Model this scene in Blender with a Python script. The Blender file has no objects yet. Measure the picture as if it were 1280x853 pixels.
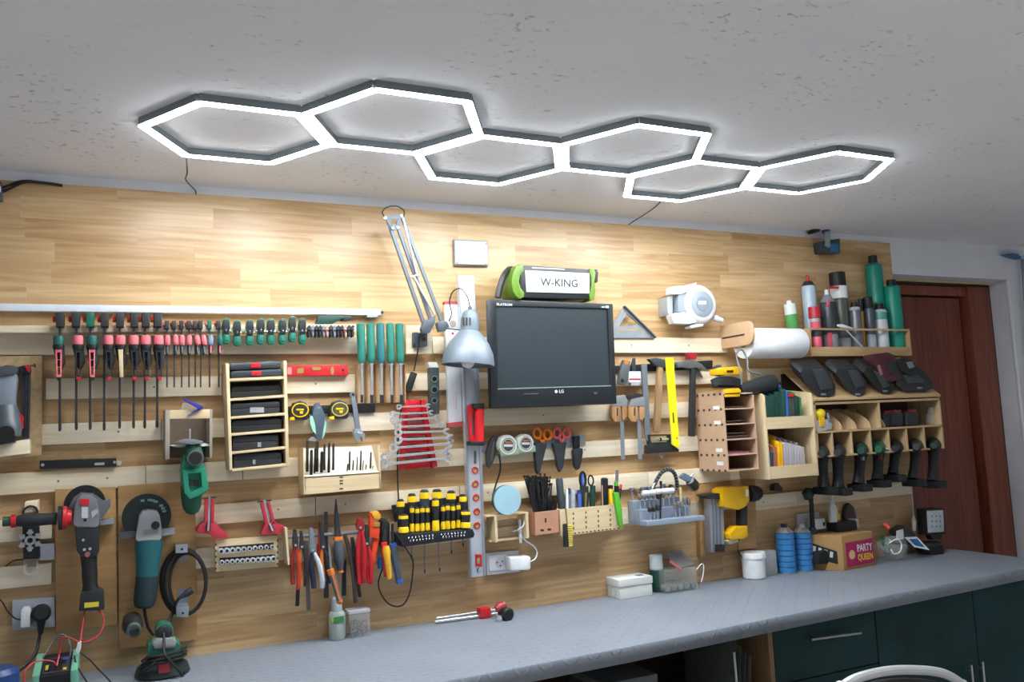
import bpy, bmesh, math, random
from mathutils import Vector, Matrix
random.seed(7)
sc = bpy.context.scene
C = sc.collection
# ---------------------------------------------------------------- camera
F, YAW, PIT, ROL = 1056.14, 0.4382, 0.1028, -0.0453
DW = 2.8657                       # camera to tool wall
CAMZ = 1.554
_fw = Vector((math.sin(YAW)*math.cos(PIT), math.cos(YAW)*math.cos(PIT), math.sin(PIT)))
_r = Vector((math.cos(YAW), -math.sin(YAW), 0)); _u = _r.cross(_fw)
RT = _r*math.cos(ROL)+_u*math.sin(ROL); UP = -_r*math.sin(ROL)+_u*math.cos(ROL)
cam = bpy.data.cameras.new('camera'); cam.sensor_width = 36; cam.lens = F/1280*36; cam.clip_start = .05
camo = bpy.data.objects.new('camera', cam); C.objects.link(camo)
camo.matrix_world = Matrix(((RT.x, UP.x, -_fw.x, 0), (RT.y, UP.y, -_fw.y, -DW), (RT.z, UP.z, -_fw.z, CAMZ), (0, 0, 0, 1)))
sc.camera = camo
# ---------------------------------------------------------------- world (dim bounce of the rest of the garage) and exposure
w = bpy.data.worlds.new('world'); sc.world = w; w.use_nodes = True
w.node_tree.nodes['Background'].inputs[0].default_value = (0.88, 0.92, 1.0, 1)
w.node_tree.nodes['Background'].inputs[1].default_value = 0.16
sc.view_settings.view_transform = 'Standard'; sc.view_settings.look = 'None'
sc.view_settings.gamma = 1; sc.view_settings.use_curve_mapping = False
sc.view_settings.exposure = 0.14
LAMP_POWER = 78.0

# added sunlight behind the camera; its bounce off the floor brightens the ceiling
sun = bpy.data.lights.new('sun', 'SUN'); sun.energy = 6.4; sun.angle = .02; sun.color = (.93, .96, 1.0)
fill_suno = bpy.data.objects.new('sun', sun); C.objects.link(fill_suno); fill_suno.rotation_euler = (math.radians(40), 0, math.radians(8))
# ---------------------------------------------------------------- helpers: "wall space" (x right, d out of the wall, z up)
def ray(px, py): return _fw+RT*((px-640)/F)-UP*((py-426.5)/F)
def P(px, py, d=0.0):
    r = ray(px, py); t = (DW-d)/r.y; return Vector((r.x*t, d, CAMZ+r.z*t))
def PZ(px, py, z):
    r = ray(px, py); t = (z-CAMZ)/r.z; return Vector((r.x*t, DW-r.y*t, z))
def mpp(p): return Vector((p.x, DW-p.y, p.z-CAMZ)).dot(_fw)/F     # metres per pixel at a wall-space point

def lin(c):
    if isinstance(c, str):
        c = c.lstrip('#'); c = [int(c[i:i+2], 16)/255 for i in (0, 2, 4)]
    return [x/12.92 if x <= .04045 else ((x+.055)/1.055)**2.4 for x in c]
_mats = {}
def nd(nt, t, **k):
    n = nt.nodes.new(t)
    for a, b in k.items(): setattr(n, a, b)
    return n
def M(col, rough=.5, metal=0., var=.06, scale=30., bump=0., emit=0., trans=0., alpha=1., coat=0.):
    key = (col, rough, metal, var, scale, bump, emit, trans, alpha, coat)
    if key in _mats: return _mats[key]
    m = bpy.data.materials.new('surface_'+str(col).lstrip('#')); m.use_nodes = True; nt = m.node_tree
    b = nt.nodes['Principled BSDF']; c = lin(col)
    tc = nd(nt, 'ShaderNodeTexCoord'); no = nd(nt, 'ShaderNodeTexNoise'); no.inputs['Scale'].default_value = scale; no.inputs['Detail'].default_value = 3
    nt.links.new(tc.outputs['Object'], no.inputs['Vector'])
    mx = nd(nt, 'ShaderNodeMix', data_type='RGBA')
    nt.links.new(no.outputs['Fac'], mx.inputs[0])
    mx.inputs[6].default_value = [max(0, x*(1-var*2)) for x in c]+[1]; mx.inputs[7].default_value = [min(1, x*(1+var*2)) for x in c]+[1]
    nt.links.new(mx.outputs[2], b.inputs['Base Color'])
    b.inputs['Roughness'].default_value = rough; b.inputs['Metallic'].default_value = metal
    if coat: b.inputs['Coat Weight'].default_value = coat
    if trans: b.inputs['Transmission Weight'].default_value = trans; b.inputs['IOR'].default_value = 1.25
    if alpha < 1: b.inputs['Alpha'].default_value = alpha
    if emit:
        b.inputs['Emission Color'].default_value = c+[1]; b.inputs['Emission Strength'].default_value = emit
    if bump:
        bp = nd(nt, 'ShaderNodeBump'); bp.inputs['Strength'].default_value = bump; bp.inputs['Distance'].default_value = .004
        nt.links.new(no.outputs['Fac'], bp.inputs['Height']); nt.links.new(bp.outputs[0], b.inputs['Normal'])
    _mats[key] = m; return m
def WOOD(c1, c2, rough=.5, grain=1., axis=0, var=.5, name='wood'):
    """streaked wood; axis = grain direction; each object gets its own tone"""
    key = (c1, c2, rough, grain, axis, var, name)
    if key in _mats: return _mats[key]
    m = bpy.data.materials.new(name); m.use_nodes = True; nt = m.node_tree; L = nt.links.new
    b = nt.nodes['Principled BSDF']; tc = nd(nt, 'ShaderNodeTexCoord'); oi = nd(nt, 'ShaderNodeObjectInfo')
    mp = nd(nt, 'ShaderNodeMapping'); s = [34*grain]*3; s[axis] = 2.2*grain; mp.inputs['Scale'].default_value = s
    ad = nd(nt, 'ShaderNodeVectorMath', operation='ADD'); mu = nd(nt, 'ShaderNodeMath', operation='MULTIPLY'); mu.inputs[1].default_value = 37
    L(oi.outputs['Random'], mu.inputs[0]); L(tc.outputs['Object'], ad.inputs[0]); L(mu.outputs[0], ad.inputs[1]); L(ad.outputs[0], mp.inputs['Vector'])
    n1 = nd(nt, 'ShaderNodeTexNoise'); n1.inputs['Scale'].default_value = 1; n1.inputs['Detail'].default_value = 5; n1.inputs['Distortion'].default_value = 1.2
    L(mp.outputs[0], n1.inputs['Vector'])
    mr = nd(nt, 'ShaderNodeMapRange'); mr.inputs[1].default_value = .3; mr.inputs[2].default_value = .72
    L(n1.outputs['Fac'], mr.inputs[0])
    a2 = nd(nt, 'ShaderNodeMath', operation='MULTIPLY_ADD'); a2.inputs[1].default_value = var
    sub = nd(nt, 'ShaderNodeMath', operation='SUBTRACT'); sub.inputs[1].default_value = .5
    L(oi.outputs['Random'], sub.inputs[0]); L(sub.outputs[0], a2.inputs[0]); L(mr.outputs[0], a2.inputs[2])
    mx = nd(nt, 'ShaderNodeMix', data_type='RGBA'); mx.clamp_factor = True
    mx.inputs[6].default_value = lin(c1)+[1]; mx.inputs[7].default_value = lin(c2)+[1]
    L(a2.outputs[0], mx.inputs[0]); L(mx.outputs[2], b.inputs['Base Color']); b.inputs['Roughness'].default_value = rough
    bp = nd(nt, 'ShaderNodeBump'); bp.inputs['Strength'].default_value = .08; bp.inputs['Distance'].default_value = .002
    L(n1.outputs['Fac'], bp.inputs['Height']); L(bp.outputs[0], b.inputs['Normal'])
    _mats[key] = m; return m

class B:
    def __init__(s): s.v = []; s.f = []
    def add(s, vs, fs):
        o = len(s.v); s.v += [tuple(a) for a in vs]; s.f += [tuple(i+o for i in f) for f in fs]; return s
    def box(s, a, b):
        (x0, y0, z0), (x1, y1, z1) = a, b
        return s.add([(x0,y0,z0),(x1,y0,z0),(x1,y1,z0),(x0,y1,z0),(x0,y0,z1),(x1,y0,z1),(x1,y1,z1),(x0,y1,z1)],
                     [(0,1,2,3),(4,5,6,7),(0,1,5,4),(1,2,6,5),(2,3,7,6),(3,0,4,7)])
    def prism(s, pts, vec):
        vec = Vector(vec); n = len(pts); pts = [Vector(p) for p in pts]
        return s.add(pts+[p+vec for p in pts], [tuple(range(n)), tuple(range(n, 2*n))]+[(i, (i+1) % n, n+(i+1) % n, n+i) for i in range(n)])
    def pp(s, px, d0, d1):                       # pixel outline read at depth d1, extruded back to d0
        return s.prism([P(x, y, d1) for x, y in px], (0, d0-d1, 0))
    def rect(s, x0, y0, x1, y1, d0, d1): return s.pp([(x0,y0),(x1,y0),(x1,y1),(x0,y1)], d0, d1)
    def frame(s, a, b):
        a = Vector(a); b = Vector(b); t = (b-a).normalized(); k = Vector((0, 0, 1)) if abs(t.z) < .9 else Vector((1, 0, 0))
        u = t.cross(k).normalized(); return a, b, t, u, t.cross(u)
    def lathe(s, a, b, prof, n=12, ell=1.):      # prof: (t, radius)
        a, b, t, u, w = s.frame(a, b); vs = []; fs = []; m = len(prof)
        for q, r in prof:
            c = a.lerp(b, q)
            for i in range(n):
                an = 2*math.pi*i/n; vs.append(c+u*(r*math.cos(an))+w*(r*ell*math.sin(an)))
        for j in range(m-1):
            for i in range(n): fs.append((j*n+i, j*n+(i+1) % n, (j+1)*n+(i+1) % n, (j+1)*n+i))
        fs.append(tuple(range(n))); fs.append(tuple(range((m-1)*n, m*n)))
        return s.add(vs, fs)
    def cyl(s, a, b, r0, r1=None, n=10): return s.lathe(a, b, [(0, r0), (1, r0 if r1 is None else r1)], n)
    def tube(s, pts, r, n=6, closed=False):
        pts = [Vector(p) for p in pts]; m = len(pts); vs = []; fs = []; u = None
        for i, p in enumerate(pts):
            t = (pts[(i+1) % m]-pts[i-1]) if closed else (pts[min(i+1, m-1)]-pts[max(i-1, 0)])
            t = t.normalized() if t.length > 1e-9 else Vector((0, 0, 1))
            if u is None:
                k = Vector((0, 1, 0)) if abs(t.y) < .9 else Vector((1, 0, 0)); u = t.cross(k).normalized()
            else: u = (u-t*u.dot(t)).normalized()
            w = t.cross(u); rr = r[i] if isinstance(r, (list, tuple)) else r
            for j in range(n):
                an = 2*math.pi*j/n; vs.append(p+u*(rr*math.cos(an))+w*(rr*math.sin(an)))
        for i in range(m if closed else m-1):
            for j in range(n): fs.append((i*n+j, i*n+(j+1) % n, ((i+1) % m)*n+(j+1) % n, ((i+1) % m)*n+j))
        if not closed: fs.append(tuple(range(n))); fs.append(tuple(range((m-1)*n, m*n)))
        return s.add(vs, fs)
    def bar(s, a, b, w, t, w2=None, t2=None):    # flat bar from a to b: w in the wall plane, t along d
        a = Vector(a); b = Vector(b); dr = (b-a).normalized(); n = Vector((0, 1, 0)); n = (n-dr*n.dot(dr)).normalized(); u = dr.cross(n)
        w2 = w if w2 is None else w2; t2 = t if t2 is None else t2
        vs = [c+u*(x*ww/2)+n*(y*tt/2) for c, ww, tt in ((a, w, t), (b, w2, t2)) for x, y in ((-1,-1),(1,-1),(1,1),(-1,1))]
        return s.add(vs, [(0,1,2,3),(4,5,6,7),(0,1,5,4),(1,2,6,5),(2,3,7,6),(3,0,4,7)])
    def ball(s, c, r, n=12, m=8, sc=(1, 1, 1)):
        c = Vector(c); vs = []; fs = []
        for j in range(1, m):
            ph = math.pi*j/m
            for i in range(n):
                an = 2*math.pi*i/n; vs.append(c+Vector((r*sc[0]*math.sin(ph)*math.cos(an), r*sc[1]*math.sin(ph)*math.sin(an), r*sc[2]*math.cos(ph))))
        k = len(vs); vs += [c+Vector((0, 0, r*sc[2])), c-Vector((0, 0, r*sc[2]))]
        for j in range(m-2):
            for i in range(n): fs.append((j*n+i, j*n+(i+1) % n, (j+1)*n+(i+1) % n, (j+1)*n+i))
        for i in range(n): fs.append((k, i, (i+1) % n)); fs.append((k+1, (m-2)*n+i, (m-2)*n+(i+1) % n))
        return s.add(vs, fs)
    def ring(s, c, r, rr, axis=(0, 1, 0), n=16, k=6, ell=(1, 1)):
        c = Vector(c); ax = Vector(axis).normalized(); u = ax.cross(Vector((0, 0, 1)) if abs(ax.z) < .9 else Vector((1, 0, 0))).normalized(); w = ax.cross(u)
        return s.tube([c+u*(r*ell[0]*math.cos(2*math.pi*i/n))+w*(r*ell[1]*math.sin(2*math.pi*i/n)) for i in range(n)], rr, k, True)
    def plate(s, outer, holes_n, inner, vec):    # ring-shaped plate: outer and inner loops of the same length
        vec = Vector(vec); n = len(outer); o = [Vector(p) for p in outer]; q = [Vector(p) for p in inner]
        vs = o+q+[p+vec for p in o]+[p+vec for p in q]; fs = []
        for i in range(n):
            j = (i+1) % n; fs += [(i, j, n+j, n+i), (2*n+i, 2*n+j, 3*n+j, 3*n+i), (i, j, 2*n+j, 2*n+i), (n+i, n+j, 3*n+j, 3*n+i)]
        return s.add(vs, fs)

def mesh(name, b, mat, bev=0., smooth=35):
    me = bpy.data.meshes.new(name); me.from_pydata([(x, -y, z) for x, y, z in b.v], [], b.f)
    bm = bmesh.new(); bm.from_mesh(me)
    bmesh.ops.remove_doubles(bm, verts=bm.verts, dist=1e-6)
    bmesh.ops.recalc_face_normals(bm, faces=bm.faces)
    if bev:
        ed = [e for e in bm.edges if len(e.link_faces) == 2 and e.calc_face_angle(0) > .6]
        bmesh.ops.bevel(bm, geom=ed, offset=bev, segments=2, affect='EDGES', profile=.6, clamp_overlap=True)
    bm.to_mesh(me); bm.free()
    me.polygons.foreach_set('use_smooth', [True]*len(me.polygons))
    me.set_sharp_from_angle(angle=math.radians(smooth))
    if mat is not None: me.materials.append(mat)
    return me
def T(name, label, cat, group=None, kind=None):
    o = bpy.data.objects.new(name, None); o.empty_display_size = .02; C.objects.link(o); o['label'] = label; o['category'] = cat
    if group: o['group'] = group
    if kind: o['kind'] = kind
    return o
def part(par, name, b, mat, label=None, bev=0., smooth=35, kind=None):
    o = bpy.data.objects.new(name, mesh(name, b, mat, bev, smooth)); C.objects.link(o); o.parent = par
    if label: o['label'] = label
    if kind: o['kind'] = kind
    return o
def one(name, b, mat, label, cat, group=None, bev=0., smooth=35, kind=None):
    o = bpy.data.objects.new(name, mesh(name, b, mat, bev, smooth)); C.objects.link(o); o['label'] = label; o['category'] = cat
    if group: o['group'] = group
    if kind: o['kind'] = kind
    return o
def struct(name, b, mat, par=None, bev=0.):
    o = bpy.data.objects.new(name, mesh(name, b, mat, bev)); C.objects.link(o); o['kind'] = 'structure'
    if par: o.parent = par
    return o
def text(par, name, s, px0, py0, px1, py1, d, mat, top=None, stretch=True, thick=.0006):
    """flat lettering whose box spans pixel corners (px0,py0)-(px1,py1) at depth d"""
    cu = bpy.data.curves.new(name, 'FONT'); cu.body = s; cu.size = 1; cu.extrude = .01; cu.offset = .014; cu.resolution_u = 2
    t = bpy.data.objects.new(name, cu); C.objects.link(t); dg = bpy.context.evaluated_depsgraph_get()
    me = bpy.data.meshes.new_from_object(t.evaluated_get(dg)); bpy.data.objects.remove(t)
    xs = [v.co.x for v in me.vertices]; ys = [v.co.y for v in me.vertices]; x0, x1, y0, y1 = min(xs), max(xs), min(ys), max(ys)
    bl, br, tl = P(px0, py1, d), P(px1, py1 if top is None else py1+top, d), P(px0, py0, d)
    ex, ez = br-bl, tl-bl
    for v in me.vertices:
        p = bl+ex*((v.co.x-x0)/(x1-x0))+ez*((v.co.y-y0)/(y1-y0)); v.co = (p.x, -(p.y+thick*(1 if v.co.z > 0 else 0)), p.z)
    me.materials.clear(); me.materials.append(mat); me.name = name
    o = bpy.data.objects.new(name, me); C.objects.link(o); o.parent = par; return o
def spline(pts, n=8, closed=False):
    pts = [Vector(p) for p in pts]; out = []; m = len(pts)
    for i in range(m if closed else m-1):
        g = (lambda k: pts[k % m]) if closed else (lambda k: pts[max(0, min(m-1, k))])
        a, b, c, d = g(i-1), g(i), g(i+1), g(i+2)
        for k in range(n):
            t = k/n; out.append(.5*((2*b)+(c-a)*t+(2*a-5*b+4*c-d)*t*t+(3*b-a-3*c+d)*t**3))
    if not closed: out.append(pts[-1])
    return out
def pxs(pts, d): return [P(x, y, d) for x, y in pts]
def chord(pts, n=8): return spline([P(x, y, d) for x, y, d in pts], n)
ORD = 'first second third fourth fifth sixth seventh eighth ninth tenth eleventh twelfth thirteenth fourteenth'.split()
# ================================================================ room
ZC, ZB = 2.3933, 0.90
PLASTER = M('#dfe1e7', .9, var=.05, scale=9, bump=.25)
def ceiling_mat():
    m = bpy.data.materials.new('rough_grey_plaster'); m.use_nodes = True; nt = m.node_tree; L = nt.links.new; b = nt.nodes['Principled BSDF']
    tc = nd(nt, 'ShaderNodeTexCoord'); mp = nd(nt, 'ShaderNodeMapping'); mp.inputs['Scale'].default_value = (1, 1.5, 1); mp.inputs['Rotation'].default_value = (0, 0, .35)
    L(tc.outputs['Object'], mp.inputs[0])
    n1 = nd(nt, 'ShaderNodeTexNoise'); n1.inputs['Scale'].default_value = 2.2; n1.inputs['Detail'].default_value = 6
    n2 = nd(nt, 'ShaderNodeTexNoise'); n2.inputs['Scale'].default_value = 34; n2.inputs['Detail'].default_value = 6; n2.inputs['Roughness'].default_value = .68
    n3 = nd(nt, 'ShaderNodeTexNoise'); n3.inputs['Scale'].default_value = 3.4; n3.inputs['Detail'].default_value = 2
    for n in (n1, n2, n3): L(mp.outputs[0], n.inputs['Vector'])
    # pits: fine noise peaks, only inside patches of the broad noise
    r2 = nd(nt, 'ShaderNodeMapRange'); r2.inputs[1].default_value = .59; r2.inputs[2].default_value = .645; L(n2.outputs['Fac'], r2.inputs[0])
    r3 = nd(nt, 'ShaderNodeMapRange'); r3.inputs[1].default_value = .47; r3.inputs[2].default_value = .60; L(n3.outputs['Fac'], r3.inputs[0])
    mu = nd(nt, 'ShaderNodeMath', operation='MULTIPLY'); L(r2.outputs[0], mu.inputs[0]); L(r3.outputs[0], mu.inputs[1])
    mx = nd(nt, 'ShaderNodeMix', data_type='RGBA'); L(n1.outputs['Fac'], mx.inputs[0]); mx.inputs[6].default_value = lin('#e4e5ea')+[1]; mx.inputs[7].default_value = lin('#efeff2')+[1]
    m2 = nd(nt, 'ShaderNodeMix', data_type='RGBA'); mf = nd(nt, 'ShaderNodeMath', operation='MULTIPLY'); mf.inputs[1].default_value = .48; L(mu.outputs[0], mf.inputs[0])
    L(mf.outputs[0], m2.inputs[0]); L(mx.outputs[2], m2.inputs[6]); m2.inputs[7].default_value = lin('#6f6b70')+[1]
    L(m2.outputs[2], b.inputs['Base Color']); b.inputs['Roughness'].default_value = .95
    sb = nd(nt, 'ShaderNodeMath', operation='SUBTRACT'); L(n1.outputs['Fac'], sb.inputs[0]); L(mu.outputs[0], sb.inputs[1])
    bp = nd(nt, 'ShaderNodeBump'); bp.inputs['Strength'].default_value = .5; bp.inputs['Distance'].default_value = .01; L(sb.outputs[0], bp.inputs['Height']); L(bp.outputs[0], b.inputs['Normal'])
    return m
struct('ceiling', B().box((-2.2, -.5, ZC), (5.6, 4.6, ZC+.1)), ceiling_mat())
struct('floor', B().box((-2.2, -.5, -.1), (5.6, 4.6, 0)), M('#b4b1ac', .8, scale=6, bump=.2))
# back wall with the doorway cut into it
XO0, XO1, ZO = 3.30, 4.245, 2.213
wall = struct('wall_back', B().box((-2.2, -.5, 0), (XO0, -.008, ZC)).box((XO1, -.5, 0), (5.6, -.008, ZC)).box((XO0, -.5, ZO), (XO1, -.008, ZC)), PLASTER)
struct('wall_right', B().box((5.6, -.5, 0), (5.75, 4.6, ZC)), PLASTER)
struct('wall_left', B().box((-2.35, -.5, 0), (-2.2, 4.6, ZC)), PLASTER)
OAK = WOOD('#b28c5f', '#d8b88b', .3, 1., 0, .6, 'oak_laminate')
PINE = WOOD('#dcc8a8', '#f2e6cf', .6, .9, 0, .3, 'planed_pine')
PLY = WOOD('#cdb48c', '#e2cda6', .6, 1.2, 2, .15, 'birch_plywood')
PLYX = WOOD('#cdb48c', '#e2cda6', .6, 1.2, 0, .15, 'birch_plywood_flat')
MDF = M('#b6977a', .7, var=.05, scale=60)
rp = random.Random(3)
rowz = []; z = .86
while z < 2.36: rowz.append((z, min(z+.0662, 2.362))); z += .0662
for i, (z0, z1) in enumerate(rowz):
    x = -.72-rp.random()*.35
    while x < 3.38:
        x1 = min(x+rp.choice((.31, .40, .46, .55)), 3.385)
        if 3.385-x1 < .08: x1 = 3.385
        if x1 > -.66: struct('plank', B().box((max(x, -.7)+.0001, -.0078, z0+.0001), (x1-.0001, 0, z1-.0001)), OAK, wall)
        x = x1
SCREW = M('#8b8f93', .35, .9)
def slat(x0, x1, zt, zb=None, d1=.02, screws=(), mat=None):
    zb = zt-.061 if zb is None else zb
    o = struct('slat', B().box((x0, .0004, zb), (x1, d1, zt)), mat or PINE, wall, .0012)
    for sx in screws: part(o, 'screw', B().cyl((sx, d1-.002, (zt+zb)/2), (sx, d1+.0008, (zt+zb)/2), .0035, n=8), SCREW)
ROW = dict(A=1.893, B=1.762, C=1.628, D=1.490, E=1.357, F=1.226)
slat(-.7, .80, 1.893, 1.833); slat(1.02, 1.6, ROW['A']); slat(1.603, 2.34, ROW['A'], screws=(1.86, 2.14))
slat(-.195, .30, ROW['B'], screws=(.1,)); slat(.302, .885, ROW['B'], screws=(.60,)); slat(.887, 1.70, ROW['B']); slat(1.72, 2.34, ROW['B']); slat(2.45, 3.2, ROW['B'])
slat(-.205, .12, ROW['C'], screws=(.0,)); slat(.122, .36, ROW['C']); slat(.362, 1.1, ROW['C'], screws=(.62,)); slat(1.102, 2.3, ROW['C'], screws=(1.45,))
slat(-.7, .075, ROW['D'], screws=(-.03, -.16)); slat(.077, .36, ROW['D']); slat(.362, 1.06, ROW['D'], screws=(.36,)); slat(1.062, 1.9, ROW['D'], screws=(1.62,)); slat(1.902, 3.0, ROW['D'])
slat(-.7, -.175, ROW['E']); slat(.19, .59, ROW['E'], screws=(.47,)); slat(.592, 1.1, ROW['E'], screws=(.69,)); slat(1.102, 1.9, ROW['E'], screws=(1.21, 1.41)); slat(1.902, 2.9, ROW['E'])
slat(-.7, -.175, ROW['F']); slat(.19, .9, ROW['F']); slat(.902, 1.77, ROW['F']); slat(1.772, 2.14, ROW['F']); slat(2.34, 2.66, ROW['F'], screws=(2.47,)); slat(2.662, 3.36, ROW['F'])
# laminate mounting boards for the grinders and the nailer
OAKB = WOOD('#a9804f', '#c49c68', .45, .8, 0, .4, 'oak_laminate_board')
one('mounting_board', B().pp([(69, 612), (144.5, 609), (146.5, 781), (70, 790)], .0005, .024), OAKB, 'oak laminate board behind the red and black angle grinder', 'board', bev=.001)
one('mounting_board', B().pp([(147.5, 608), (244, 601.5), (246, 800), (149, 812)], .0005, .022), OAKB, 'wide oak laminate board behind the green angle grinder', 'board', bev=.001)
one('mounting_board', B().pp([(873, 606), (944, 597), (946, 684.5), (876, 696)], .0005, .026), OAKB, 'small oak laminate board holding the yellow nailer', 'board', bev=.001)
# ledge the clamps hang on
one('clamp_ledge', B().pp([(-60, 407.5), (445, 405.5), (445, 414), (-60, 416.5)], .0205, .085), PINE, 'long pine ledge along the top that the clamps hang from', 'ledge', bev=.0015)
# door: frame, leaf, in the recess
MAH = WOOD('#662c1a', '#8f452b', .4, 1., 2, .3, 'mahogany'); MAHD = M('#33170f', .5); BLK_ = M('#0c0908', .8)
dr = struct('door_1', B().box((XO0, -.19, .0), (4.035, -.15, 2.13)), MAH)
part(dr, 'door_frame', B().box((4.07, -.2, 0), (4.235, -.115, 2.19)).box((XO0, -.2, 2.14), (4.07, -.13, 2.19)), WOOD('#703522', '#94523a', .35, 1., 2, .1, 'mahogany_frame'), bev=.003)
part(dr, 'door_light_block', B().box((XO0, -.3, 0), (XO1, -.205, 2.25)), MAHD)  # unseen board added behind the door to stop light leaking in
part(dr, 'door_gap_shade', B().box((4.037, -.204, 0), (4.069, -.195, 2.14)), BLK_)  # black strip standing in for the shade in the gap beside the leaf
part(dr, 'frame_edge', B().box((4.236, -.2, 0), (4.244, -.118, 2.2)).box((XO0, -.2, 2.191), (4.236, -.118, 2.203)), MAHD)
struct('trim_1', B().box((XO0, -.117, 2.203), (4.244, -.1, 2.2125)), M('#cdb98d', .7))
# rounded plaster edge on the right of the doorway
struct('trim_2', B().lathe((4.251, -.017, 0), (4.251, -.017, 2.212), [(0, .011), (1, .011)], 16), PLASTER)
# ================================================================ honeycomb lamp
LED = M('#f4fbff', .5, emit=LAMP_POWER, var=0)
HOUS = M('#7d8488', .5, .3)
lamp = T('honeycomb_ceiling_lamp', 'glowing white honeycomb lamp of six hexagons on the ceiling', 'ceiling lamp')
S, TH, GAP, ZL = .24, .0107, .0168, 2.3765
c = Vector((.2938, DW-2.3068, ZL)); cs = [c]
for a in (-30, 30, -30, 30, -30):
    a = math.radians(a)+TH; q = S*math.sqrt(3)+GAP; c = c+Vector((q*math.cos(a), -q*math.sin(a), 0)); cs.append(c)
for c in cs:
    vs = [c+Vector(((S-.002)*math.cos(TH+k*math.pi/3), -(S-.002)*math.sin(TH+k*math.pi/3), 0)) for k in range(6)]
    for k in range(6):
        a, b_ = vs[k], vs[(k+1) % 6]; t = (b_-a).normalized(); n = Vector((-t.y, t.x, 0)); a2, b2 = a-t*.002, b_+t*.002
        prof = [(-.0122, -.0042), (-.0114, -.0052), (0, -.0058), (.0114, -.0052), (.0122, -.0042)]
        tb = part(lamp, 'light_tube', B().prism([a2+n*x+Vector((0, 0, z)) for x, z in prof], b2-a2), LED)
        part(tb, 'tube_housing', B().prism([a2+n*x+Vector((0, 0, z)) for x, z in ((-.0128, -.0038), (.0128, -.0038), (.0115, .0165), (-.0115, .0165))], b2-a2), HOUS)
    for k in (1, 4):
        part(lamp, 'mounting_clip', B().box(vs[k]+Vector((-.012, -.022, .004)), vs[k]+Vector((.012, -.006, .0165))), HOUS)
BLK = M('#17181a', .55)
CORD = M('#1d1e20', .6)
one('thin_cable', B().tube(spline([cs[0]+Vector((-.12, -.21, .012)), P(234, 215, .30), P(232, 224, .20), P(238, 232, .08), P(244, 238, .004), P(245, 243, .004)]), .0022), CORD, 'thin dark cord hanging from the leftmost lamp hexagon to the wall', 'cord')
one('thin_cable', B().tube(spline([cs[4]+Vector((.05, -.205, .012)), P(820, 258, .2), P(806, 268, .1), P(790, 278, .004), P(786, 281, .004)]), .0022), CORD, 'thin dark cord dropping from the right half of the ceiling lamp', 'cord')
# ================================================================ worktop with tread-plate covering
def tread_mat():
    m = bpy.data.materials.new('grey_tread_plate'); m.use_nodes = True; nt = m.node_tree; L = nt.links.new; b = nt.nodes['Principled BSDF']
    tc = nd(nt, 'ShaderNodeTexCoord'); sx = nd(nt, 'ShaderNodeSeparateXYZ'); L(tc.outputs['Object'], sx.inputs[0])
    def mth(op, a, b_=None):
        n = nd(nt, 'ShaderNodeMath', operation=op)
        for i, v in enumerate((a, b_)):
            if v is None: continue
            if isinstance(v, (int, float)): n.inputs[i].default_value = v
            else: L(v, n.inputs[i])
        return n.outputs[0]
    y2 = mth('SUBTRACT', sx.outputs[1], sx.outputs[2])
    X = mth('MULTIPLY', sx.outputs[0], 26.); Y = mth('MULTIPLY', y2, 26.)
    cx, cy = mth('FLOOR', X), mth('FLOOR', Y); fx = mth('SUBTRACT', mth('FRACT', X), .5); fy = mth('SUBTRACT', mth('FRACT', Y), .5)
    par = mth('MULTIPLY', mth('SUBTRACT', mth('MODULO', mth('ADD', mth('ADD', cx, cy), 1000), 2), .5), 2)
    u = mth('ADD', fx, mth('MULTIPLY', fy, par)); v = mth('SUBTRACT', fx, mth('MULTIPLY', fy, par))
    q = mth('ADD', mth('POWER', mth('MULTIPLY', u, 1.55), 2), mth('POWER', mth('MULTIPLY', v, 5.5), 2))
    h = nd(nt, 'ShaderNodeMapRange'); L(q, h.inputs[0]); h.inputs[1].default_value = 1.; h.inputs[2].default_value = .35
    bp = nd(nt, 'ShaderNodeBump'); bp.inputs['Strength'].default_value = .6; bp.inputs['Distance'].default_value = .003; L(h.outputs[0], bp.inputs['Height']); L(bp.outputs[0], b.inputs['Normal'])
    no = nd(nt, 'ShaderNodeTexNoise'); no.inputs['Scale'].default_value = 5
    L(tc.outputs['Object'], no.inputs['Vector'])
    mx = nd(nt, 'ShaderNodeMix', data_type='RGBA'); L(no.outputs['Fac'], mx.inputs[0]); mx.inputs[6].default_value = lin('#767d87')+[1]; mx.inputs[7].default_value = lin('#888f99')+[1]
    L(mx.outputs[2], b.inputs['Base Color']); b.inputs['Roughness'].default_value = .45
    return m
TREAD = tread_mat()
fr = [(-.9, .70), (.886, .677), (1.351, .663), (1.927, .627), (2.6, .592), (3.535, .543)]
bt = B(); prof = [(0, 0), (.006, -.002), (.010, -.008), (.011, -.03), (.006, -.046), (-.02, -.05)]
rows = [[Vector((x, d+o, ZB+dz)) for x, d in fr] for o, dz in prof]
back = [Vector((x, .001, ZB)) for x, d in fr]; backb = [Vector((x, .001, ZB-.05)) for x, d in fr]
grid = [back]+rows+[backb]; n = len(fr)
vs = [p for r_ in grid for p in r_]; fs = []
for j in range(len(grid)-1):
    for i in range(n-1): fs.append((j*n+i, j*n+i+1, (j+1)*n+i+1, (j+1)*n+i))
g = len(grid)-1
for i in range(n-1): fs.append((g*n+i, g*n+i+1, i+1, i))
fs.append(tuple(j*n for j in range(g+1))); fs.append(tuple(j*n+n-1 for j in range(g+1)))
bt.add(vs, fs)
one('worktop', bt, TREAD, 'long grey tread-plate covered worktop along the tool wall', 'worktop')
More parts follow.
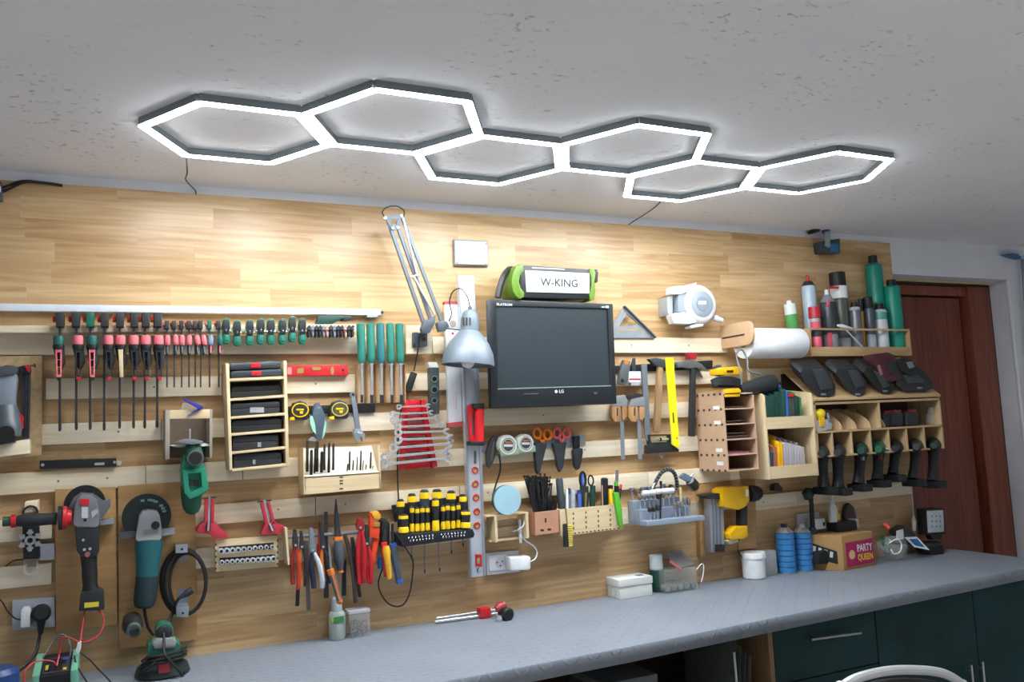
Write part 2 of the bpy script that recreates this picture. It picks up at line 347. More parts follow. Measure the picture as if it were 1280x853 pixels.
# ================================================================ cabinets under the worktop
GREEN = M('#0b393c', .7, var=.4, scale=7, bump=.1); GREEND = M('#0d1c20', .7); STEEL = M('#b9bcc0', .3, .9); ZT = ZB-.052
def xat(px, py, d): return P(px, py, d).x
d0 = .505; xa = xat(966, 800, d0); xb = xat(1096, 800, d0); xc = xat(1208, 800, d0); xd = 3.46
cab = T('drawer_cabinet', 'dark green painted drawer cabinet with a bar handle under the worktop', 'cabinet')
part(cab, 'body', B().box((xa, .03, .05), (xb, d0-.02, ZT)), GREEND)
part(cab, 'side_panel', B().box((xa-.02, .02, .0), (xa-.001, d0, ZT)), WOOD('#8a6a48', '#a88660', .6, 1, 2, .1, 'chipboard_edge'))
zs = [ZT-.004, P(1060, 838, d0).z, P(1060, 838, d0).z-.21, P(1060, 838, d0).z-.42]
for i in range(3):
    q = part(cab, 'drawer', B().box((xa+.002, d0-.0195, zs[i+1]+.003), (xb-.002, d0, zs[i]-.001)), GREEN, bev=.0015)
    hz = (zs[i]+zs[i+1])/2+(.012 if i == 0 else 0)
    if i == 0: h0, h1 = P(1014, 800, d0+.03), P(1076, 791.5, d0+.03)
    else: h0, h1 = Vector((h0.x, d0+.03, hz)), Vector((h1.x, d0+.03, hz))
    hb = B().cyl(h0, h1, .005).cyl(h0.lerp(h1, .12), h0.lerp(h1, .12)-Vector((0, .031, 0)), .004).cyl(h0.lerp(h1, .88), h0.lerp(h1, .88)-Vector((0, .031, 0)), .004)
    part(q, 'handle', hb, STEEL)
cab = T('door_cabinet', 'dark green two-door cabinet at the right end under the worktop', 'cabinet')
part(cab, 'body', B().box((xb+.001, .03, .05), (xd, d0-.02, ZT)), GREEND)
xm = xat(1221, 800, d0)
for x0, x1, hp in ((xb+.003, xm-.002, (1214, 832)), (xm+.002, xd-.002, (1228, 828))):
    q = part(cab, 'door', B().box((x0, d0-.0195, .06), (x1, d0, ZT-.005)), GREEN, bev=.0015)
    a = P(hp[0], hp[1], d0+.03); b_ = a-Vector((0, 0, .16))
    part(q, 'handle', B().cyl(a, b_, .005).cyl(a.lerp(b_, .15), a.lerp(b_, .15)-Vector((0, .031, 0)), .004).cyl(a.lerp(b_, .85), a.lerp(b_, .85)-Vector((0, .031, 0)), .004), STEEL)
st = T('bench_stand', 'dark wooden stand and lower shelf carrying the open part of the worktop', 'stand')
DKW = WOOD('#3a2a1e', '#513b2a', .7, 1, 0, .1, 'dark_wood')
for x in (-.6, .55): part(st, 'leg', B().box((x, .5, 0), (x+.07, .57, ZT)), DKW); part(st, 'leg', B().box((x, .03, 0), (x+.07, .1, ZT)), DKW)
part(st, 'shelf', B().box((-.6, .05, .50), (xa-.03, .56, .52)), DKW)
part(st, 'back_panel', B().box((-.6, .015, .0), (xa-.03, .025, ZT-.001)), DKW)
# ================================================================ common colours
RED = M('#c3222b', .4); PINK = M('#e8757f', .5); GRN = M('#0f5f4c', .45); TEAL = M('#2a7868', .4); TEALD = M('#1d5f5a', .45)
GREY = M('#6d747b', .45); LGREY = M('#a9afb6', .45); WHITE = M('#e6e8ea', .45); YEL = M('#f0c20c', .4); ORG = M('#ef7b22', .45)
BLUE = M('#2b5fae', .45); NAVY = M('#20263f', .45); DST = M('#4b4c4f', .4, .8); BRS = M('#b98f4a', .35, .8); TAN = M('#c9b18a', .6)
CHR = M('#dcdfe3', .24, .75); ALU = M('#b6bcc6', .38, .75); RUST = M('#57504c', .55, .6); COPPER = M('#bd8a70', .6, var=.08, scale=40)
CLEAR = M('#dfe4e8', .12, alpha=.2, var=.02); BLK2 = M('#26282b', .5); DGREEN = M('#143f38', .5); OSB = M('#c8ab80', .8, var=.22, scale=55, bump=.5)
# ---------------------------------------------------------------- white tube lamp lying along the top ledge
t = T('white_tube_batten', 'long thin white tube batten fixed above the clamp ledge', 'tube lamp')
part(t, 'casing', B().pp([(-60, 378.5), (471, 386.5), (471, 394), (-60, 388)], .002, .03), M('#dfe6f2', .35), bev=.003)
part(t, 'end_cap', B().pp([(471, 387), (476, 387), (476, 394), (471, 394)], .006, .027), WHITE)
part(t, 'plug', B().cyl(P(476, 390.5, .016), P(479, 390.6, .016), .005), TEALD)
part(t, 'bracket', B().pp([(459, 394), (472, 394), (472, 396.5), (459, 396.5)], .001, .03), LGREY)
one('cable_bundle', B().tube(chord([(-30, 252, .012), (5, 239, .014), (30, 228, .02), (52, 228.5, .014), (78, 232, .004)]), .0045).tube(chord([(-30, 246, .01), (5, 234, .02), (28, 226.5, .012), (60, 229, .008), (76, 231.5, .004)]), .004), CORD, 'two thin black cables running down from the upper left ceiling corner', 'cable')
t = T('power_strip', 'grey multi-socket strip at the upper left picture edge', 'power strip')
part(t, 'body', B().pp([(-30, 228), (2, 227), (3, 250), (-30, 254)], .001, .03), M('#55586a', .4), bev=.003)
part(t, 'rocker_switch', B().pp([(-4, 233), (1, 233), (1, 240), (-4, 240)], .03, .034), WHITE)
# ---------------------------------------------------------------- large bar clamps
def slotted(b, a, c, w, t, col=None):
    a = Vector(a); c = Vector(c); dr = (c-a).normalized(); u = Vector((dr.z, 0, -dr.x))
    o = [a+u*w*.5, a-u*w*.5, c-u*w*.36, c+u*w*.36]; i = [a+dr*.008+u*w*.27, a+dr*.008-u*w*.27, c-dr*.008-u*w*.17, c-dr*.008+u*w*.17]
    b.plate(o, 1, i, (0, -t, 0)); m0, m1 = (i[0]+i[1])/2, (i[2]+i[3])/2
    for q in (.33, .66): b.bar(i[0].lerp(i[3], q)-Vector((0, t/2, 0)), i[1].lerp(i[2], q)-Vector((0, t/2, 0)), w*.1, t*.8)
    return b
def bar_clamp(hx, bx, gx, by, head, grip, trig, tip, label):
    t = T('bar_clamp', label, 'clamp', 'large bar clamps'); dB = .10
    part(t, 'bar', B().bar(P(bx+.1, 392, dB), P(bx, by, dB), .0062, .012), DST)
    part(t, 'fixed_jaw', B().rect(hx-5, 391, hx+5, 408.5, .06, .118), head, bev=.002)
    part(t, 'jaw_pad', B().rect(hx-9.2, 395.5, hx-4.8, 401.5, .065, .10), RED, bev=.001)
    part(t, 'end_stop', B().rect(bx-1.8, by-9, bx+1.8, by-2, .092, .112), DST)
    bd = part(t, 'slide_body', B().pp([(gx-6, 424), (gx+6, 424), (gx+6.5, 437), (gx+8, 452), (gx+3, 462), (gx-2, 458), (gx-6.5, 437)], .075, .118), BLK2 if head is not GRN else DGREEN, bev=.003)
    a, c = P(gx, 419.5, .125), P(gx, 437, .125)
    part(bd, 'rubber_collar', B().lathe(P(gx, 431, .122), P(gx, 437.5, .122), [(0, .0145), (.5, .0155), (1, .013)], 12), BLK)
    part(t, 'grip', B().lathe(a, P(gx, 432, .123), [(0, .009), (.06, .0125), (.3, .014), (.8, .014), (1, .0125)], 12), grip)
    c = P(gx+(.5 if hx < 120 else 1.2), 472, .128)
    if trig is TAN: part(t, 'trigger', B().bar(P(gx, 437, .128), c, .013, .012, .010), trig, bev=.001)
    else: part(t, 'trigger', slotted(B(), P(gx, 437, .132), c, .0165, .012), trig)
    if tip: part(t, 'trigger_tip', B().bar(c-Vector((0, .004, -.001)), c-Vector((0, .004, .008)), .013, .012, .008), tip, bev=.001)
BC = [(74.7, 74.7, 73.2, 539.5, BLK2, TEALD, PINK, BLK, 'large bar clamp at left end of row, dark green grip and red trigger'),
(94.4, 95.3, 97.6, 538, BLK2, PINK, BLK2, RED, 'large black bar clamp with pink grip, between the two green-gripped clamps'),
(112.6, 112.6, 115, 537.5, GRN, TEALD, PINK, BLK, 'large bar clamp with a green jaw and red trigger, third from left'),
(130.8, 130.2, 135.5, 538.5, BLK2, PINK, BLK2, RED, 'large black bar clamp with pink grip, fourth from left, right of the green-jawed one'),
(150.1, 149.5, 150.7, 536, BLK2, PINK, TAN, None, 'large bar clamp with pink grip and plain tan trigger'),
(168, 167, 167.5, 535.8, BLK2, PINK, BLK2, RED, 'large black bar clamp with pink grip, just right of the tan-triggered one'),
(182.4, 181, 182.4, 535.8, BLK2, PINK, BLK2, RED, 'large black bar clamp with pink grip, second from the small clamps'),
(197.6, 196.4, 198.5, 535, BLK2, PINK, BLK2, RED, 'large black bar clamp with pink grip at the right end, next to the small clamps')]
for a in BC: bar_clamp(*a)
SC = [(208.7, 209.6), (217.7, 219.8), (227, 227.8), (236.2, 236.8), (244, 247), (250.8, 255.2), (262, 263.5), (273.5, 275)]
for i, (bx, gx) in enumerate(SC):
    l = 'small bar clamp with pink grip, %s from the large clamps' % ORD[i] if i < 6 else ('small bar clamp with a green jaw, grey grip and red tip' if i == 6 else 'small bar clamp with teal grip and red tip touching the green spring clamps')
    t = T('small_bar_clamp', l, 'clamp', 'small bar clamps')
    part(t, 'bar', B().bar(P(bx, 402, .098), P(bx, 484.5, .098), .0042, .008), DST)
    part(t, 'fixed_jaw', B().rect(bx-2.6, 401, bx+2.6, 411, .07, .11), BLK2 if i != 6 else GRN, bev=.001)
    part(t, 'jaw_pad', B().rect(bx-5, 403, bx-2.5, 407, .074, .1), RED if i % 2 else PINK, bev=.0008)
    part(t, 'slide_body', B().pp([(gx-2.6, 426), (gx+2.6, 426), (gx+2.4, 437), (gx+1, 443), (gx-2, 443)], .085, .11), BLK2, bev=.001)
    g = PINK if i < 6 else (M('#7f90a8', .5) if i == 6 else TEALD)
    lean = (0, .6, 0, 0, 1, 1, 0, 0)[i]
    part(t, 'grip', B().lathe(P(gx-lean, 419, .116), P(gx+lean, 431.5, .116), [(0, .003), (.1, .0065), (.35, .008), (.85, .0085), (1, .006)], 10), g)
    part(t, 'trigger', B().bar(P(gx, 431, .113), P(gx+lean*.6, 442, .113), .006, .007, .004), GREY if i < 6 else PINK, bev=.0006)
# ---------------------------------------------------------------- green spring clamps
GS = [(282.8, 414), (296.7, 416.5), (312.6, 416), (326.3, 414.5), (339, 415), (353.5, 415), (365.7, 412), (378.3, 414.5)]
BGRN = M('#14694f', .4)
for i, (x, y) in enumerate(GS):
    ll = ['leftmost green spring clamp, next to the small bar clamps']+['green spring clamp, %s from the left in its row' % ORD[k] for k in range(1, 7)]+['rightmost green spring clamp, next to the tiny black clips']
    t = T('spring_clamp', ll[i], 'spring clamp', 'green spring clamps'); s = 1 if i < 6 else .92
    part(t, 'upper_jaw', B().pp([(x-4.8*s, y-8), (x-4*s, y-14), (x-1.5, y-17), (x+2.5, y-17), (x+5*s, y-13), (x+5*s, y-4), (x+3.2*s, y+2), (x-3.6*s, y+2)], .082, .112), BGRN, bev=.003)
    part(t, 'jaw_pad', B().pp([(x-4, y-7), (x-3.2, y-14.2), (x+3.2, y-15), (x+4.6, y-8), (x+3.6, y+3), (x-3.4, y+3)], .10, .116), BLK, bev=.002)
    part(t, 'handle', B().pp([(x-4.4*s, y+1), (x+4.2*s, y+1), (x+5.2*s, y+12), (x+3.5*s, y+15.5), (x-2.5*s, y+15.5), (x-4.6*s, y+12)], .086, .11), BGRN, bev=.003)
    part(t, 'handle_grip', B().pp([(x-2.6*s, y+4), (x+2.6*s, y+4), (x+3.1*s, y+11.5), (x-2.4*s, y+11.5)], .10, .1125), TEAL, bev=.001)
    part(t, 'spring_pin', B().cyl(P(x-5.5*s, y, .104), P(x+5.5*s, y-.3, .104), .0024, n=8).ring(P(x, y-1, .114), .004, .0013, (1, 0, 0), 10, 5), CHR)
# ---------------------------------------------------------------- tiny black spring clips
for i in range(13):
    x = 386.5+i*4.55
    l = 'tiny spring clip, '+('%s from the green spring clamps in the tight row' % ORD[i] if i < 7 else '%s from the green-handled chisels in the tight row' % ORD[12-i])
    b = B().pp([(x-2, 409), (x+.6, 406), (x+2.4, 408.5), (x+.2, 412.5), (x+1.9, 416.5), (x+1.2, 421), (x-.4, 421.5), (x-1.4, 416), (x-2.4, 412.8)], .07, .10)
    b.cyl(P(x-1.6, 412, .104), P(x+1.6, 412, .104), .003, n=8)
    one('spring_clip', b, (GREY if i % 3 == 1 else BLK2) if i not in (5, 10) else M('#b98a80', .5), l, 'clip', 'tiny spring clips', bev=.0006)
# ---------------------------------------------------------------- green caulking tool lying behind the clips
t = T('dust_blower', 'dark green and grey hand tool lying on the ledge under the tube end', 'hand tool')
part(t, 'body', B().pp([(397, 403), (399, 394.5), (428, 394.5), (432, 397), (425, 400), (415, 405), (397, 405)], .03, .075), DGREEN, bev=.003)
part(t, 'nozzle', B().pp([(428, 394.5), (438, 395), (440, 397.5), (439, 400.5), (428, 400.5)], .035, .07), BLK2, bev=.003)
# ---------------------------------------------------------------- green-handled chisels in their wooden rack
rk = T('chisel_rack', 'slotted plywood rack holding the five green-handled chisels', 'rack')
part(rk, 'back_board', B().pp([(446, 456), (507, 455), (506, 503), (447.5, 504)], .02, .028), PLYX)
for i in range(6):
    x = 446.6+i*11.9
    part(rk, 'divider', B().pp([(x, 455), (x+1.3, 455), (x+1.1, 503), (x+.1, 503.5)], .028, .06), WOOD('#a07a54', '#b99068', .7, 1, 2, .1, 'rack_edge'))
for i, x in enumerate((450.6, 462.8, 475, 487.3, 499)):
    l = ['leftmost green-handled chisel, beside the tiny black clips', 'green-handled chisel, second from the left in the rack', 'darker teal-handled chisel in the middle of the rack', 'green-handled chisel, second from the right in the rack', 'rightmost green-handled chisel, nearest the swing-arm lamp'][i]
    t = T('wood_chisel', l, 'chisel', 'green-handled chisels'); dd = .075; hm = (TEAL if i != 2 else M('#2d6f73', .4))
    bx = x+1.7+.3*i
    part(t, 'handle', B().lathe(P(x, 404.5, dd), P(x+1.6, 454, dd), [(0, .010), (.02, .0135), (.3, .0145), (.62, .0128), (.85, .0138), (.97, .012), (1, .009)], 14), hm)
    part(t, 'ferrule', B().cyl(P(x+1.6, 453.5, dd), P(x+1.7, 457, dd), .007), CHR)
    part(t, 'blade', B().bar(P(x+1.7, 456, dd), P(bx, 494, dd), .007, .007, .007, .004), CHR)
    part(t, 'blade_tip', B().bar(P(bx, 493.5, dd), P(bx, 503.5+.4*i, dd), .009+.002*(i % 3), .004, .009+.002*(i % 3), .001), DST)
# ---------------------------------------------------------------- red spirit level lying on slat B
t = T('red_spirit_level', 'small red spirit level lying on a slat left of the chisels', 'spirit level')
part(t, 'beam', B().pp([(358, 457), (435, 456.5), (435, 469.5), (358, 470)], .022, .045), RED, bev=.0015)
for (x, y, w_, h_) in ((375.5, 464, 4.5, 2.6), (395.5, 461, 5.5, 2), (415.5, 463.5, 2.2, 5)):
    part(t, 'vial', B().pp([(x-w_, y+(2 if x < 380 else 0)), (x-w_+1, y-h_), (x+w_-1, y-h_-(1.5 if x < 380 else 0)), (x+w_, y), (x+w_-1, y+h_), (x-w_+1, y+h_+(1 if x < 380 else 0))], .045, .047), M('#9d8a4b', .3))
part(t, 'label_plate', B().rect(359.5, 459.5, 364.5, 468, .045, .0456), M('#d98a8e', .5))
part(t, 'hang_hole', B().cyl(P(428.3, 463, .0448), P(428.3, 463, .0456), .0045), BLK)
# ---------------------------------------------------------------- organiser rack with six shelves
rk = T('organiser_rack', 'tall narrow plywood rack with five shelves of small-part cases', 'rack'); dF = .13
part(rk, 'side', B().pp([(354.4, 451), (358.2, 451), (361.5, 582), (357.4, 583)], .022, dF), PLY, bev=.0008)
part(rk, 'side', B().pp([(282, 454.5), (286.5, 454.5), (290.5, 587), (287, 588.5)], .022, dF), PLY, bev=.0008)
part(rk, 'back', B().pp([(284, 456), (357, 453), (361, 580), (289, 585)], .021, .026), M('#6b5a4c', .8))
SH = [(286, 473.5, 355, 470.5), (286.5, 498.5, 355.5, 493.5), (287, 521, 356, 516), (288, 542, 356.5, 536.5), (289, 565, 357.5, 558), (290, 586.5, 358.5, 579.5)]
for (a, b_, c_, e) in SH:
    part(rk, 'shelf', B().pp([(a, b_), (c_, e), (c_, e+3.2), (a, b_+3.2)], .026, dF-.001), PLYX, bev=.0006)
def case(x0, yt, x1, yb, dfr, mat, label, latch=None, lid=None):
    t = T('parts_case', label, 'case', 'cases in the organiser rack'); k = (yb-yt)
    part(t, 'tray', B().pp([(x0, yt+k*.45), (x1, yt+k*.45-2.6), (x1-.6, yb-2.8), (x0+.6, yb)], .03, dfr), mat, bev=.002)
    part(t, 'lid', B().pp([(x0+.5, yt+k*.1), (x0+3, yt), (x1-3, yt-2.6), (x1-.5, yt+k*.1-2.6), (x1, yt+k*.43-2.6), (x0, yt+k*.43)], .03, dfr), lid or mat, bev=.002)
    if latch:
        xm = (x0+x1)/2
        part(t, 'latch', B().rect(xm-6, yt-.2, xm+6.5, yt+k*.62, dfr, dfr+.004), latch, bev=.001)
    return t
case(288.5, 464.3, 352, 473.2, .125, BLK2, 'clear-lidded black case with red latch on the top shelf, lower of two', RED, M('#4b5057', .25))
case(288, 454.2, 351, 463, .125, BLK2, 'clear-lidded black case with red latch on top of the other', RED, M('#5a6068', .25))
c2 = case(288.8, 484, 352, 498, .105, BLK, 'plain black case low on the second shelf of the rack')
t = case(289.5, 505, 350, 520.5, .12, BLK2, 'black case with a small white label on the third shelf')
part(t, 'label_sticker', B().rect(312.5, 509.5, 330, 516, .12, .1206), M('#9a9ea2', .6))
case(290, 526, 352, 541.5, .118, BLK, 'black ribbed case on the fourth shelf of the rack')
t = case(291, 546, 348, 564, .118, BLK2, 'glossy black case with silver latch on the fifth shelf'); part(t, 'silver_latch', B().rect(322, 553, 326.5, 559, .118, .121), CHR)
t = case(292, 568, 352, 585.5, .118, BLK2, 'glossy black case with silver latch on the bottom shelf'); part(t, 'silver_latch', B().rect(316, 575, 319.5, 580.5, .118, .121), CHR)
# ---------------------------------------------------------------- OSB board with blower and clamp gun on the far left
bx = T('osb_tool_box', 'chipboard tool holder at the left picture edge', 'tool holder')
part(bx, 'back_board', B().pp([(-45, 446), (52.5, 445), (52, 569), (-45, 581)], .021, .034), OSB, bev=.001)
part(bx, 'shelf', B().pp([(-45, 562), (37, 549), (37, 567), (-45, 577)], .034, .09), PINE, bev=.001)
t = T('cordless_blower', 'grey and black blower with round nozzle on the chipboard holder', 'blower'); DGR = M('#50565d', .4)
part(t, 'motor_housing', B().pp([(-20, 462), (2, 458), (8, 456), (20, 457.5), (22, 462), (19, 468), (-20, 474)], .05, .13), M('#474b52', .4), bev=.005)
part(t, 'handle', B().pp([(-14, 470), (19, 466), (21, 472), (18, 500), (20, 512), (-4, 516), (-6, 496)], .06, .12), M('#818a95', .35), bev=.006)
part(t, 'nozzle', B().lathe(P(7, 508, .11), P(9, 546, .12), [(0, .028), (.2, .033), (.5, .034), (.55, .0365), (.8, .0365), (1, .034)], 18), DGR)
part(t, 'nozzle_mouth', B().cyl(P(9, 542, .121)+Vector((0, .028, 0)), P(9, 542, .121)+Vector((0, .038, -.002)), .022, n=16), BLK)
part(t, 'base', B().pp([(-10, 546), (18, 541), (19, 553), (-10, 558)], .06, .12), BLK2, bev=.003)
t = T('ratchet_bar_clamp', 'black and red ratchet clamp standing beside the grey blower', 'clamp')
part(t, 'bar', B().pp([(27, 464), (38.5, 463), (36.5, 548.5), (27.5, 549)], .045, .06), M('#3c4047', .4), bev=.002)
part(t, 'rib', B().pp([(30.5, 468), (31.5, 468), (31, 546), (30, 546)], .06, .063).pp([(35, 468), (36, 468), (34.7, 546), (33.7, 546)], .06, .063), BLK)
part(t, 'jaw', B().pp([(22, 459), (30, 456.5), (38, 459), (38, 466), (27, 467)], .04, .075), BLK2, bev=.002)
part(t, 'knob', B().pp([(31, 457), (36, 455.5), (38.5, 460), (37, 466), (33, 463)], .072, .085), RED, bev=.002)
part(t, 'screw', B().cyl(P(36, 457.8, .07), P(45, 456.8, .07), .003).cyl(P(43, 454.5, .07), P(44, 460, .07), .002), RUST)
part(t, 'trigger', B().pp([(23, 520), (26, 517), (29.5, 522), (29, 536), (25.5, 537), (23.5, 528)], .05, .075), RED, bev=.002)
# black magnetic strip
t = T('magnetic_tool_strip', 'short black magnetic strip on the left slat below the large clamps', 'magnetic strip')
part(t, 'strip', B().pp([(49.5, 576), (145.5, 573), (145.5, 583.5), (49.5, 587)], .02, .034), BLK, bev=.0015)
for x, y in ((53.3, 581.5), (143.3, 578)): part(t, 'screw', B().cyl(P(x, y, .0335), P(x, y, .035), .0045), ALU)
part(t, 'badge', B().pp([(118.5, 579), (130.5, 578.4), (130.5, 581.4), (118.5, 582)], .034, .0343), LGREY)
one('paper_tag', B().pp([(146, 575.5), (152.5, 577), (151, 582), (146, 581)], .02, .0215), M('#cfd0cf', .7), 'small white paper tag at the end of the black magnetic strip', 'tag')
# ---------------------------------------------------------------- jigsaw in a small open box
bx = T('jigsaw_box', 'small open wooden box on the wall that the jigsaw hangs from', 'holder'); dB = .15
part(bx, 'side', B().pp([(206.5, 512.5), (212.2, 513), (212.2, 574), (206.5, 575)], .022, dB), M('#9c9183', .7), bev=.0008)
part(bx, 'side', B().pp([(262, 512), (265.5, 512), (265, 572), (262, 572)], .022, dB), M('#9c9183', .7), bev=.0008)
part(bx, 'top', B().pp([(212, 513), (263, 512), (263, 523), (212, 524)], .12, dB), PLYX, bev=.0008)
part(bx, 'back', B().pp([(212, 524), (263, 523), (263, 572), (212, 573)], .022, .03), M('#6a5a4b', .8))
part(bx, 'rail', B().pp([(213, 557), (221, 556), (255, 554), (262.5, 556), (262.5, 558), (222, 559.5)], .03, dB-.01), M('#d9dad6', .4), bev=.0006)
t = T('jigsaw', 'green cordless jigsaw hanging nose up from the small wall box', 'jigsaw'); JG = M('#26896b', .4); JGD = M('#17533f', .5); dj = .17
part(t, 'blade', B().pp([(236.5, 536), (238.5, 536), (238.8, 549), (236.6, 549)], dj-.01, dj-.008), CHR)
part(t, 'shoe', B().pp([(221, 553.5), (226, 550.5), (233, 549), (244, 549.5), (253, 551.5), (255, 554.5), (240, 556)], .11, dj+.03), M('#8f949a', .35, .6), bev=.0015)
part(t, 'neck', B().lathe(P(240, 553, dj), P(243, 575, dj), [(0, .012), (.2, .022), (.6, .026), (1, .026)], 14), JGD)
q = part(t, 'front_housing', B().lathe(P(244, 572, .10), P(244.2, 573, dj+.035), [(0, .023), (.8, .024), (1, .022)], 18), M('#6a7476', .35, .4))
part(q, 'dust_port', B().cyl(P(244.2, 573, dj+.034), P(244.2, 573, dj+.0358), .0185, n=18), BLK)
part(t, 'body', B().pp([(229, 571), (234, 566), (252, 577), (257.5, 586), (258, 600), (260.5, 604), (260, 614), (251, 621), (240, 624), (231, 617), (227.5, 604), (226, 588)], .10, dj), JG, bev=.006)
b = B(); o = [P(x, y, dj+.018) for x, y in ((228, 588), (257.5, 586), (260.5, 613), (238, 624.5), (231, 617))]; i_ = [P(x, y, dj+.018) for x, y in ((235, 592.5), (251, 591), (252.5, 609), (239, 616), (236.5, 612))]
part(t, 'battery_frame', b.plate(o, 1, i_, (0, -.03, 0)), JG, bev=.001)
part(t, 'contacts', B().rect(236.5, 601, 240, 607.5, dj, dj+.006).rect(242, 600.5, 248.5, 608, dj, dj+.006), BLK2)
part(t, 'motor_end', B().lathe(P(239, 606, .13), P(240.5, 643.5, .13), [(0, .030), (.4, .030), (.75, .026), (.93, .018), (1, .006)], 16), JGD)
b = B().pp([(227.5, 499), (230, 498), (254.5, 508), (253, 511), (248.5, 511.5)], .155, .165).pp([(234, 520), (250, 509.5), (253, 511.5), (238, 519)], .15, .16)
one('bag_clip', b, M('#3a3a9a', .3), 'purple plastic bag clip lying open on top of the jigsaw box', 'clip', bev=.001)
one('plastic_bag', B().pp([(226, 512), (229, 503), (247, 511), (238, 517), (227, 520)], .135, .149), CLEAR, 'crumpled clear plastic bag under the purple clip', 'bag', bev=.003)
# ================================================================ lower left: grinders, coil, corner clamps, sockets, charger
def disc(b, px, py, d, rpx, th=.003, n=28):
    c = P(px, py, d); r = rpx*mpp(c); return b.cyl(c, c-Vector((0, th, 0)), r, n=n)
# angle grinder, red and black
t = T('angle_grinder', 'black and grey cordless angle grinder with red side-handle flange on oak board', 'angle grinder')
GMET = M('#8b8e93', .3, .5)
part(t, 'grinding_disc', disc(B(), 106, 630.5, .05, 23.5), BLK)
part(t, 'guard', B().pp([(83, 640), (92, 622), (101, 616), (116, 617), (129, 626), (138.5, 624), (138, 634), (130, 646.5), (115, 652), (90, 652)], .055, .068), M('#777b82', .35, .5), bev=.002)
gh = part(t, 'gear_head', B().pp([(92, 640), (96, 624), (101.5, 618.5), (115, 619.5), (121, 626), (125, 643), (124.5, 657.5), (119, 660.5), (95, 660), (91, 655)], .06, .118), GMET, bev=.007)
part(gh, 'red_button', B().rect(99.8, 624, 111.5, 632, .118, .122), RED, bev=.001)
part(gh, 'label_strip', B().rect(102, 634, 110, 648, .118, .119), M('#c3c6cb', .4)); part(gh, 'screw', disc(B(), 106.3, 650.5, .121, 2, .004, 10), BLK)
part(gh, 'label_mark', B().pp([(114, 640), (122, 636), (123, 641), (115, 648)], .116, .1195), LGREY)
part(t, 'body', B().pp([(93, 658), (124, 658), (124, 690), (120, 697), (102, 697), (96, 690)], .065, .115), BLK2, bev=.006)
part(t, 'body_screw', disc(disc(disc(B(), 104, 675.5, .117, 1.6, .003, 8), 105.5, 687.5, .117, 1.8, .003, 8), 112.5, 686.5, .117, 1.8, .003, 8), LGREY)
part(t, 'switch', disc(B(), 109.3, 693.5, .119, 3.2, .006, 12), M('#9a5a5c', .5))
part(t, 'grip', B().lathe(P(111, 694, .09), P(113.2, 741, .095), [(0, .0225), (.3, .0205), (.55, .021), (.8, .0195), (1, .024)], 14), BLK)
bt_ = part(t, 'battery', B().pp([(101, 741), (124, 738), (129, 741), (130.5, 763), (98.5, 765), (100, 747)], .055, .125), BLK2, bev=.003)
part(bt_, 'yellow_label', B().pp([(105.5, 754), (123.5, 752.5), (123.5, 758.5), (105.5, 760.5)], .125, .1257), M('#d9c63a', .5))
part(t, 'side_handle', B().lathe(P(71, 648.5, .10), P(4, 652.5, .10), [(0, .0175), (.1, .0165), (.45, .0185), (.72, .0165), (.76, .0135), (.95, .013), (1, .008)], 14), BLK2)
part(t, 'handle_ring', B().cyl(P(20.5, 651.5, .10), P(14, 652, .10), .0185, n=16), RED); part(t, 'handle_tip', B().cyl(P(13, 652, .10), P(3.5, 652.5, .10), .0135, n=12), M('#3b4a45', .5))
part(t, 'flange', B().cyl(P(78, 647.5, .10), P(73, 648, .10), .034, n=20), BLK2); part(t, 'red_flange', B().lathe(P(90, 647, .10), P(79, 647.5, .10), [(0, .02), (.5, .022), (.6, .032), (1, .033)], 20), RED)
part(t, 'hanger_bracket', B().pp([(125, 651), (143, 648), (143, 655), (125, 657)], .025, .06), ALU, bev=.001)
# round torch with snowflake tool hanging beside it
one('hook_peg', B().pp([(31, 628), (47, 626), (47, 640), (30, 641)], .004, .075), PINE, 'short pine peg above the snowflake multitool', 'peg', bev=.001)
t = T('clip_lamp', 'slim black clip lamp with ring hanging from the pine peg', 'lamp')
part(t, 'hanging_ring', B().ring(P(38, 641, .078), .018, .0025), BLK)
part(t, 'body', B().pp([(27.5, 655), (48.5, 655), (49.5, 699), (29, 700)], .03, .06), BLK, bev=.004)
part(t, 'clear_hook', B().tube(spline([P(31, 701, .05), P(31, 713, .05), P(35, 718, .05), P(42, 718, .05), P(46.5, 713, .05), P(47, 700, .05)]), .0035), CLEAR)
part(t, 'hook_window', B().pp([(33, 702), (46, 701), (46, 708.5), (34, 709.5)], .035, .045), M('#8d8377', .4))
b = B(); ce = P(37.5, 676, .066); q = mpp(ce); dp = Vector((0, -.004, 0))
hx = [ce+Vector((math.cos(a*math.pi/3+.5)*7*q, 0, math.sin(a*math.pi/3+.5)*7*q)) for a in range(6)]
b.plate(hx, 1, [ce+(p-ce)*.5 for p in hx], dp)
for a in range(6):
    u_ = Vector((math.cos(a*math.pi/3+math.pi/6), 0, math.sin(a*math.pi/3+math.pi/6))); v_ = Vector((-u_.z, 0, u_.x))
    b.bar(ce+u_*5.5*q+dp/2, ce+u_*13.5*q+dp/2, 3.4*q, .004); b.bar(ce+u_*9.5*q-v_*3.6*q+dp/2, ce+u_*9.5*q+v_*3.6*q+dp/2, 2.6*q, .0038); b.bar(ce+u_*12*q-v_*2.2*q+dp/2, ce+u_*12*q+v_*2.2*q+dp/2, 2*q, .0036)
one('snowflake_multitool', b, M('#c9cdd4', .35, .3), 'silver snowflake-shaped multitool on the black clip lamp', 'multitool')
one('white_card', B().pp([(49, 681), (68, 679.5), (68, 699.5), (49.5, 701)], .021, .026), M('#c8ccd8', .4), 'blank white card pinned right of the snowflake multitool', 'card')
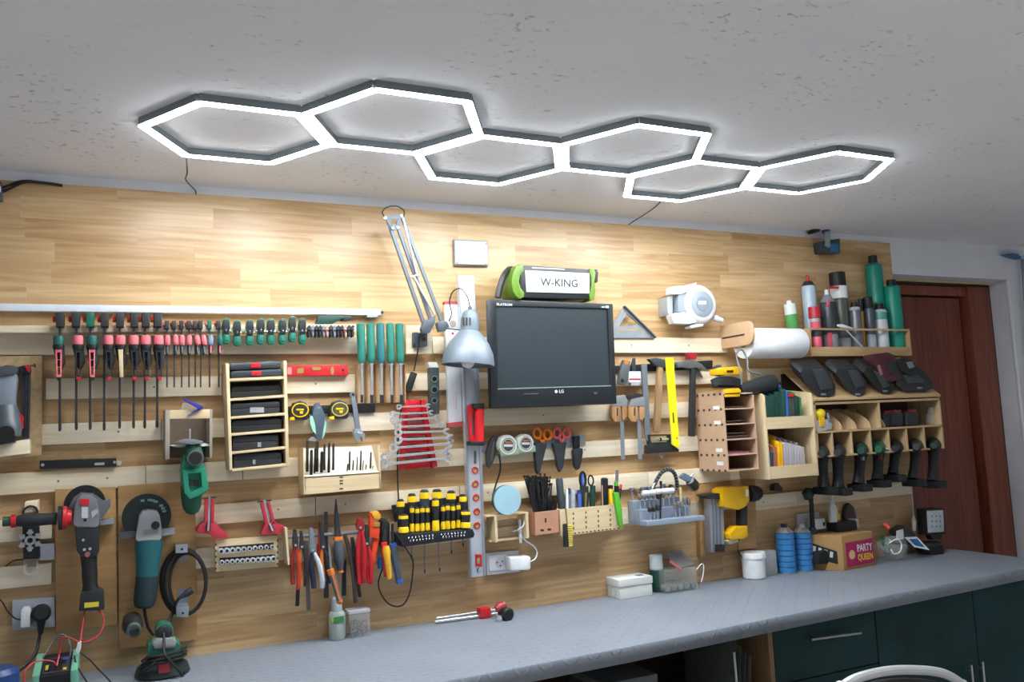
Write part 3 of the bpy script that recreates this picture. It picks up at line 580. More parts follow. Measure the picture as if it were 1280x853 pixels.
one('thin_cable', B().tube(chord([(30, 700, .03), (18, 701, .02), (8, 708, .012), (-2, 722, .01), (-12, 730, .01)]), .0018).tube(chord([(-10, 740, .01), (2, 752, .012), (10, 765, .02), (20, 774, .035), (30, 775, .05)]), .0018), CORD, 'thin black charging cable looping at the left edge to the outlet', 'cable')
# green angle grinder
t = T('angle_grinder', 'teal corded angle grinder with silver head and dark cutting disc', 'angle grinder')
ds = part(t, 'cutting_disc', disc(B(), 183.3, 646.5, .045, 28.6), M('#1d2a2a', .6))
for k in range(9):
    a = math.radians(15+k*11); c_ = P(183.3, 646.5, .045); q = mpp(c_); cc = c_+Vector((math.cos(a)*21*q, 0, math.sin(a)*21*q)); 
    if k % 4 != 3: part(ds, 'disc_print', B().box(cc-Vector((2.2*q, -.0002, 1.4*q)), cc+Vector((2.2*q, .0006, 1.4*q))), M('#7f9a94', .6))
part(t, 'gear_head', B().pp([(170, 668), (174, 645), (178, 639.5), (187, 637.5), (197, 639), (200, 645), (203, 664), (202.5, 673), (198, 678), (172, 678), (169, 674)], .055, .115), M('#b3b6ba', .28, .7), bev=.007)
part(t, 'spindle_button', disc(B(), 194.3, 657, .118, 5, .005, 16), BLK)
part(t, 'badge', B().pp([(180, 663), (197, 661.5), (198, 667), (179, 668.5)], .115, .1165), M('#8e9195', .3, .6))
part(t, 'motor_body', B().lathe(P(186.5, 675, .085), P(184, 720, .085), [(0, .038), (.15, .0395), (.6, .034), (1, .031)], 18), M('#1f5f66', .4))
part(t, 'grip', B().lathe(P(184, 718, .085), P(180, 760, .085), [(0, .0305), (.4, .031), (.8, .0305), (.95, .027), (1, .02)], 16), M('#23333a', .5))
part(t, 'side_handle', B().lathe(P(165, 776, .06), P(167, 787, .145), [(0, .026), (.5, .029), (.9, .024), (1, .021)], 18), BLK2)
part(t, 'handle_socket', B().ring(P(167.5, 789, .15), .0165, .0045, (0, 1, -.15), 18, 8).lathe(P(167, 783, .13), P(167.5, 788.6, .15), [(0, .02), (1, .0195)], 16), M('#6d7470', .4, .3))
part(t, 'handle_bore', B().cyl(P(167.5, 789, .151), P(167.5, 789, .152), .0145, n=16), BLK)
part(t, 'hanger_bracket', B().pp([(150, 665), (169, 664), (169, 672), (150, 674)], .024, .05), M('#6b6f74', .4, .6), bev=.001); part(t, 'hanger_bracket', B().pp([(201, 662), (218.5, 659.5), (218.5, 667.5), (201, 671)], .024, .06), ALU, bev=.001)
part(t, 'power_cord', B().tube(chord([(180, 758, .085), (182, 772, .08), (186, 786, .07), (194, 795, .07), (205, 798, .09)]), .0045), CORD)
# cable coil on two brackets
for y0, y1, x, l in ((682, 710, 227, 'upper bent steel bracket holding the black cord coil'), (736.5, 772, 228, 'lower bent steel bracket holding the black cord coil')):
    t = T('steel_bracket', l, 'bracket', 'coil brackets')
    part(t, 'plate', B().pp([(x-7.5, y0), (x+7.5, y0-1), (x+8, y1-9), (x-7, y1-8)], .022, .026) if y0 < 700 else B().pp([(x-5, y0), (x+8.5, y0-.5), (x+8, y1-9), (x-7, y1-8)], .022, .026), M('#8f96a2', .35, .6))
    part(t, 'lip', B().pp([(x-7.5, y0), (x+7.5, y0-1), (x+7.5, y0+9), (x-7.5, y0+10)], .026, .085) if y0 < 700 else B().pp([(x-7.7, y1-13), (x+8, y1-13.5), (x+7.5, y1), (x-7.7, y1)], .026, .085), ALU, bev=.001)
    part(t, 'screw_hole', disc(B(), x+.5, y0+5 if y0 < 700 else y1-5, .086, 1.6, .002, 8), BLK)
t = T('cord_coil', 'black power cord coiled over the two steel brackets', 'cable')
for k, (rx, rz, dx, dz, d) in enumerate(((27, 40, 0, 0, .05), (25, 38.5, 2, .5, .06), (28.5, 41.5, -.5, 0, .042), (22.5, 37, 4.5, 1, .052))):
    part(t, 'cord_turn', B().tube([P(230+dx+rx*math.cos(a*math.pi/14), 728+dz+rz*math.sin(a*math.pi/14), d) for a in range(28)], .0046, 6, True), CORD)
part(t, 'plug', B().lathe(P(224, 748, .09), P(240, 738, .08), [(0, .005), (.3, .007), (.6, .011), (1, .010)], 10), BLK2)
part(t, 'cord_tail', B().tube(chord([(224, 748, .09), (219, 756, .085), (216, 766, .07), (212, 776, .08), (209, 785, .1)]), .0045), CORD)
# red corner clamps
def corner_clamp(label, tip, knee, base, scr):
    t = T('corner_clamp', label, 'clamp', 'red corner clamps'); MAG = M('#c23547', .4)
    for s_ in (-1, 1): part(t, 'rail', B().bar(P(tip[0]+s_*4.2, tip[1], .06), P(knee[0]+s_*4.2, knee[1], .06), .009, .02), MAG, bev=.001)
    part(t, 'screw', B().cyl(P(tip[0]-.6, tip[1]-3, .062), P(knee[0], knee[1]+9, .062), .0052), CHR)
    part(t, 'cross_bar', B().cyl(P(tip[0]-9, tip[1]-.5, .06), P(tip[0]+8, tip[1]-2.5, .06), .0028), RUST)
    part(t, 'base', B().pp(base, .03, .07), MAG, bev=.002)
    part(t, 'slot', B().bar(P(knee[0]-.2, knee[1], .0725), P(scr[0], scr[1], .0725), .012, .006), BLK2); part(t, 'slot_screw', B().cyl(P(knee[0]-.3, knee[1], .077), P(scr[0], scr[1], .077), .0035), CHR)
corner_clamp('dark red corner clamp, the left one, above the socket holder', (262, 624), (261, 654), [(245.5, 664), (249, 658), (253, 653.5), (270, 654), (275, 661), (287, 669), (284, 673), (268, 674), (262, 668), (247, 666.5)], (260, 664))
corner_clamp('bright red corner clamp, the right one, tilted beside the drill-bit box', (331, 628), (337.5, 655), [(326, 669), (331, 656), (343.5, 651.5), (347, 655), (356.5, 658), (355, 665), (347, 668)], (341, 664))
# socket holder
t = T('socket_holder', 'pale plywood plate with two slots of chrome sockets', 'socket holder')
b = B().pp([(268.5, 675.5), (347, 669.5), (348, 708.5), (270, 715)], .05, .056)
part(t, 'front_plate', b, PLYX)
part(t, 'side', B().pp([(268.5, 675.5), (270.3, 675.4), (271.5, 714.8), (270, 715)], .02, .05), PLY); part(t, 'side', B().pp([(345.5, 669.7), (347, 669.5), (348, 708.5), (346.5, 708.7)], .02, .05), PLY)
for k in range(5):
    for xx, yy in ((269.3, 680+k*7.5), (346.2, 675+k*7.3)): part(t, 'finger_joint', B().rect(xx-.2, yy, xx+1.6, yy+2.6, .0555, .0567), M('#4a3a2a', .8))
for (xa_, ya, xb_, yb, n_) in ((274.5, 688, 341, 682.5, 10), (275.5, 702, 342.5, 697.5, 11)):
    part(t, 'slot', B().bar(P(xa_-1, ya, .0565), P(xb_+1, yb, .0565), .020, .001), BLK)
SOCK = M('#dfe2e6', .25, .55)
for r_, (xa_, ya, xb_, yb, n_) in enumerate(((276, 688.5, 339.5, 683, 10), (277, 702.3, 341, 697.8, 11))):
    for k in range(n_):
        q = k/(n_-1); x, y = xa_+(xb_-xa_)*q, ya+(yb-ya)*q; rad = (4.2-1.3*q if r_ == 0 else 3.1+1.0*q)/1.12; c_ = P(x, y+.5, .057); m_ = mpp(c_)
        side = 'largest at the left' if (r_ == 0) else 'largest at the right'
        t = T('socket', 'chrome socket, %s from the left in the %s slot of the holder' % (ORD[k], 'upper' if r_ == 0 else 'lower'), 'socket', 'chrome sockets in the holder')
        part(t, 'barrel', B().lathe(c_, c_+Vector((0, .016, 0)), [(0, rad*m_), (.9, rad*m_), (1, rad*.85*m_)], 12), SOCK); part(t, 'bore', B().cyl(c_+Vector((0, .0155, 0)), c_+Vector((0, .0163, 0)), rad*.55*m_, n=10), BLK)
# outlet on the left
t = T('wall_outlet', 'grey double wall outlet on the left below the snowflake tool', 'outlet')
part(t, 'plate', B().pp([(15, 751), (68.5, 746.5), (69.5, 784), (15, 788.5)], .001, .016), M('#b9bfca', .4), bev=.003)
part(t, 'socket_insert', B().pp([(42, 754.5), (63, 752.5), (64, 778), (42.5, 780)], .016, .020), M('#cdd2da', .4), bev=.002)
one('usb_charger', B().pp([(25.5, 764), (28, 761), (36, 760.5), (38.5, 763), (38, 784.5), (25.5, 785.5)], .017, .055), WHITE, 'white plug-in phone charger in the left outlet', 'charger', bev=.004)
t = T('black_plug', 'black mains plug with cord in the left outlet', 'plug')
part(t, 'head', B().lathe(P(51.5, 767, .021), P(51.5, 767, .065), [(0, .024), (.5, .026), (.85, .024), (1, .017)], 16), BLK)
part(t, 'neck', B().lathe(P(52, 768, .052), P(50.5, 793, .05), [(0, .013), (.5, .011), (1, .006)], 10), BLK)
part(t, 'cord', B().tube(chord([(50.5, 791, .05), (48, 803, .05), (45, 815, .07), (36, 828, .09), (20, 842, .12), (0, 858, .15)]), .0045), CORD)
# bench charger with red wires
t = T('bench_charger', 'green-sided black battery charger with red leads on the worktop', 'charger'); CG = M('#6fae93', .4)
f0, f1 = .10, .27
zt = P(60, 816, f0).z; xl = P(40, 830, f1).x; xr = P(97, 830, f1).x; zm = P(60, 843, f1).z
def sideprof(x): return [Vector((x, f0, ZB+.001)), Vector((x, f1, ZB+.001)), Vector((x, f1, zm)), Vector((x, f0+.03, zt)), Vector((x, f0, zt))]
part(t, 'side_cheek', B().prism(sideprof(xl), (.017, 0, 0)), CG, bev=.003); part(t, 'side_cheek', B().prism(sideprof(xr-.017), (.017, 0, 0)), CG, bev=.003)
part(t, 'body', B().prism([p+Vector((.017, 0, -.006 if p.z > ZB+.01 else .004)) for p in sideprof(xl)], (xr-xl-.034, 0, 0)), BLK)
def onslope(u_, v_, h=0.): # u across, v down the sloping panel
    a = Vector((xl+.017, f0+.03, zt-.006)); b_ = Vector((xl+.017, f1, zm-.006)); n_ = Vector((0, zt-zm, f1-f0-.03)).normalized()
    return a.lerp(b_, v_)+Vector(((xr-xl-.034)*u_, 0, 0))+n_*h
def slopebox(u0, v0, u1, v1, h): return B().prism([onslope(u0, v0), onslope(u1, v0), onslope(u1, v1), onslope(u0, v1)], onslope(0, 0, h)-onslope(0, 0))
part(t, 'panel', slopebox(.06, .12, .94, .9, .002), M('#33373d', .4)); part(t, 'display', slopebox(.12, .2, .68, .8, .003), M('#14171a', .2))
part(t, 'button', slopebox(.74, .74, .86, .84, .004), YEL); part(t, 'led_row', slopebox(.14, .5, .24, .75, .0036), M('#b59b2a', .5)); part(t, 'knob', B().cyl(onslope(.8, .42), onslope(.8, .42, .012), .011, n=14), M('#4a4e78', .3))
one('white_connector', B().pp([(94, 815), (97, 804), (101.5, 802.5), (101, 812), (97, 819)], .18, .20), WHITE, 'white plug connector joining the red leads above the charger', 'connector', bev=.001)
RW = M('#c23340', .45)
one('red_lead', B().tube(chord([(106, 762, .10), (104, 775, .12), (102, 790, .16), (100.5, 804, .19)]), .0022).tube(chord([(119, 761, .11), (127, 767, .12), (130, 779, .13), (124, 793, .15), (112, 801, .17), (100, 803, .19), (88, 798, .2), (79, 797, .2), (76, 806, .2), (74, 818, .2), (71, 833, .22)]), .0022), RW, 'red wire looping from the grinder battery down to the charger', 'wire')
one('red_lead', B().tube(chord([(70, 832, .235), (66, 827.5, .24), (54, 826, .25), (42, 829, .27), (32, 838, .29), (30, 850, .3), (33, 862, .3)]), .0022), RW, 'red wire curling over the left cheek of the charger', 'wire')
one('black_lead', B().tube(chord([(100, 816, .19), (112, 825, .2), (124, 838, .2), (134, 848, .2), (142, 858, .2)]), .002).tube(chord([(93, 820, .2), (96, 832, .22), (104, 846, .24), (112, 858, .24)]), .002), CORD, 'thin black leads running right from the charger', 'wire')
one('grey_lead', B().tube(chord([(54, 822, .15), (60, 812, .14), (67, 800, .13), (76, 793.5, .13), (84, 797, .13), (88, 808, .14), (88, 820, .15)]), .0019), GREY, 'grey wire arching over the back of the charger', 'wire')
b = B().lathe(P(-4, 862, .3), P(-4, 836, .3), [(0, .045), (.1, .05), (.75, .05), (1, .04)], 20)
one('blue_tape_roll', b, M('#1f3f78', .4), 'dark blue round tub at the bottom left corner', 'tub')
# sander standing on the worktop
sx = P(205, 830, .16); t = T('palm_sander', 'dark green sander with its black cord wrapped round, on the worktop', 'sander'); SG = M('#2f6b58', .45)
part(t, 'base', B().lathe(Vector((sx.x-.004, .16, ZB+.001)), Vector((sx.x-.004, .16, P(205, 826, .16).z)), [(0, .052), (.1, .075), (.7, .068), (1, .045)], 18), M('#242b2c', .5))
part(t, 'red_switch', B().pp([(197.5, 831.5), (211, 829.5), (212.5, 841), (198, 843)], .2, .232), M('#b8393f', .45), bev=.003)
part(t, 'body', B().pp([(183, 819), (185, 808), (193, 803), (217, 801), (226, 806), (227, 819), (220, 823), (190, 824)], .11, .20), SG, bev=.008)
part(t, 'silver_plate', B().pp([(190, 804), (196, 799.5), (215, 798.5), (221, 803), (218, 811), (193, 812)], .13, .204), M('#b9bdbb', .3, .5), bev=.004)
part(t, 'handle', B().pp([(194.5, 801), (194, 787), (198, 781), (206, 779), (214, 781.5), (217.5, 788), (217, 800)], .12, .175), SG, bev=.008)
part(t, 'motor_cap', B().lathe(P(205, 792, .176), P(205, 792, .186), [(0, .022), (.7, .02), (1, .012)], 16), BLK)
b = B()
for k, yy in enumerate((817, 822, 826)): b.tube(spline([P(178-k, yy+10, .16), P(184, yy+6, .225), P(204, yy+2, .235), P(224, yy-3, .225), P(232, yy-8, .17), P(228, yy-6, .11), P(190, yy+2, .1)], 6, True), .0038)
b.tube(chord([(205, 792, .188), (205, 805, .212), (206, 818, .236), (216, 830, .24), (226, 842, .235), (231, 850, .2), (229, 840, .21)]), .0038); b.tube(chord([(196, 824, .238), (186, 836, .24), (174, 843, .2), (184, 840, .22)]), .0035)
part(t, 'cord', b, CORD)
# ================================================================ centre: tapes, bits, wrenches, screwdrivers, pliers
GST = M('#8b9098', .35, .5)
one('magnetic_tool_strip', B().pp([(357, 508.5), (469, 504.5), (469, 515.5), (358, 519)], .0205, .032), BLK, 'black magnetic strip behind the yellow tape measures', 'magnetic strip', bev=.0015)
def tape(x, y, s, body, face, ring, label, cat='tape measure', rot=0., grp=None):
    t = T('tape_measure', label, cat, grp)
    part(t, 'case', B().pp([(x-12*s, y+12*s), (x-11*s, y), (x-7*s, y-9.5*s), (x, y-12*s), (x+8*s, y-9.5*s), (x+12*s, y-2*s), (x+12*s, y+9*s), (x+9*s, y+12*s)], .034, .075), body, bev=.004)
    part(t, 'face_ring', B().ring(P(x+.5, y, .076), 9.2*s*mpp(P(x, y, .076)), .0022, n=18, ell=(1.08, .9)), ring)
    part(t, 'face', disc(B(), x+.5, y, .0775, 7.6*s, .004, 18), face)
    part(t, 'face_print', B().rect(x-4.5*s, y-1.8*s, x+5*s, y+.2*s, .0775, .0781).rect(x, y+1.4*s, x+4*s, y+4.4*s, .0775, .0781), YEL if body is BLK2 else LGREY)
    part(t, 'blade_end', B().pp([(x-12*s, y+9*s), (x-7*s, y+8.5*s), (x-6*s, y+12.5*s), (x-12.4*s, y+12.6*s)], .05, .077), YEL if body is BLK2 else CHR, bev=.001)
tape(374.8, 513, 1, BLK2, BLK2, YEL, 'yellow and black tape measure left of the grey utility knife', grp='tape measures')
tape(424.5, 512, 1, BLK2, M('#55543a', .4), M('#c9b65a', .4), 'worn yellow and black tape measure between utility knife and adjustable wrench', grp='tape measures')
t = T('utility_knife', 'grey folding utility knife with mint trim between two tape measures', 'knife')
part(t, 'handle', B().pp([(391.5, 512), (394, 504.5), (399, 502.5), (404, 513), (407, 520), (408, 530), (405.5, 545), (402, 551), (396, 550), (392, 540), (389, 528)], .034, .055), M('#4d5c66', .4), bev=.003)
part(t, 'mint_trim', B().pp([(387, 522), (390.5, 519.5), (394, 531), (395.5, 544), (391, 539), (387.5, 530)], .036, .057), M('#a5d8bf', .4), bev=.002); part(t, 'mint_trim', B().pp([(406.5, 524), (408.3, 530), (406, 544), (402.5, 550), (404, 540)], .036, .0565), M('#a5d8bf', .4), bev=.001)
part(t, 'blade_holder', B().pp([(384, 551), (390, 546), (397, 549), (395, 552)], .04, .05), CHR); part(t, 'rivet', disc(disc(B(), 398.5, 510, .0565, 1.4, .003, 8), 395.5, 517, .0565, 1, .003, 8), CHR)
t = T('adjustable_wrench', 'steel adjustable wrench hanging jaw down beside the tape measures', 'wrench')
part(t, 'handle', B().bar(P(441.5, 497, .045), P(447.5, 538, .045), .0155, .01, .018, .012), M('#9aa3b0', .35, .6), bev=.002)
part(t, 'ring_end', B().ring(P(441.2, 494, .045), .0075, .0035), M('#9aa3b0', .35, .6)); part(t, 'jaw', B().pp([(441.5, 541), (444, 536), (451, 536.5), (456.5, 543), (456, 549), (453.5, 552), (452.5, 546.5), (449, 546.5), (449, 553.5), (445.5, 551.5)], .036, .056), M('#a7b0bd', .32, .6), bev=.001)
part(t, 'worm_gear', B().cyl(P(446.5, 541, .057), P(451.5, 541.5, .057), .0035), CHR)
# drill-bit box
t = T('drill_bit_box', 'pale plywood box on the wall with rows of drill bits', 'drill bit box'); dF = .11
part(t, 'side', B().pp([(378.8, 560), (380.8, 560), (382, 618), (380, 619)], .021, dF), PLY); part(t, 'side', B().pp([(472.5, 556.5), (474.5, 556.3), (476.5, 610.5), (474.5, 611)], .021, dF), PLY)
part(t, 'front', B().pp([(380.5, 596.5), (474.5, 590.5), (476, 610.5), (381.5, 618.5)], dF-.005, dF), PLYX)
bb = M('#efe6d2', .7)
part(t, 'back_board', B().prism([P(380, 561, .03), P(473.5, 557, .03), P(474.5, 588, .09), P(381, 594, .09)], (0, -.004, 0)), bb)
part(t, 'hole_strip', B().prism([P(381, 594, .09), P(474.5, 588, .09), P(474.5, 590.7, dF), P(380.8, 596.7, dF)], (0, 0, -.004)), bb)
for yy in (596, 600.5, 604, 610.5): part(t, 'joint_slot', B().rect(424.5, yy, 428.8, yy+1.7, dF-.0005, dF+.0006), BLK2)
LB = [(384, 549, 4.4, 590), (389, 562, 4.6, 594), (396, 551, 5.2, 590), (402, 564, 4.6, 591), (405.3, 554, 3.4, 588), (411, 552.5, 4, 591), (416.5, 554, 3.8, 588), (393, 560, 2.6, 592)]
RB = [(436.6, 564, 3, 588), (434, 580, 2, 589), (441, 575, 2, 588), (446, 571, 1.8, 588), (450.6, 563, 2.8, 588), (453.5, 575, 1.6, 588), (457, 581, 1.6, 587), (463, 565, 2.6, 586), (465.5, 583, 1.2, 586)]
def bit(x, y0, wd, y1, label, grp):
    a, c_ = P(x, y1, .094), P(x+(.4 if wd > 3 else .8), y0, .085); r = wd/2*mpp(a); n_ = 9; prof = []
    for k in range(n_): prof += [(.42+.56*k/n_, r*1.0), (.42+.56*(k+.5)/n_, r*.72)]
    one('drill_bit', B().lathe(a, c_, [(0, r*.8), (.40, r*.8)]+prof+[(1, r*.2)], 7), M('#22231f', .4, .5), label, 'drill bit', grp)
for i, a in enumerate(LB): bit(*a, ('fat black drill bit, %s from left in the left cluster of the bit box' % ORD[i]) if i < 7 else 'thin black drill bit half hidden among the fat ones at the left', 'fat drill bits')
for i, a in enumerate(sorted(RB)): bit(*a, 'thin drill bit, %s from left in the right half of the bit box' % ORD[i], 'thin drill bits')
# wrench rack
t = T('wrench_rack', 'red plastic ladder rack holding nine combination wrenches', 'wrench rack'); RR = M('#c71f2c', .35)
part(t, 'rail', B().pp([(506, 500), (511, 500), (506.5, 586.5), (500.5, 588)], .03, .055), RR, bev=.001); part(t, 'rail', B().pp([(526, 500), (531, 500), (547, 583), (541, 585.5)], .03, .055), RR, bev=.001)
part(t, 'top_plate', B().pp([(506, 500), (531, 500), (533.5, 514), (505.3, 515)], .024, .04), RR, bev=.001); part(t, 'bottom_plate', B().pp([(502, 578), (545.5, 575), (547, 583.5), (500.5, 588)], .024, .045), RR, bev=.001)
for y in (523, 532, 543, 553, 562, 569.5): 
    k = (y-500)/86; part(t, 'rung', B().pp([(506-4*k, y-1.4), (530.5+14*k, y-2.8), (530.5+14*k, y+1.2), (506-4*k, y+2.6)], .024, .038), RR)
WR = [(497.5, 509, 536, 507.5), (490, 518, 539, 516), (490, 526, 545.5, 522.5), (496, 534, 552, 531.5), (496, 541, 558.5, 539.5), (496, 550, 563, 547.5), (490, 560.5, 564, 554.5), (479, 572, 559.5, 564), (477, 581, 561, 572.5)]
for i, (x0, y0, x1, y1) in enumerate(WR):
    s_ = .55+.06*i; l = ['shortest chrome wrench, topmost in the red rack']+['chrome combination wrench, %s from the top of the red rack' % ORD[k] for k in range(1, 8)]+['longest chrome combination wrench, lowest in the red rack']
    t = T('combination_wrench', l[i], 'wrench', 'wrenches in the red rack'); dd = .064; a, c_ = P(x0, y0, dd), P(x1, y1, dd); u_ = (c_-a).normalized(); v_ = Vector((-u_.z, 0, u_.x)); m_ = mpp(a); e = 8*s_*m_
    part(t, 'shank', B().bar(a+u_*e*.5, c_-u_*e*.6, .0072*s_+.0015, .006*s_+.002), CHR, bev=.0008)
    part(t, 'ring_end', B().ring(a+u_*e*.3, 4.8*s_*m_, 2.2*s_*m_, (0, 1, .1), 14, 6), CHR)
    o = c_-u_*e*.3; w_ = 5.6*s_*m_
    pts = [o-u_*e*.5+v_*w_*.45, o+v_*w_, o+u_*e*.75+v_*w_*.85, o+u_*e*.8+v_*w_*.35, o+u_*e*.15+v_*w_*.32, o+u_*e*.1-v_*w_*.32, o+u_*e*.6-v_*w_*.4, o+u_*e*.55-v_*w_*.9, o-v_*w_, o-u_*e*.5-v_*w_*.45]
    part(t, 'open_end', B().prism([p+Vector((0, .003, 0)) for p in pts], (0, -.006, 0)), CHR, bev=.0006)
# ---------------------------------------------------------------- screwdriver rack
t = T('screwdriver_rack', 'black tray rack on the wall full of yellow and black screwdrivers', 'screwdriver rack')
part(t, 'tray', B().pp([(499, 668.5), (591, 662), (593.5, 668), (592, 672.5), (503, 684.5)], .022, .13), M('#1b1d24', .45), bev=.002)
part(t, 'back_plate', B().pp([(490, 632), (590, 618), (592, 663), (497, 670)], .0205, .028), BLK)
for row, (x0, y0, x1, y1) in enumerate(((511, 672, 541, 668.5), (513, 675.5, 541, 672), (552, 667.5, 581, 664.8), (554, 671, 580, 668.5))):
    for k in range(8):
        q = k/7; x, y = x0+(x1-x0)*q, y0+(y1-y0)*q; part(t, 'screw_bit', B().cyl(P(x, y, .1302), P(x, y+1.9, .1345), .0017, n=6), CHR)
KY, KB = M('#f0c818', .4), M('#22242a', .45)
def driver(x, y0, y1, w0, dd, label, grp, blade=None, dark=KB, yellow_end=False):
    t = T('screwdriver', label, 'screwdriver', grp); a, c_ = P(x, y0, dd), P(x+.3, y1, dd); r = w0/2*mpp(a)
    part(t, 'handle', B().lathe(a.lerp(c_, .0), c_, [(0, r*.55), (.04, r*.85), (.10, r*.92), (.3, r), (.7, r*.86), (.9, r*.8), (1, r*.6)], 12), dark)
    part(t, 'yellow_band', B().lathe(a.lerp(c_, .08), a.lerp(c_, .25), [(0, r*.96), (.5, r*1.05), (1, r*1.05)], 12), KY)
    if yellow_end: part(t, 'yellow_collar', B().lathe(a.lerp(c_, .68), a.lerp(c_, 1.02), [(0, r*.9), (.3, r*1.08), (.9, r*1.12), (1, r*.8)], 12), KY)
    if blade: part(t, 'blade', B().cyl(P(x+.3, y1-2, dd), P(x+blade[0], blade[1], dd), .0024, n=8), GST); part(t, 'tip', B().cyl(P(x+blade[0], blade[1]-3.5, dd), P(x+blade[0], blade[1]+1, dd), .0034, .002, n=8), BLK2)
g = 'yellow and black screwdrivers in the rack'
back = [(500.5, 624, 662, 10, None), (514.8, 617, 660, 11.5, (-.2, 698)), (530.4, 612, 658, 12.5, (.6, 716)), (546.2, 611.5, 658, 13, (3.4, 714)), (563.8, 613.5, 656, 12, (.7, 692)), (578.6, 618, 655, 9.5, (.3, 683))]
for i, (x, y0, y1, wd, bl) in enumerate(back): driver(x, y0, y1, wd, .075, ['screwdriver at the far left of the rack back row, handle with yellow top', 'tall screwdriver, second from left in the rack back row', 'tall grey-handled screwdriver, third from left in the rack back row', 'tallest screwdriver in the middle of the rack back row', 'tall screwdriver, second from right in the rack back row', 'screwdriver at the right end of the rack back row, by the long level'][i], g, bl, M('#3a3f45', .35) if i == 2 else KB)
small = [(514.8, 633, 665), (521.4, 634, 664.5), (527.8, 633, 664), (534.4, 633, 663.5), (553.7, 631.5, 662), (559.6, 630, 661.5), (566.3, 631, 661), (573, 629.5, 660)]
for i, (x, y0, y1) in enumerate(small): driver(x, y0, y1, 5.4, .10, 'slim screwdriver with yellow ends, %s from left in the rack front row' % ORD[i], g, None, KB, True)
driver(544.3, 622.5, 664, 8.6, .108, 'stout screwdriver with yellow ends standing in the middle of the rack front', g, None, KB, True)
for x, y0, y1, l in ((504.3, 643, 666, 'stubby screwdriver at the left front corner of the rack'), (582.2, 638, 660, 'stubby screwdriver at the right front corner of the rack')): driver(x, y0, y1, 12, .112, l, g, None, KB, True)
# ---------------------------------------------------------------- pliers rail and the tools on it
t = T('pliers_rail', 'wooden rail and steel rod that the row of pliers hangs on', 'rail')
part(t, 'board', B().pp([(357, 664), (505, 652), (506, 690), (359, 704)], .0205, .03), MDF)
part(t, 'side', B().pp([(356, 660), (359, 660), (362, 706), (360, 707)], .03, .10), PLY); part(t, 'rod', B().cyl(P(358, 672, .06), P(486, 663, .06), .006), GST)
g = 'pliers and hand tools on the rail'
def pliers(name, label, head, piv, e1, e2, m1, m2, hm=None, dd=.085, w=3.2, hw=6, tip=None, cat='pliers'):
    t = T(name, label, cat, g); hm = hm or DST; m_ = mpp(P(piv[0], piv[1], dd))
    part(t, 'jaws', B().pp([(head[0]-hw*.28, head[1]), (head[0]+hw*.28, head[1]), (piv[0]+hw*.6, piv[1]-4), (piv[0]+hw*.5, piv[1]+3), (piv[0]-hw*.5, piv[1]+3), (piv[0]-hw*.6, piv[1]-4)], dd-.008, dd+.006), hm, bev=.001)
    part(t, 'pivot', disc(B(), piv[0], piv[1], dd+.008, 1.6, .004, 8), CHR)
    for e, m, s_ in ((e1, m1, -1), (e2, m2, 1)):
        k = spline([P(piv[0]+s_*1.2, piv[1]+2, dd), P((piv[0]+e[0])/2+s_*2.6, (piv[1]*.6+e[1]*.4), dd+.004*s_), P(e[0]+s_*.6, e[1]*.85+piv[1]*.15, dd+.004*s_), P(e[0], e[1], dd)], 5)
        n_ = len(k); part(t, 'grip', B().tube(k, [w*m_*(.55+.5*min(1, 3*q/(n_-1))*(1 if q < n_-1 else .6)) for q in range(n_)], 8), m)
        if tip: part(t, 'grip_tip', B().lathe(k[-3], k[-1], [(0, w*m_*1.08), (1, w*m_*.8)], 8), tip)
OR2 = M('#e07a2a', .45)
pliers('pliers', 'red-handled pliers at the left end of the rail', (369, 662), (369.5, 682), (366.5, 731), (372.5, 737), M('#8f2420', .45), M('#c23a2c', .45), w=2.6)
one('flat_file', B().bar(P(373.5, 715, .06), P(371.5, 758, .06), .012, .006), BLK2, 'dark flat file end below the red-handled pliers', 'file', g, bev=.001)
pliers('pliers', 'slim pliers with orange and black handles, second on the rail', (377, 664), (377.5, 684), (377.3, 731), (381, 733), OR2, BLK2, w=1.9, hw=4.5, dd=.09)
one('flat_file', B().bar(P(382.5, 676, .07), P(386, 763, .07), .013, .006, .012), M('#6d6462', .5, .4), 'long grey flat file hanging left of the navy pliers', 'file', g, bev=.001)
pliers('pliers', 'pliers with one navy and one white handle', (389, 660), (391, 688), (392.5, 736), (402.5, 735), NAVY, M('#c9d4de', .4), M('#8f98a6', .35, .6), w=3.2, hw=6.5, dd=.1)
one('screwdriver_shaft', B().cyl(P(399.5, 655, .07), P(399.5, 680, .07), .004).cyl(P(399.5, 680, .07), P(400, 700, .07), .008), RED, 'thin red-handled awl behind the navy and white pliers', 'awl', g)
pliers('pliers', 'long-nose pliers with orange and black handles in the middle of the rail', (401, 652), (404, 684), (405, 728), (411.5, 729), OR2, BLK2, w=2.5, hw=5.5, dd=.095)
one('flat_file', B().bar(P(407.5, 640, .055), P(407.8, 748, .055), .010, .006, .016), BLK2, 'black flat file behind the long-nose pliers', 'file', g, bev=.001)
t = T('bevel_screwdriver', 'grey screwdriver with orange end slanting over the spray bottle', 'screwdriver', g); a, c_ = P(414, 715, .115), P(424.5, 752, .115)
part(t, 'shaft', B().cyl(P(411.5, 684, .1), P(414, 716, .114), .0035), GST); part(t, 'handle', B().lathe(a, c_, [(0, .008), (.1, .010), (.6, .0095), (1, .0098)], 10), M('#5a6872', .4))
part(t, 'orange_stripe', B().bar(a+Vector((0, .0095, 0)), c_+Vector((0, .0095, 0)), .006, .003), OR2); part(t, 'orange_cap', B().ball(c_, .0105, 10, 7), OR2); part(t, 'orange_collar', B().cyl(P(412.5, 712, .114), P(414.8, 718.5, .115), .0115), OR2)
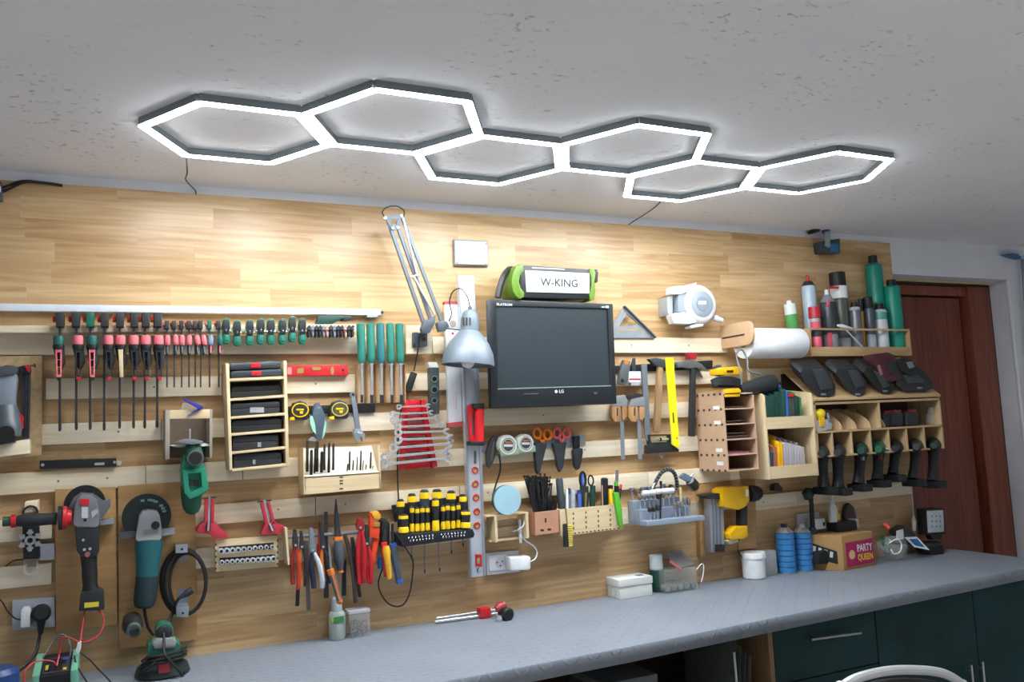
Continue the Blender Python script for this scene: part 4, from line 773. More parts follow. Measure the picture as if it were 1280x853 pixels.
t = T('tin_snips', 'dark grey snips with orange ends pointing up from the rail', 'snips', g)
part(t, 'blade', B().pp([(419, 640), (420.5, 624), (422.5, 640), (427, 672), (419, 674)], .06, .075), M('#3f4347', .4, .5), bev=.001); part(t, 'orange_collar', B().pp([(418.5, 672), (428, 671.5), (428, 676.5), (418.5, 677)], .055, .085), OR2, bev=.001)
part(t, 'handle', B().lathe(P(422, 676, .08), P(425.5, 714, .08), [(0, .011), (.25, .017), (.55, .019), (.8, .013), (1, .009)], 12), M('#4b5258', .4)); part(t, 'orange_tip', B().cyl(P(425.3, 712.5, .08), P(425.7, 716, .08), .0095), OR2)
one('flat_file', B().bar(P(430, 700, .05), P(430, 745, .05), .014, .006), BLK, 'short black file hanging right of the grey snips', 'file', g, bev=.001)
one('pry_bar', B().tube(chord([(431, 668, .07), (437, 690, .075), (441, 715, .075), (444.5, 754, .075)], 5), .0068, 8), RUST, 'rusty curved pry bar beside the red pliers', 'pry bar', g)
one('pry_bar', B().tube(chord([(440, 672, .065), (444, 700, .065), (449, 740, .065), (450.5, 746, .065)], 5), .006, 8), BLK2, 'thin black bent bar between the rusty bar and red pliers', 'bar', g)
pliers('locking_pliers', 'large bright red handled pliers with round head', (450.5, 648), (451, 660), (450, 731), (454, 729), M('#c0202c', .4), M('#b01c28', .4), M('#9c2a2e', .4, .3), w=3.1, hw=9, dd=.1, tip=BLK2)
pliers('pliers', 'short red-gripped pliers with black jaws right of the large red ones', (459, 656), (459, 680), (461, 729), (463.5, 730), RED, RED, BLK2, w=2.6, hw=4.5, dd=.095)
t = T('pipe_wrench', 'orange pipe wrench with a yellow jaw', 'pipe wrench', g); OR3 = M('#d8431f', .4)
part(t, 'handle', B().bar(P(470, 672, .09), P(464.5, 709, .09), .021, .016, .014), OR3, bev=.003); part(t, 'body', B().pp([(462, 672), (463, 643), (468, 642), (469, 660), (475, 660), (474, 674)], .075, .105), OR3, bev=.002)
part(t, 'yellow_jaw', B().pp([(464, 641), (472, 639), (476.5, 644), (475, 649), (468, 649.5)], .078, .108), M('#e0a030', .4), bev=.002); part(t, 'adjusting_nut', B().rect(466.5, 653, 475, 659, .08, .108), M('#a9713a', .5), bev=.001)
one('black_clamp', B().pp([(477, 652), (482, 648), (488, 655), (487, 680), (482, 690), (477, 682)], .04, .085), BLK, 'black plastic handle tool hanging between pipe wrench and insulated pliers', 'tool', g, bev=.004)
t = T('insulated_pliers', 'yellow and red insulated pliers slanting at the right of the rail', 'pliers', g)
part(t, 'jaws', B().pp([(479.5, 662), (483, 662), (484.5, 678), (478, 679)], .085, .1), BLK2, bev=.001); part(t, 'red_grip', B().bar(P(480, 678, .1), P(482.5, 722, .1), .02, .016, .012), RED, bev=.004); part(t, 'yellow_grip', B().lathe(P(482.5, 683, .115), P(487, 724, .115), [(0, .009), (.15, .0135), (.4, .0105), (.9, .009), (1, .0065)], 10), M('#efb52e', .4))
t = T('blue_tipped_chisel', 'dark grey tool with blue ends hanging at the right end of the rail', 'tool', g)
part(t, 'handle', B().bar(P(491.5, 683, .10), P(499.5, 727, .10), .020, .015, .0175), M('#4a5560', .45), bev=.004); part(t, 'blue_collar', B().bar(P(491, 679.5, .10), P(491.8, 684, .10), .0215, .017), BLUE, bev=.002); part(t, 'blue_cap', B().bar(P(498.8, 724, .10), P(500, 729.5, .10), .0205, .017), BLUE, bev=.002)
part(t, 'blue_side', B().bar(P(489, 692, .095), P(496.5, 727, .095), .007, .012), BLUE, bev=.001); part(t, 'shaft', B().cyl(P(490.5, 655, .1), P(491.2, 680, .1), .004), BLK2)
one('blue_handle_end', B().lathe(P(475, 697, .07), P(475.5, 711, .07), [(0, .008), (.5, .010), (1, .008)], 10), BLUE, 'blue handle end peeking out under the pipe wrench', 'handle', g)
one('looped_cord', B().tube(chord([(495, 667, .13), (503, 679, .13), (510, 690, .12), (515, 698, .1)]), .0022).tube(chord([(515, 698, .1), (516.5, 708, .09), (513, 738, .05), (506, 754, .04), (497, 758.5, .03), (485, 754.5, .03), (475.5, 741, .03), (473, 729, .03), (476, 717, .04), (480, 708, .05)]), .0026), CORD, 'black cord hanging in a wide loop below the screwdriver rack', 'cord')
# ---------------------------------------------------------------- bottle and jar standing under the pliers
def onbench(px, py, back=0., least=0.):
    p = PZ(px, py, ZB+.0008); p.y -= back
    if p.y < least: p = P(px, py, least); p.z = ZB+.0008
    return p
def hgt(base, px, py): return P(px, py, base.y).z-base.z
bs = onbench(423.5, 800.5, .02); h = hgt(bs, 423, 746); m_ = mpp(bs)
t = T('spray_bottle', 'grey plastic bottle with a green label standing under the pliers', 'bottle'); up = Vector((0, 0, h))
part(t, 'body', B().lathe(bs, bs+up*.66, [(0, 9.5*m_), (.04, 10.4*m_), (.9, 10.4*m_), (1, 8*m_)], 18), M('#a9b4ad', .4)); part(t, 'cap', B().lathe(bs+up*.655, bs+up, [(0, 7*m_), (.9, 6.6*m_), (1, 5*m_)], 16), M('#b9c2c9', .35))
part(t, 'green_label', B().box(bs+Vector((-5.5*m_, 9.2*m_, h*.42)), bs+Vector((6.5*m_, 10.9*m_, h*.56))), M('#3f8a4e', .5)); part(t, 'yellow_mark', B().box(bs+Vector((-8.5*m_, 7*m_, h*.44)), bs+Vector((-6*m_, 9.6*m_, h*.54))), M('#c9c83a', .5))
bs = onbench(450.5, 797.5, .02); h = hgt(bs, 450, 761); m_ = mpp(bs)
t = T('screw_jar', 'clear square plastic jar of screws standing on the worktop', 'jar')
part(t, 'jar', B().box(bs+Vector((-13*m_, -.035, 0)), bs+Vector((13*m_, .02, h*.86))), CLEAR, bev=.004); part(t, 'lid', B().box(bs+Vector((-13.6*m_, -.036, h*.86)), bs+Vector((13.6*m_, .021, h))), M('#d5dade', .3, alpha=.6), bev=.003)
b = B(); rs = random.Random(5)
for k in range(60):
    c_ = bs+Vector((rs.uniform(-10, 10)*m_, rs.uniform(-.028, .014), rs.uniform(.004, h*.55))); v_ = Vector((rs.uniform(-1, 1), rs.uniform(-1, 1), rs.uniform(-1, 1))).normalized()*.008; b.cyl(c_-v_, c_+v_, .0017, n=5)
part(t, 'screws', b, M('#71757a', .35, .8), kind='stuff')
# ---------------------------------------------------------------- drill guide lying on the worktop
t = T('drill_guide', 'chrome drill guide with red collar and black knob lying on the worktop', 'drill guide')
for dx, dz in ((0, 0), (.8, -5)): part(t, 'rod', B().cyl(onbench(544+dx, 780.5+dz)+Vector((0, 0, .007)), onbench(622+dx, 770+dz)+Vector((0, 0, .007)), .006, n=12), CHR)
a = onbench(598, 773); c_ = onbench(611, 771); part(t, 'red_collar', B().box((a.x, a.y-.018, ZB+.001), (c_.x, a.y+.022, ZB+.035)), RED, bev=.004)
a = onbench(632, 775); part(t, 'black_knob', B().lathe(a+Vector((0, -.02, .02)), a+Vector((.004, .022, .02)), [(0, .02), (.3, .022), (.9, .022), (1, .017)], 16), BLK)
part(t, 'red_head', B().lathe(a+Vector((-.02, -.028, .03)), a+Vector((.012, -.028, .045)), [(0, .015), (.5, .02), (1, .014)], 14), M('#a83038', .4)); part(t, 'clamp_block', B().box(a+Vector((-.035, -.01, .001)), a+Vector((-.018, .014, .018))), CHR, bev=.002)
# ================================================================ long level, lamp, monitor and the tools below it
t = T('long_spirit_level', 'tall aluminium spirit level with red-rimmed vials standing against the wall', 'spirit level')
part(t, 'beam', B().pp([(573, 345), (592.5, 345), (599, 470), (607.5, 720), (588.5, 722.5), (579.5, 470)], .05, .075), M('#d3d8e0', .32, .55), bev=.002)
part(t, 'rib', B().pp([(590, 346), (592.5, 346), (599, 470), (607.5, 720), (604.5, 720), (596, 470)], .075, .078), ALU); part(t, 'rib', B().pp([(573, 345), (575, 345), (582, 470), (590.6, 722), (588.5, 722), (579.5, 470)], .075, .078), ALU)
for x, y in ((594, 588), (594.3, 605.5), (595.2, 622.5), (596, 640), (596.4, 657.5)):
    v_ = part(t, 'vial', disc(B(), x, y, .077, 2.7, .003, 14), M('#93a06a', .25)); part(v_, 'red_rim', B().ring(P(x, y, .0775), 3.6*mpp(P(x, y, .077)), .0028, n=18), RED)
v_ = part(t, 'vial', B().rect(596.3, 697, 600.3, 705, .075, .0775), M('#93a06a', .25)); part(v_, 'red_rim', B().plate(pxs([(594.5, 693.5), (602.3, 693.5), (602.6, 708.5), (594.8, 708.5)], .079), 1, pxs([(596.3, 697), (600.3, 697), (600.5, 705), (596.5, 705)], .079), (0, -.004, 0)), RED)
text(t, 'lettering', '||||||||', 592.5, 564, 595.5, 580, .0762, M('#4a4d55', .5))
text(t, 'lettering', '(.', 596, 710, 601, 717, .0762, M('#3a3d45', .5))
t = T('white_straightedge', 'white aluminium bar with red end caps behind the desk lamp', 'straightedge')
part(t, 'bar', B().pp([(556, 380), (573, 380), (578, 528), (561, 530)], .03, .048), M('#e4e6ea', .35, .2), bev=.001); part(t, 'red_cap', B().pp([(555.8, 377), (573, 377), (573, 380.5), (556, 380.5)], .029, .05), M('#c0484c', .4)); part(t, 'red_cap', B().pp([(561, 529), (579, 527), (579, 532.5), (561.4, 534.5)], .028, .055), M('#b8474a', .4))
part(t, 'grip_hole', disc(B(), 566, 405, .0485, 4.6, .002, 16), M('#9a8f86', .5)); part(t, 'red_dot', disc(B(), 566, 417, .049, 1.6, .002, 8), RED)
text(t, 'faint_lettering', 'I  I I', 567.5, 490, 571, 512, .0482, M('#d9b9b6', .5))
# torpedo level hanging on the long level
t = T('red_torpedo_handle', 'red ribbed grip with black end caps hung on the long level', 'grip')
part(t, 'grip', B().lathe(P(599, 510, .10), P(599, 553, .10), [(0, .017)]+[(.05+.09*k+.045*j, .0165 if j else .0175) for k in range(10) for j in (0, 1)]+[(1, .017)], 14), M('#d52025', .4))
part(t, 'end_cap', B().rect(592.5, 504.5, 605.5, 511, .08, .118), BLK, bev=.002); part(t, 'end_cap', B().rect(588, 552, 606, 557.5, .08, .118), BLK, bev=.002)
part(t, 'side_frame', B().pp([(586, 507), (592, 505), (593, 516), (590.3, 520), (590.3, 543), (594, 546), (594, 553), (588, 553), (587.5, 540)], .083, .10), M('#c8232a', .4), bev=.002)
# ---------------------------------------------------------------- swing-arm lamp
one('lamp_block', B().pp([(507.5, 406.5), (540.5, 406.5), (540.5, 442), (507.5, 442.5)], .0205, .055), PINE, 'pine block that carries the swing-arm lamp bracket', 'block', bev=.001)
t = T('swing_arm_lamp', 'grey swing-arm desk lamp with bell shade clamped to the wall', 'desk lamp'); LG = M('#69727c', .35, .4)
part(t, 'wall_bracket', B().rect(517, 415.5, 523, 434, .055, .075).rect(524.5, 416, 534.5, 433, .055, .085), M('#4e555c', .4, .4), bev=.002); part(t, 'bracket_bolt', disc(disc(B(), 531, 424, .088, 2.4, .004, 10), 518.5, 431, .08, 1.8, .004, 8), BLK)
kd = .12
part(t, 'knuckle', B().pp([(527, 411), (530, 402), (541, 397), (545, 394), (544, 404), (538, 416), (529, 417)], kd-.015, kd+.01), M('#565e66', .4, .4), bev=.002); part(t, 'knuckle', B().pp([(546, 404), (552, 400.5), (559, 402), (562, 408), (557, 414), (549, 415)], kd-.01, kd+.012), M('#565e66', .4, .4), bev=.002)
part(t, 'pivot_post', B().cyl(P(531, 416, .08), P(534, 408, kd), .007), LG)
part(t, 'elbow_plate', B().plate(pxs([(480, 270.5), (503.5, 267.5), (498.8, 287), (490.5, 287.5)], kd+.012), 1, pxs([(487.5, 274.5), (498, 273), (495, 281.5), (491.5, 282)], kd+.012), (0, -.006, 0)), M('#59626b', .4, .4))
for x, y in ((482, 272.5), (502, 269.5), (491.5, 285), (497.5, 284.5)): part(t, 'bolt', disc(B(), x, y, kd+.015, 1.7, .004, 8), CHR)
for a, c_ in (((489, 287, kd), (530, 405, kd)), ((498, 286, kd), (538, 399, kd)), ((502.5, 271, kd+.004), (552.5, 403, kd+.006))): part(t, 'arm_bar', B().bar(P(*a), P(*c_), .011, .011), LG)
part(t, 'arm_bar', B().bar(P(483.5, 273, kd-.012), P(528.5, 404, kd-.012), .009, .009), M('#7b858f', .35, .5))
for a, c_ in (((503.5, 272, kd+.015), (521.5, 345, kd+.012)), ((516.5, 345.5, kd+.012), (543, 393, kd+.012))): part(t, 'tension_spring', B().cyl(P(*a), P(*c_), .0042), CHR)
part(t, 'spring_post', B().cyl(P(513.5, 346.5, kd+.012), P(524, 344, kd+.012), .004), CHR)
hd = .17; top = P(587.5, 388, hd); rim = P(585, 457, hd)
m_ = mpp(rim)
part(t, 'shade', B().lathe(P(587, 414, hd), rim, [(0, 12*m_), (.12, 17*m_), (.35, 25*m_), (.65, 31*m_), (.92, 33*m_), (1, 33*m_), (1, 32*m_), (.9, 31.5*m_)], 28), M('#727c87', .42, .15)); cp = part(t, 'lamp_cap', B().lathe(top, P(587, 416, hd), [(0, 6*m_), (.12, 9.5*m_), (.4, 11.5*m_), (1, 12.3*m_)], 22), M('#6a747e', .42, .15))
part(t, 'cap_knob', B().cyl(P(587.5, 383.5, hd), P(587.5, 389, hd), .0075, n=12), LG)
for k in range(5): part(cp, 'vent_slot', B().rect(579.5+k*4-.6, 397-(.4 if k in (0, 4) else 0), 579.5+k*4+.7, 407, hd+11.2*m_-abs(k-2)*.0035, hd+11.9*m_-abs(k-2)*.0032), BLK)
part(t, 'bulb', B().ball(P(585, 452, hd), .024, 12, 8), WHITE); part(t, 'shade_arm', B().cyl(P(557, 410, kd), P(579, 412, hd-.02), .005), LG)
part(t, 'cord', B().tube(chord([(587.5, 384, hd), (584, 371, hd-.02), (576, 361, hd-.03), (566, 365, hd-.04), (562, 378, .12), (564.5, 392, .12), (561, 402, .12)]), .0024), CORD)
part(t, 'cord', B().tube(chord([(480.5, 271, kd), (478, 265, kd), (484, 259, kd), (496, 258, kd), (504.5, 263, kd), (505, 271, kd)]), .0022), CORD)
part(t, 'cord', B().tube(chord([(529, 410, .1), (525, 420, .1), (522, 440, .08), (517.5, 464, .06)]), .0024), CORD)
part(t, 'cord', B().tube(chord([(509, 490, .05), (506.5, 500, .05), (500, 520, .02), (497, 560, .02), (497, 600, .022), (498, 626, .03), (494, 640, .04)]), .0024), CORD)
part(t, 'inline_switch', B().bar(P(517.5, 466, .055), P(509.5, 490, .05), .022, .018), BLK, bev=.003)
# small torpedo level
t = T('torpedo_level', 'small black and grey torpedo level with three dark vials on a slat', 'spirit level')
part(t, 'body', B().pp([(537, 460), (549, 460), (549.5, 517), (538.5, 518)], .022, .05), M('#3f4649', .4), bev=.002); part(t, 'lit_top_face', B().pp([(535, 453), (546, 453), (548.5, 459.5), (536.8, 459.5)], .022, .05), M('#cfd3cf', .4), bev=.001)  # pale upper face: the light falling on it is put into its colour
for y, s_ in ((474, 3), (487.5, 3.4), (501, 2.6)): part(t, 'vial', disc(B(), 543.3, y, .0525, s_, .004, 12), M('#16211d', .25)); part(t, 'vial_rim', B().ring(P(543.3, y, .0525), (s_+.7)*mpp(P(543, y, .05)), .0012), M('#79877f', .4))
# ---------------------------------------------------------------- white plate, monitor, speaker
t = T('blank_cover_plate', 'white rectangular cover plate with four corner screws above the monitor', 'cover plate')
part(t, 'plate', B().pp([(569.5, 301), (609, 302.5), (609.5, 331), (570, 330)], .0005, .024), M('#eef1f4', .35), bev=.002); part(t, 'rim', B().pp([(567.5, 299), (610, 301), (610.5, 333), (568, 332)], .0004, .014), M('#8d9398', .4), bev=.001)
for x, y in ((572, 302.8), (608, 304.6), (572.3, 327.8), (608.5, 329)): part(t, 'screw', disc(B(), x, y, .0265, 1.7, .004, 8), M('#8a8e93', .3, .8))
dm = .15; t = T('flat_monitor', 'black flat computer monitor switched off on the tool wall', 'monitor'); MB_ = M('#1d2124', .35)
o = [(611, 374), (766, 380), (771, 505), (614.5, 510.5)]; i_ = [(620, 382.3), (759.3, 386.2), (763.5, 483), (622.8, 487)]
part(t, 'bezel', B().plate(pxs(o, dm), 1, pxs(i_, dm), (0, -.028, 0)), MB_, bev=.002); part(t, 'screen', B().pp(i_, dm-.03, dm-.006), M('#2b3438', .32, var=.03))
part(t, 'back_shell', B().pp([(625, 392), (752, 396), (756, 490), (628, 494)], .05, dm-.028), BLK, bev=.01); part(t, 'wall_mount', B().pp([(665, 425), (710, 426), (710, 460), (666, 461)], .0205, .05), BLK)
part(t, 'bezel_line', B().pp([(622.6, 485.8), (764, 481.8), (764, 483), (622.6, 487.2)], dm-.004, dm+.0006), M('#7b8388', .4))
lt = M('#c9ced2', .4)
text(t, 'lettering', 'FLATRON', 621, 379, 640, 382.3, dm+.0005, lt, .6); text(t, 'lettering', 'LG', 699, 487.4, 704.5, 491.5, dm+.0005, lt, -.1); part(t, 'model_mark', B().rect(752, 383.3, 756, 384.6, dm-.001, dm+.0006).rect(757, 382.6, 761, 385.2, dm-.001, dm+.0006), lt)
part(t, 'logo_disc', disc(B(), 695.3, 489.6, dm+.001, 2, .0012, 14), lt); part(t, 'control_marks', B().pp([(655, 492.2), (673, 491.6), (673, 492.8), (655, 493.4)], dm-.001, dm+.0006), M('#53595d', .4)); part(t, 'power_mark', B().pp([(742, 490.5), (747, 490.3), (746, 492.8), (743, 493)], dm-.001, dm+.0006), M('#53595d', .4))
ds_ = .165; t = T('portable_speaker', 'green and black portable speaker with white front lying on the monitor', 'speaker'); SGN = M('#5c7d24', .4)
part(t, 'body', B().pp([(650, 333), (655, 331.5), (740, 336.5), (742, 341), (742, 369), (738, 374.5), (655, 372.5), (650, 368)], .05, ds_-.004), M('#1e2224', .4), bev=.006)
part(t, 'front_panel', B().pp([(656.6, 338), (737, 341.8), (737, 367), (658.5, 365.2)], ds_-.006, ds_), M('#c6c9cd', .55), bev=.001)
part(t, 'end_cap', B().pp([(645, 332.5), (649, 330.5), (654.5, 331.5), (654.5, 339), (650.5, 344), (649, 352), (651, 360), (655.5, 365.5), (655.5, 371.5), (650, 374), (645.5, 371), (641, 363.5), (639.5, 354), (641, 343)], .06, ds_+.004), SGN, bev=.004)
part(t, 'end_cap', B().pp([(737.5, 335.5), (743, 336.5), (744.8, 341), (743.5, 352), (744.5, 366), (743, 375), (738, 376.3), (737, 368), (739.5, 357), (739, 346), (737, 341)], .06, ds_+.002), SGN, bev=.003)
text(t, 'lettering', 'W-KING', 675.5, 347.5, 722, 357.5, ds_+.0004, M('#26292c', .5), 2.0)
part(t, 'top_buttons', B().pp([(665, 333.8), (706, 336), (706, 337.6), (665, 335.6)], ds_-.03, ds_-.0035), M('#8f9599', .4))
part(t, 'strap', B().tube(chord([(646, 338, .1), (637, 337, .11), (631, 343, .13), (626, 356, .14), (622, 372, .14)], 5), [.010, .010, .011, .012, .012]+[.012]*16, 6), BLK2); part(t, 'strap', B().pp([(743.5, 336.5), (746.5, 336.5), (748, 341), (747.5, 353), (743.8, 354)], .07, .12), BLK2, bev=.003)
# ---------------------------------------------------------------- speed square, hose reel
t = T('rafter_square', 'silver triangular rafter square standing on the top slat by the monitor', 'square'); SQ = M('#a6adb6', .35, .5)
part(t, 'plate', B().plate(pxs([(780.3, 382.5), (819.5, 422.5), (757, 422.5)], .03), 1, pxs([(783.5, 392.5), (799, 406), (773.5, 408.5)], .03), (0, -.006, 0)), SQ); part(t, 'fence', B().bar(P(780, 383, .034), P(819.5, 422.5, .034), .004, .02), M('#6f7680', .35, .5)); part(t, 'slot', B().pp([(770, 413), (806, 411.5), (807, 413), (770, 414.6)], .0295, .0306), M('#b99a62', .6))
t = T('hose_reel', 'white round wall-mounted hose reel with a grey centre', 'hose reel'); HW = M('#d9dbe0', .4); HG = M('#98a3af', .45)
c_ = P(878.5, 380, .095); c_.y = .06; m_ = mpp(c_)
part(t, 'drum', B().lathe(c_-Vector((0, .04, 0)), c_+Vector((0, .03, 0)), [(0, 22*m_), (.15, 25*m_), (.75, 25*m_), (.93, 22.5*m_), (1, 19*m_), (1, 16*m_)], 32), HW)
part(t, 'centre_disc', B().lathe(c_+Vector((0, .029, 0)), c_+Vector((0, .034, 0)), [(0, 16.5*m_), (.6, 16.5*m_), (1, 15.5*m_)], 28), HG); part(t, 'badge', B().lathe(c_+Vector((0, .033, 0)), c_+Vector((0, .0355, 0)), [(0, 9.5*m_), (1, 9*m_)], 24), M('#87939f', .45)); part(t, 'badge_text', B().rect(873, 376.5, 883, 380.5, .0955, .0965), M('#dfe3e8', .4))
part(t, 'upper_arm', B().pp([(838.5, 360), (841, 358), (856, 357), (872, 353), (868, 362), (852, 368), (839, 368)], .045, .085), HW, bev=.005); part(t, 'lower_arm', B().pp([(839, 394), (843, 391.5), (855, 390), (866, 396), (872, 403), (862, 405.5), (843, 404.5)], .045, .085), HW, bev=.005)
part(t, 'grey_web', B().pp([(848, 368), (868, 362), (868, 396), (855, 390), (848, 390)], .04, .078), HG, bev=.003)
part(t, 'wall_bracket', B().pp([(834, 371.5), (841, 370), (841, 392), (836, 394.5), (834.5, 390)], .0005, .065), M('#a4aaad', .4), bev=.002); part(t, 'foot', B().pp([(862, 408), (868, 405.5), (879.5, 405), (879, 408), (865, 410.5)], .04, .08), HW, bev=.002)
part(t, 'hose_end', B().lathe(P(892, 397, .07), P(902, 401, .07), [(0, .010), (.3, .014), (.6, .011), (1, .012)], 12), HW)
# ---------------------------------------------------------------- row below the monitor
one('magnetic_tool_strip', B().pp([(602, 556.5), (731.5, 543.5), (732, 556), (602.5, 566)], .0205, .028), M('#9ba1aa', .35, .4), 'silver magnetic strip carrying the scissors and knives', 'magnetic strip', bev=.001)
t = T('folding_knife', 'dark grey folding knife hanging left of the white tape measures', 'knife'); part(t, 'handle', B().pp([(613.5, 549), (618, 544.5), (621.5, 544.5), (622, 553), (620, 569), (616, 580), (612, 585.5), (609, 581), (608.4, 567)], .029, .045), M('#3d3f3e', .45), bev=.003); part(t, 'clip', B().pp([(616.5, 552), (618.5, 552), (616, 574), (613.5, 578), (613, 573)], .045, .047), M('#71736f', .35, .5))
def wtape(x, y, r, label):
    t = T('tape_measure', label, 'tape measure', 'tape measures'); c_ = P(x, y, .072); c_.y = .03; m_ = mpp(c_)
    part(t, 'case', B().lathe(c_, c_+Vector((0, .042, 0)), [(0, r*m_*.95), (.2, r*m_), (.8, r*m_), (1, r*m_*.88)], 20), M('#cdd3c9', .4)); part(t, 'base', B().pp([(x-r*.9, y+r*.2), (x+r, y+r*.2), (x+r*1.05, y+r*.9), (x-r*.7, y+r*1.08)], .03, .07), M('#8d9d84', .45), bev=.003)
    part(t, 'face_ring', B().ring(c_+Vector((0, .042, 0)), r*.68*m_, .0022, n=18), CHR); part(t, 'face', disc(B(), x, y, .0735, r*.55, .003, 16), M('#3b3d3e', .4)); part(t, 'face_print', B().rect(x-r*.42, y-r*.1, x+r*.42, y+r*.14, .0735, .0742), M('#c9cdd0', .5)); part(t, 'face_print', B().rect(x-r*.3, y-r*.38, x+r*.3, y-r*.2, .0735, .0742), M('#c06a3a', .5))
wtape(635.5, 557, 13, 'pale green and white tape measure, the left one on the silver strip'); wtape(657.5, 554.5, 11.8, 'pale green and white tape measure left of the orange scissors')
one('hanging_strap', B().tube(chord([(623.5, 568, .06), (625.5, 580, .06), (624.5, 592, .05), (620, 606, .05), (616, 620, .06)], 5), .0035, 5), BLK, 'black strap hanging from the left white tape measure', 'strap')
def scissors(r1, r2, rr, join, sheath, mA, mB, label):
    t = T('scissors', label, 'scissors', 'sheathed scissors'); m_ = mpp(P(*join, .04))
    for (x, y), m in ((r1, mA), (r2, mB)): part(t, 'finger_loop', B().ring(P(x, y, .042), rr*m_, 1.9*m_, n=18, ell=(.92, 1.12)), m); part(t, 'handle', B().bar(P(x+(join[0]-x)*.35, y+rr*.9, .042), P(join[0], join[1]+2, .042), .008, .008), m, bev=.001)
    part(t, 'sheath', B().pp(sheath, .029, .05), M('#2f353a', .45), bev=.003)
OR4 = M('#f58220', .4)
scissors((671.5, 542), (684.5, 543.5), 5.6, (677.5, 551), [(668.5, 554), (684.5, 555), (681, 568), (675.5, 590), (673, 593.5), (671, 588), (669.5, 570)], OR4, OR4, 'scissors with orange handles in a grey sheath')
scissors((696, 541.5), (707.8, 541.5), 5.4, (701.5, 551), [(691.5, 554.5), (708.5, 553), (706, 572), (704.5, 584), (700.5, 591), (697.5, 584), (696, 570)], M('#e0636a', .4), M('#e0636a', .4), 'scissors with red and grey handles in a black sheath')
t = T('sheath_knife', 'black knife in its sheath right of the red scissors', 'knife'); part(t, 'handle', B().pp([(717.8, 545.5), (725, 545), (725, 562), (718, 562)], .029, .044), BLK, bev=.002); part(t, 'sheath', B().pp([(717, 564), (719, 561), (728.5, 560.5), (729, 566), (727, 578), (725, 586), (722, 588), (719, 583)], .029, .05), BLK2, bev=.003)
t = T('blue_sanding_pad', 'round pale blue pad with dark rim hanging below the tape measures', 'pad'); c_ = P(634.7, 625.5, .10); m_ = mpp(c_); part(t, 'face', B().cyl(c_, c_-Vector((0, .008, 0)), 18.3*m_, n=36), M('#9cc3d0', .5)); part(t, 'rim', B().cyl(c_-Vector((0, .008, 0)), c_-Vector((0, .024, 0)), 18.4*m_, n=36), M('#33505c', .5))
t = T('small_shelf_box', 'small open plywood box with a cable under the pale blue pad', 'box'); part(t, 'side', B().pp([(618, 645.5), (621, 645), (622.5, 677.5), (619.5, 678.5)], .021, .095), PLY); part(t, 'side', B().pp([(657, 641.5), (660.3, 641), (661.5, 672.5), (658.5, 673.5)], .021, .095), PLY); part(t, 'top', B().pp([(607, 645), (661, 640.5), (661, 642), (607, 646.7)], .021, .09), PLYX); part(t, 'shelf', B().pp([(612, 661), (656, 656.5), (656, 658.5), (612, 663)], .021, .04), PLYX); part(t, 'bottom', B().pp([(612, 676), (659, 671), (659, 673), (612, 678)], .021, .06), PLYX)
one('white_cable', B().tube(chord([(653, 648, .06), (655.5, 652, .08), (653, 659, .085), (645, 664, .07), (640, 664, .04)]), .0028).tube(chord([(650, 650, .06), (650.5, 668, .07), (651, 679, .07)]), .006).tube(chord([(652, 670, .07), (658, 677, .07), (667, 683, .07), (671.5, 691, .07), (669, 699, .08), (663, 702.5, .08)]), .0026), M('#c9cdd2', .45), 'white cable hanging out of the small box down to the adapter', 'cable')
# outlet with adapter
t = T('wall_outlet', 'white double wall outlet with a white adapter beside the long level', 'outlet'); part(t, 'plate', B().pp([(607.5, 692), (648.5, 688), (650, 715), (609, 719.5)], .001, .016), M('#d6dae2', .4), bev=.003); part(t, 'socket_insert', B().pp([(611, 695), (634, 692.8), (635, 712), (612, 714.5)], .016, .021), WHITE, bev=.002); q = part(t, 'socket_well', disc(B(), 625, 704, .0216, 6.6, .001, 18), M('#bfc4cc', .4))
part(t, 'pin_hole', disc(disc(disc(B(), 621.5, 703.5, .0222, 1, .001, 8), 625.5, 707.5, .0222, 1, .001, 8), 628, 702, .0222, 1, .001, 8), BLK)
one('white_adapter', B().pp([(638, 698), (662, 695.5), (663.5, 698), (663.5, 711), (661, 713), (639, 713.5)], .0225, .075), WHITE, 'white cube power adapter plugged into the right outlet', 'adapter', bev=.004)
# ---------------------------------------------------------------- cable-tie box and pen holder
t = T('cable_tie_box', 'pinkish plywood box full of black cable ties', 'box'); dc = .095
part(t, 'front', B().pp([(668.5, 641), (698, 637.7), (698.8, 665.6), (669.5, 669.5)], dc-.005, dc), COPPER); part(t, 'side', B().pp([(668.5, 641), (670, 640.8), (671, 669.2), (669.5, 669.5)], .021, dc-.005), COPPER); part(t, 'side', B().pp([(696.6, 637.9), (698, 637.7), (698.8, 665.6), (697.3, 665.8)], .021, dc-.005), COPPER)
for x0, y0, x1, y1 in ((681, 648, 683.2, 653.5), (675.5, 662, 680, 664.5), (684.5, 661, 689, 663.5)): part(t, 'slot', B().rect(x0, y0, x1, y1, dc-.0005, dc+.0006), BLK2)
rs = random.Random(9); b = B()
for k in range(75):
    x = 669.5+rs.random()*19; a = P(x, 655, .04+rs.random()*.045); q = P(x-11+rs.random()*13-(8 if x < 676 else 0)*.6, 596+rs.random()*9+(x-668)*.15, .03+rs.random()*.05); b.bar(a, q, .0036, .0014); b.box(q-Vector((.003, .003, .0)), q+Vector((.003, .003, .008)))
for k in range(40):
    x = 677+rs.random()*19; a = P(x, 655, .05+rs.random()*.04); q = P(x+rs.uniform(-2, 2), 626+rs.random()*8, .05+rs.random()*.04); b.bar(a, q, .0036, .0014); b.box(q-Vector((.003, .003, 0)), q+Vector((.003, .003, .006)))
one('cable_tie_bunch', b, BLK, 'dense bunch of black cable ties standing in the pinkish box', 'cable ties', kind='stuff')
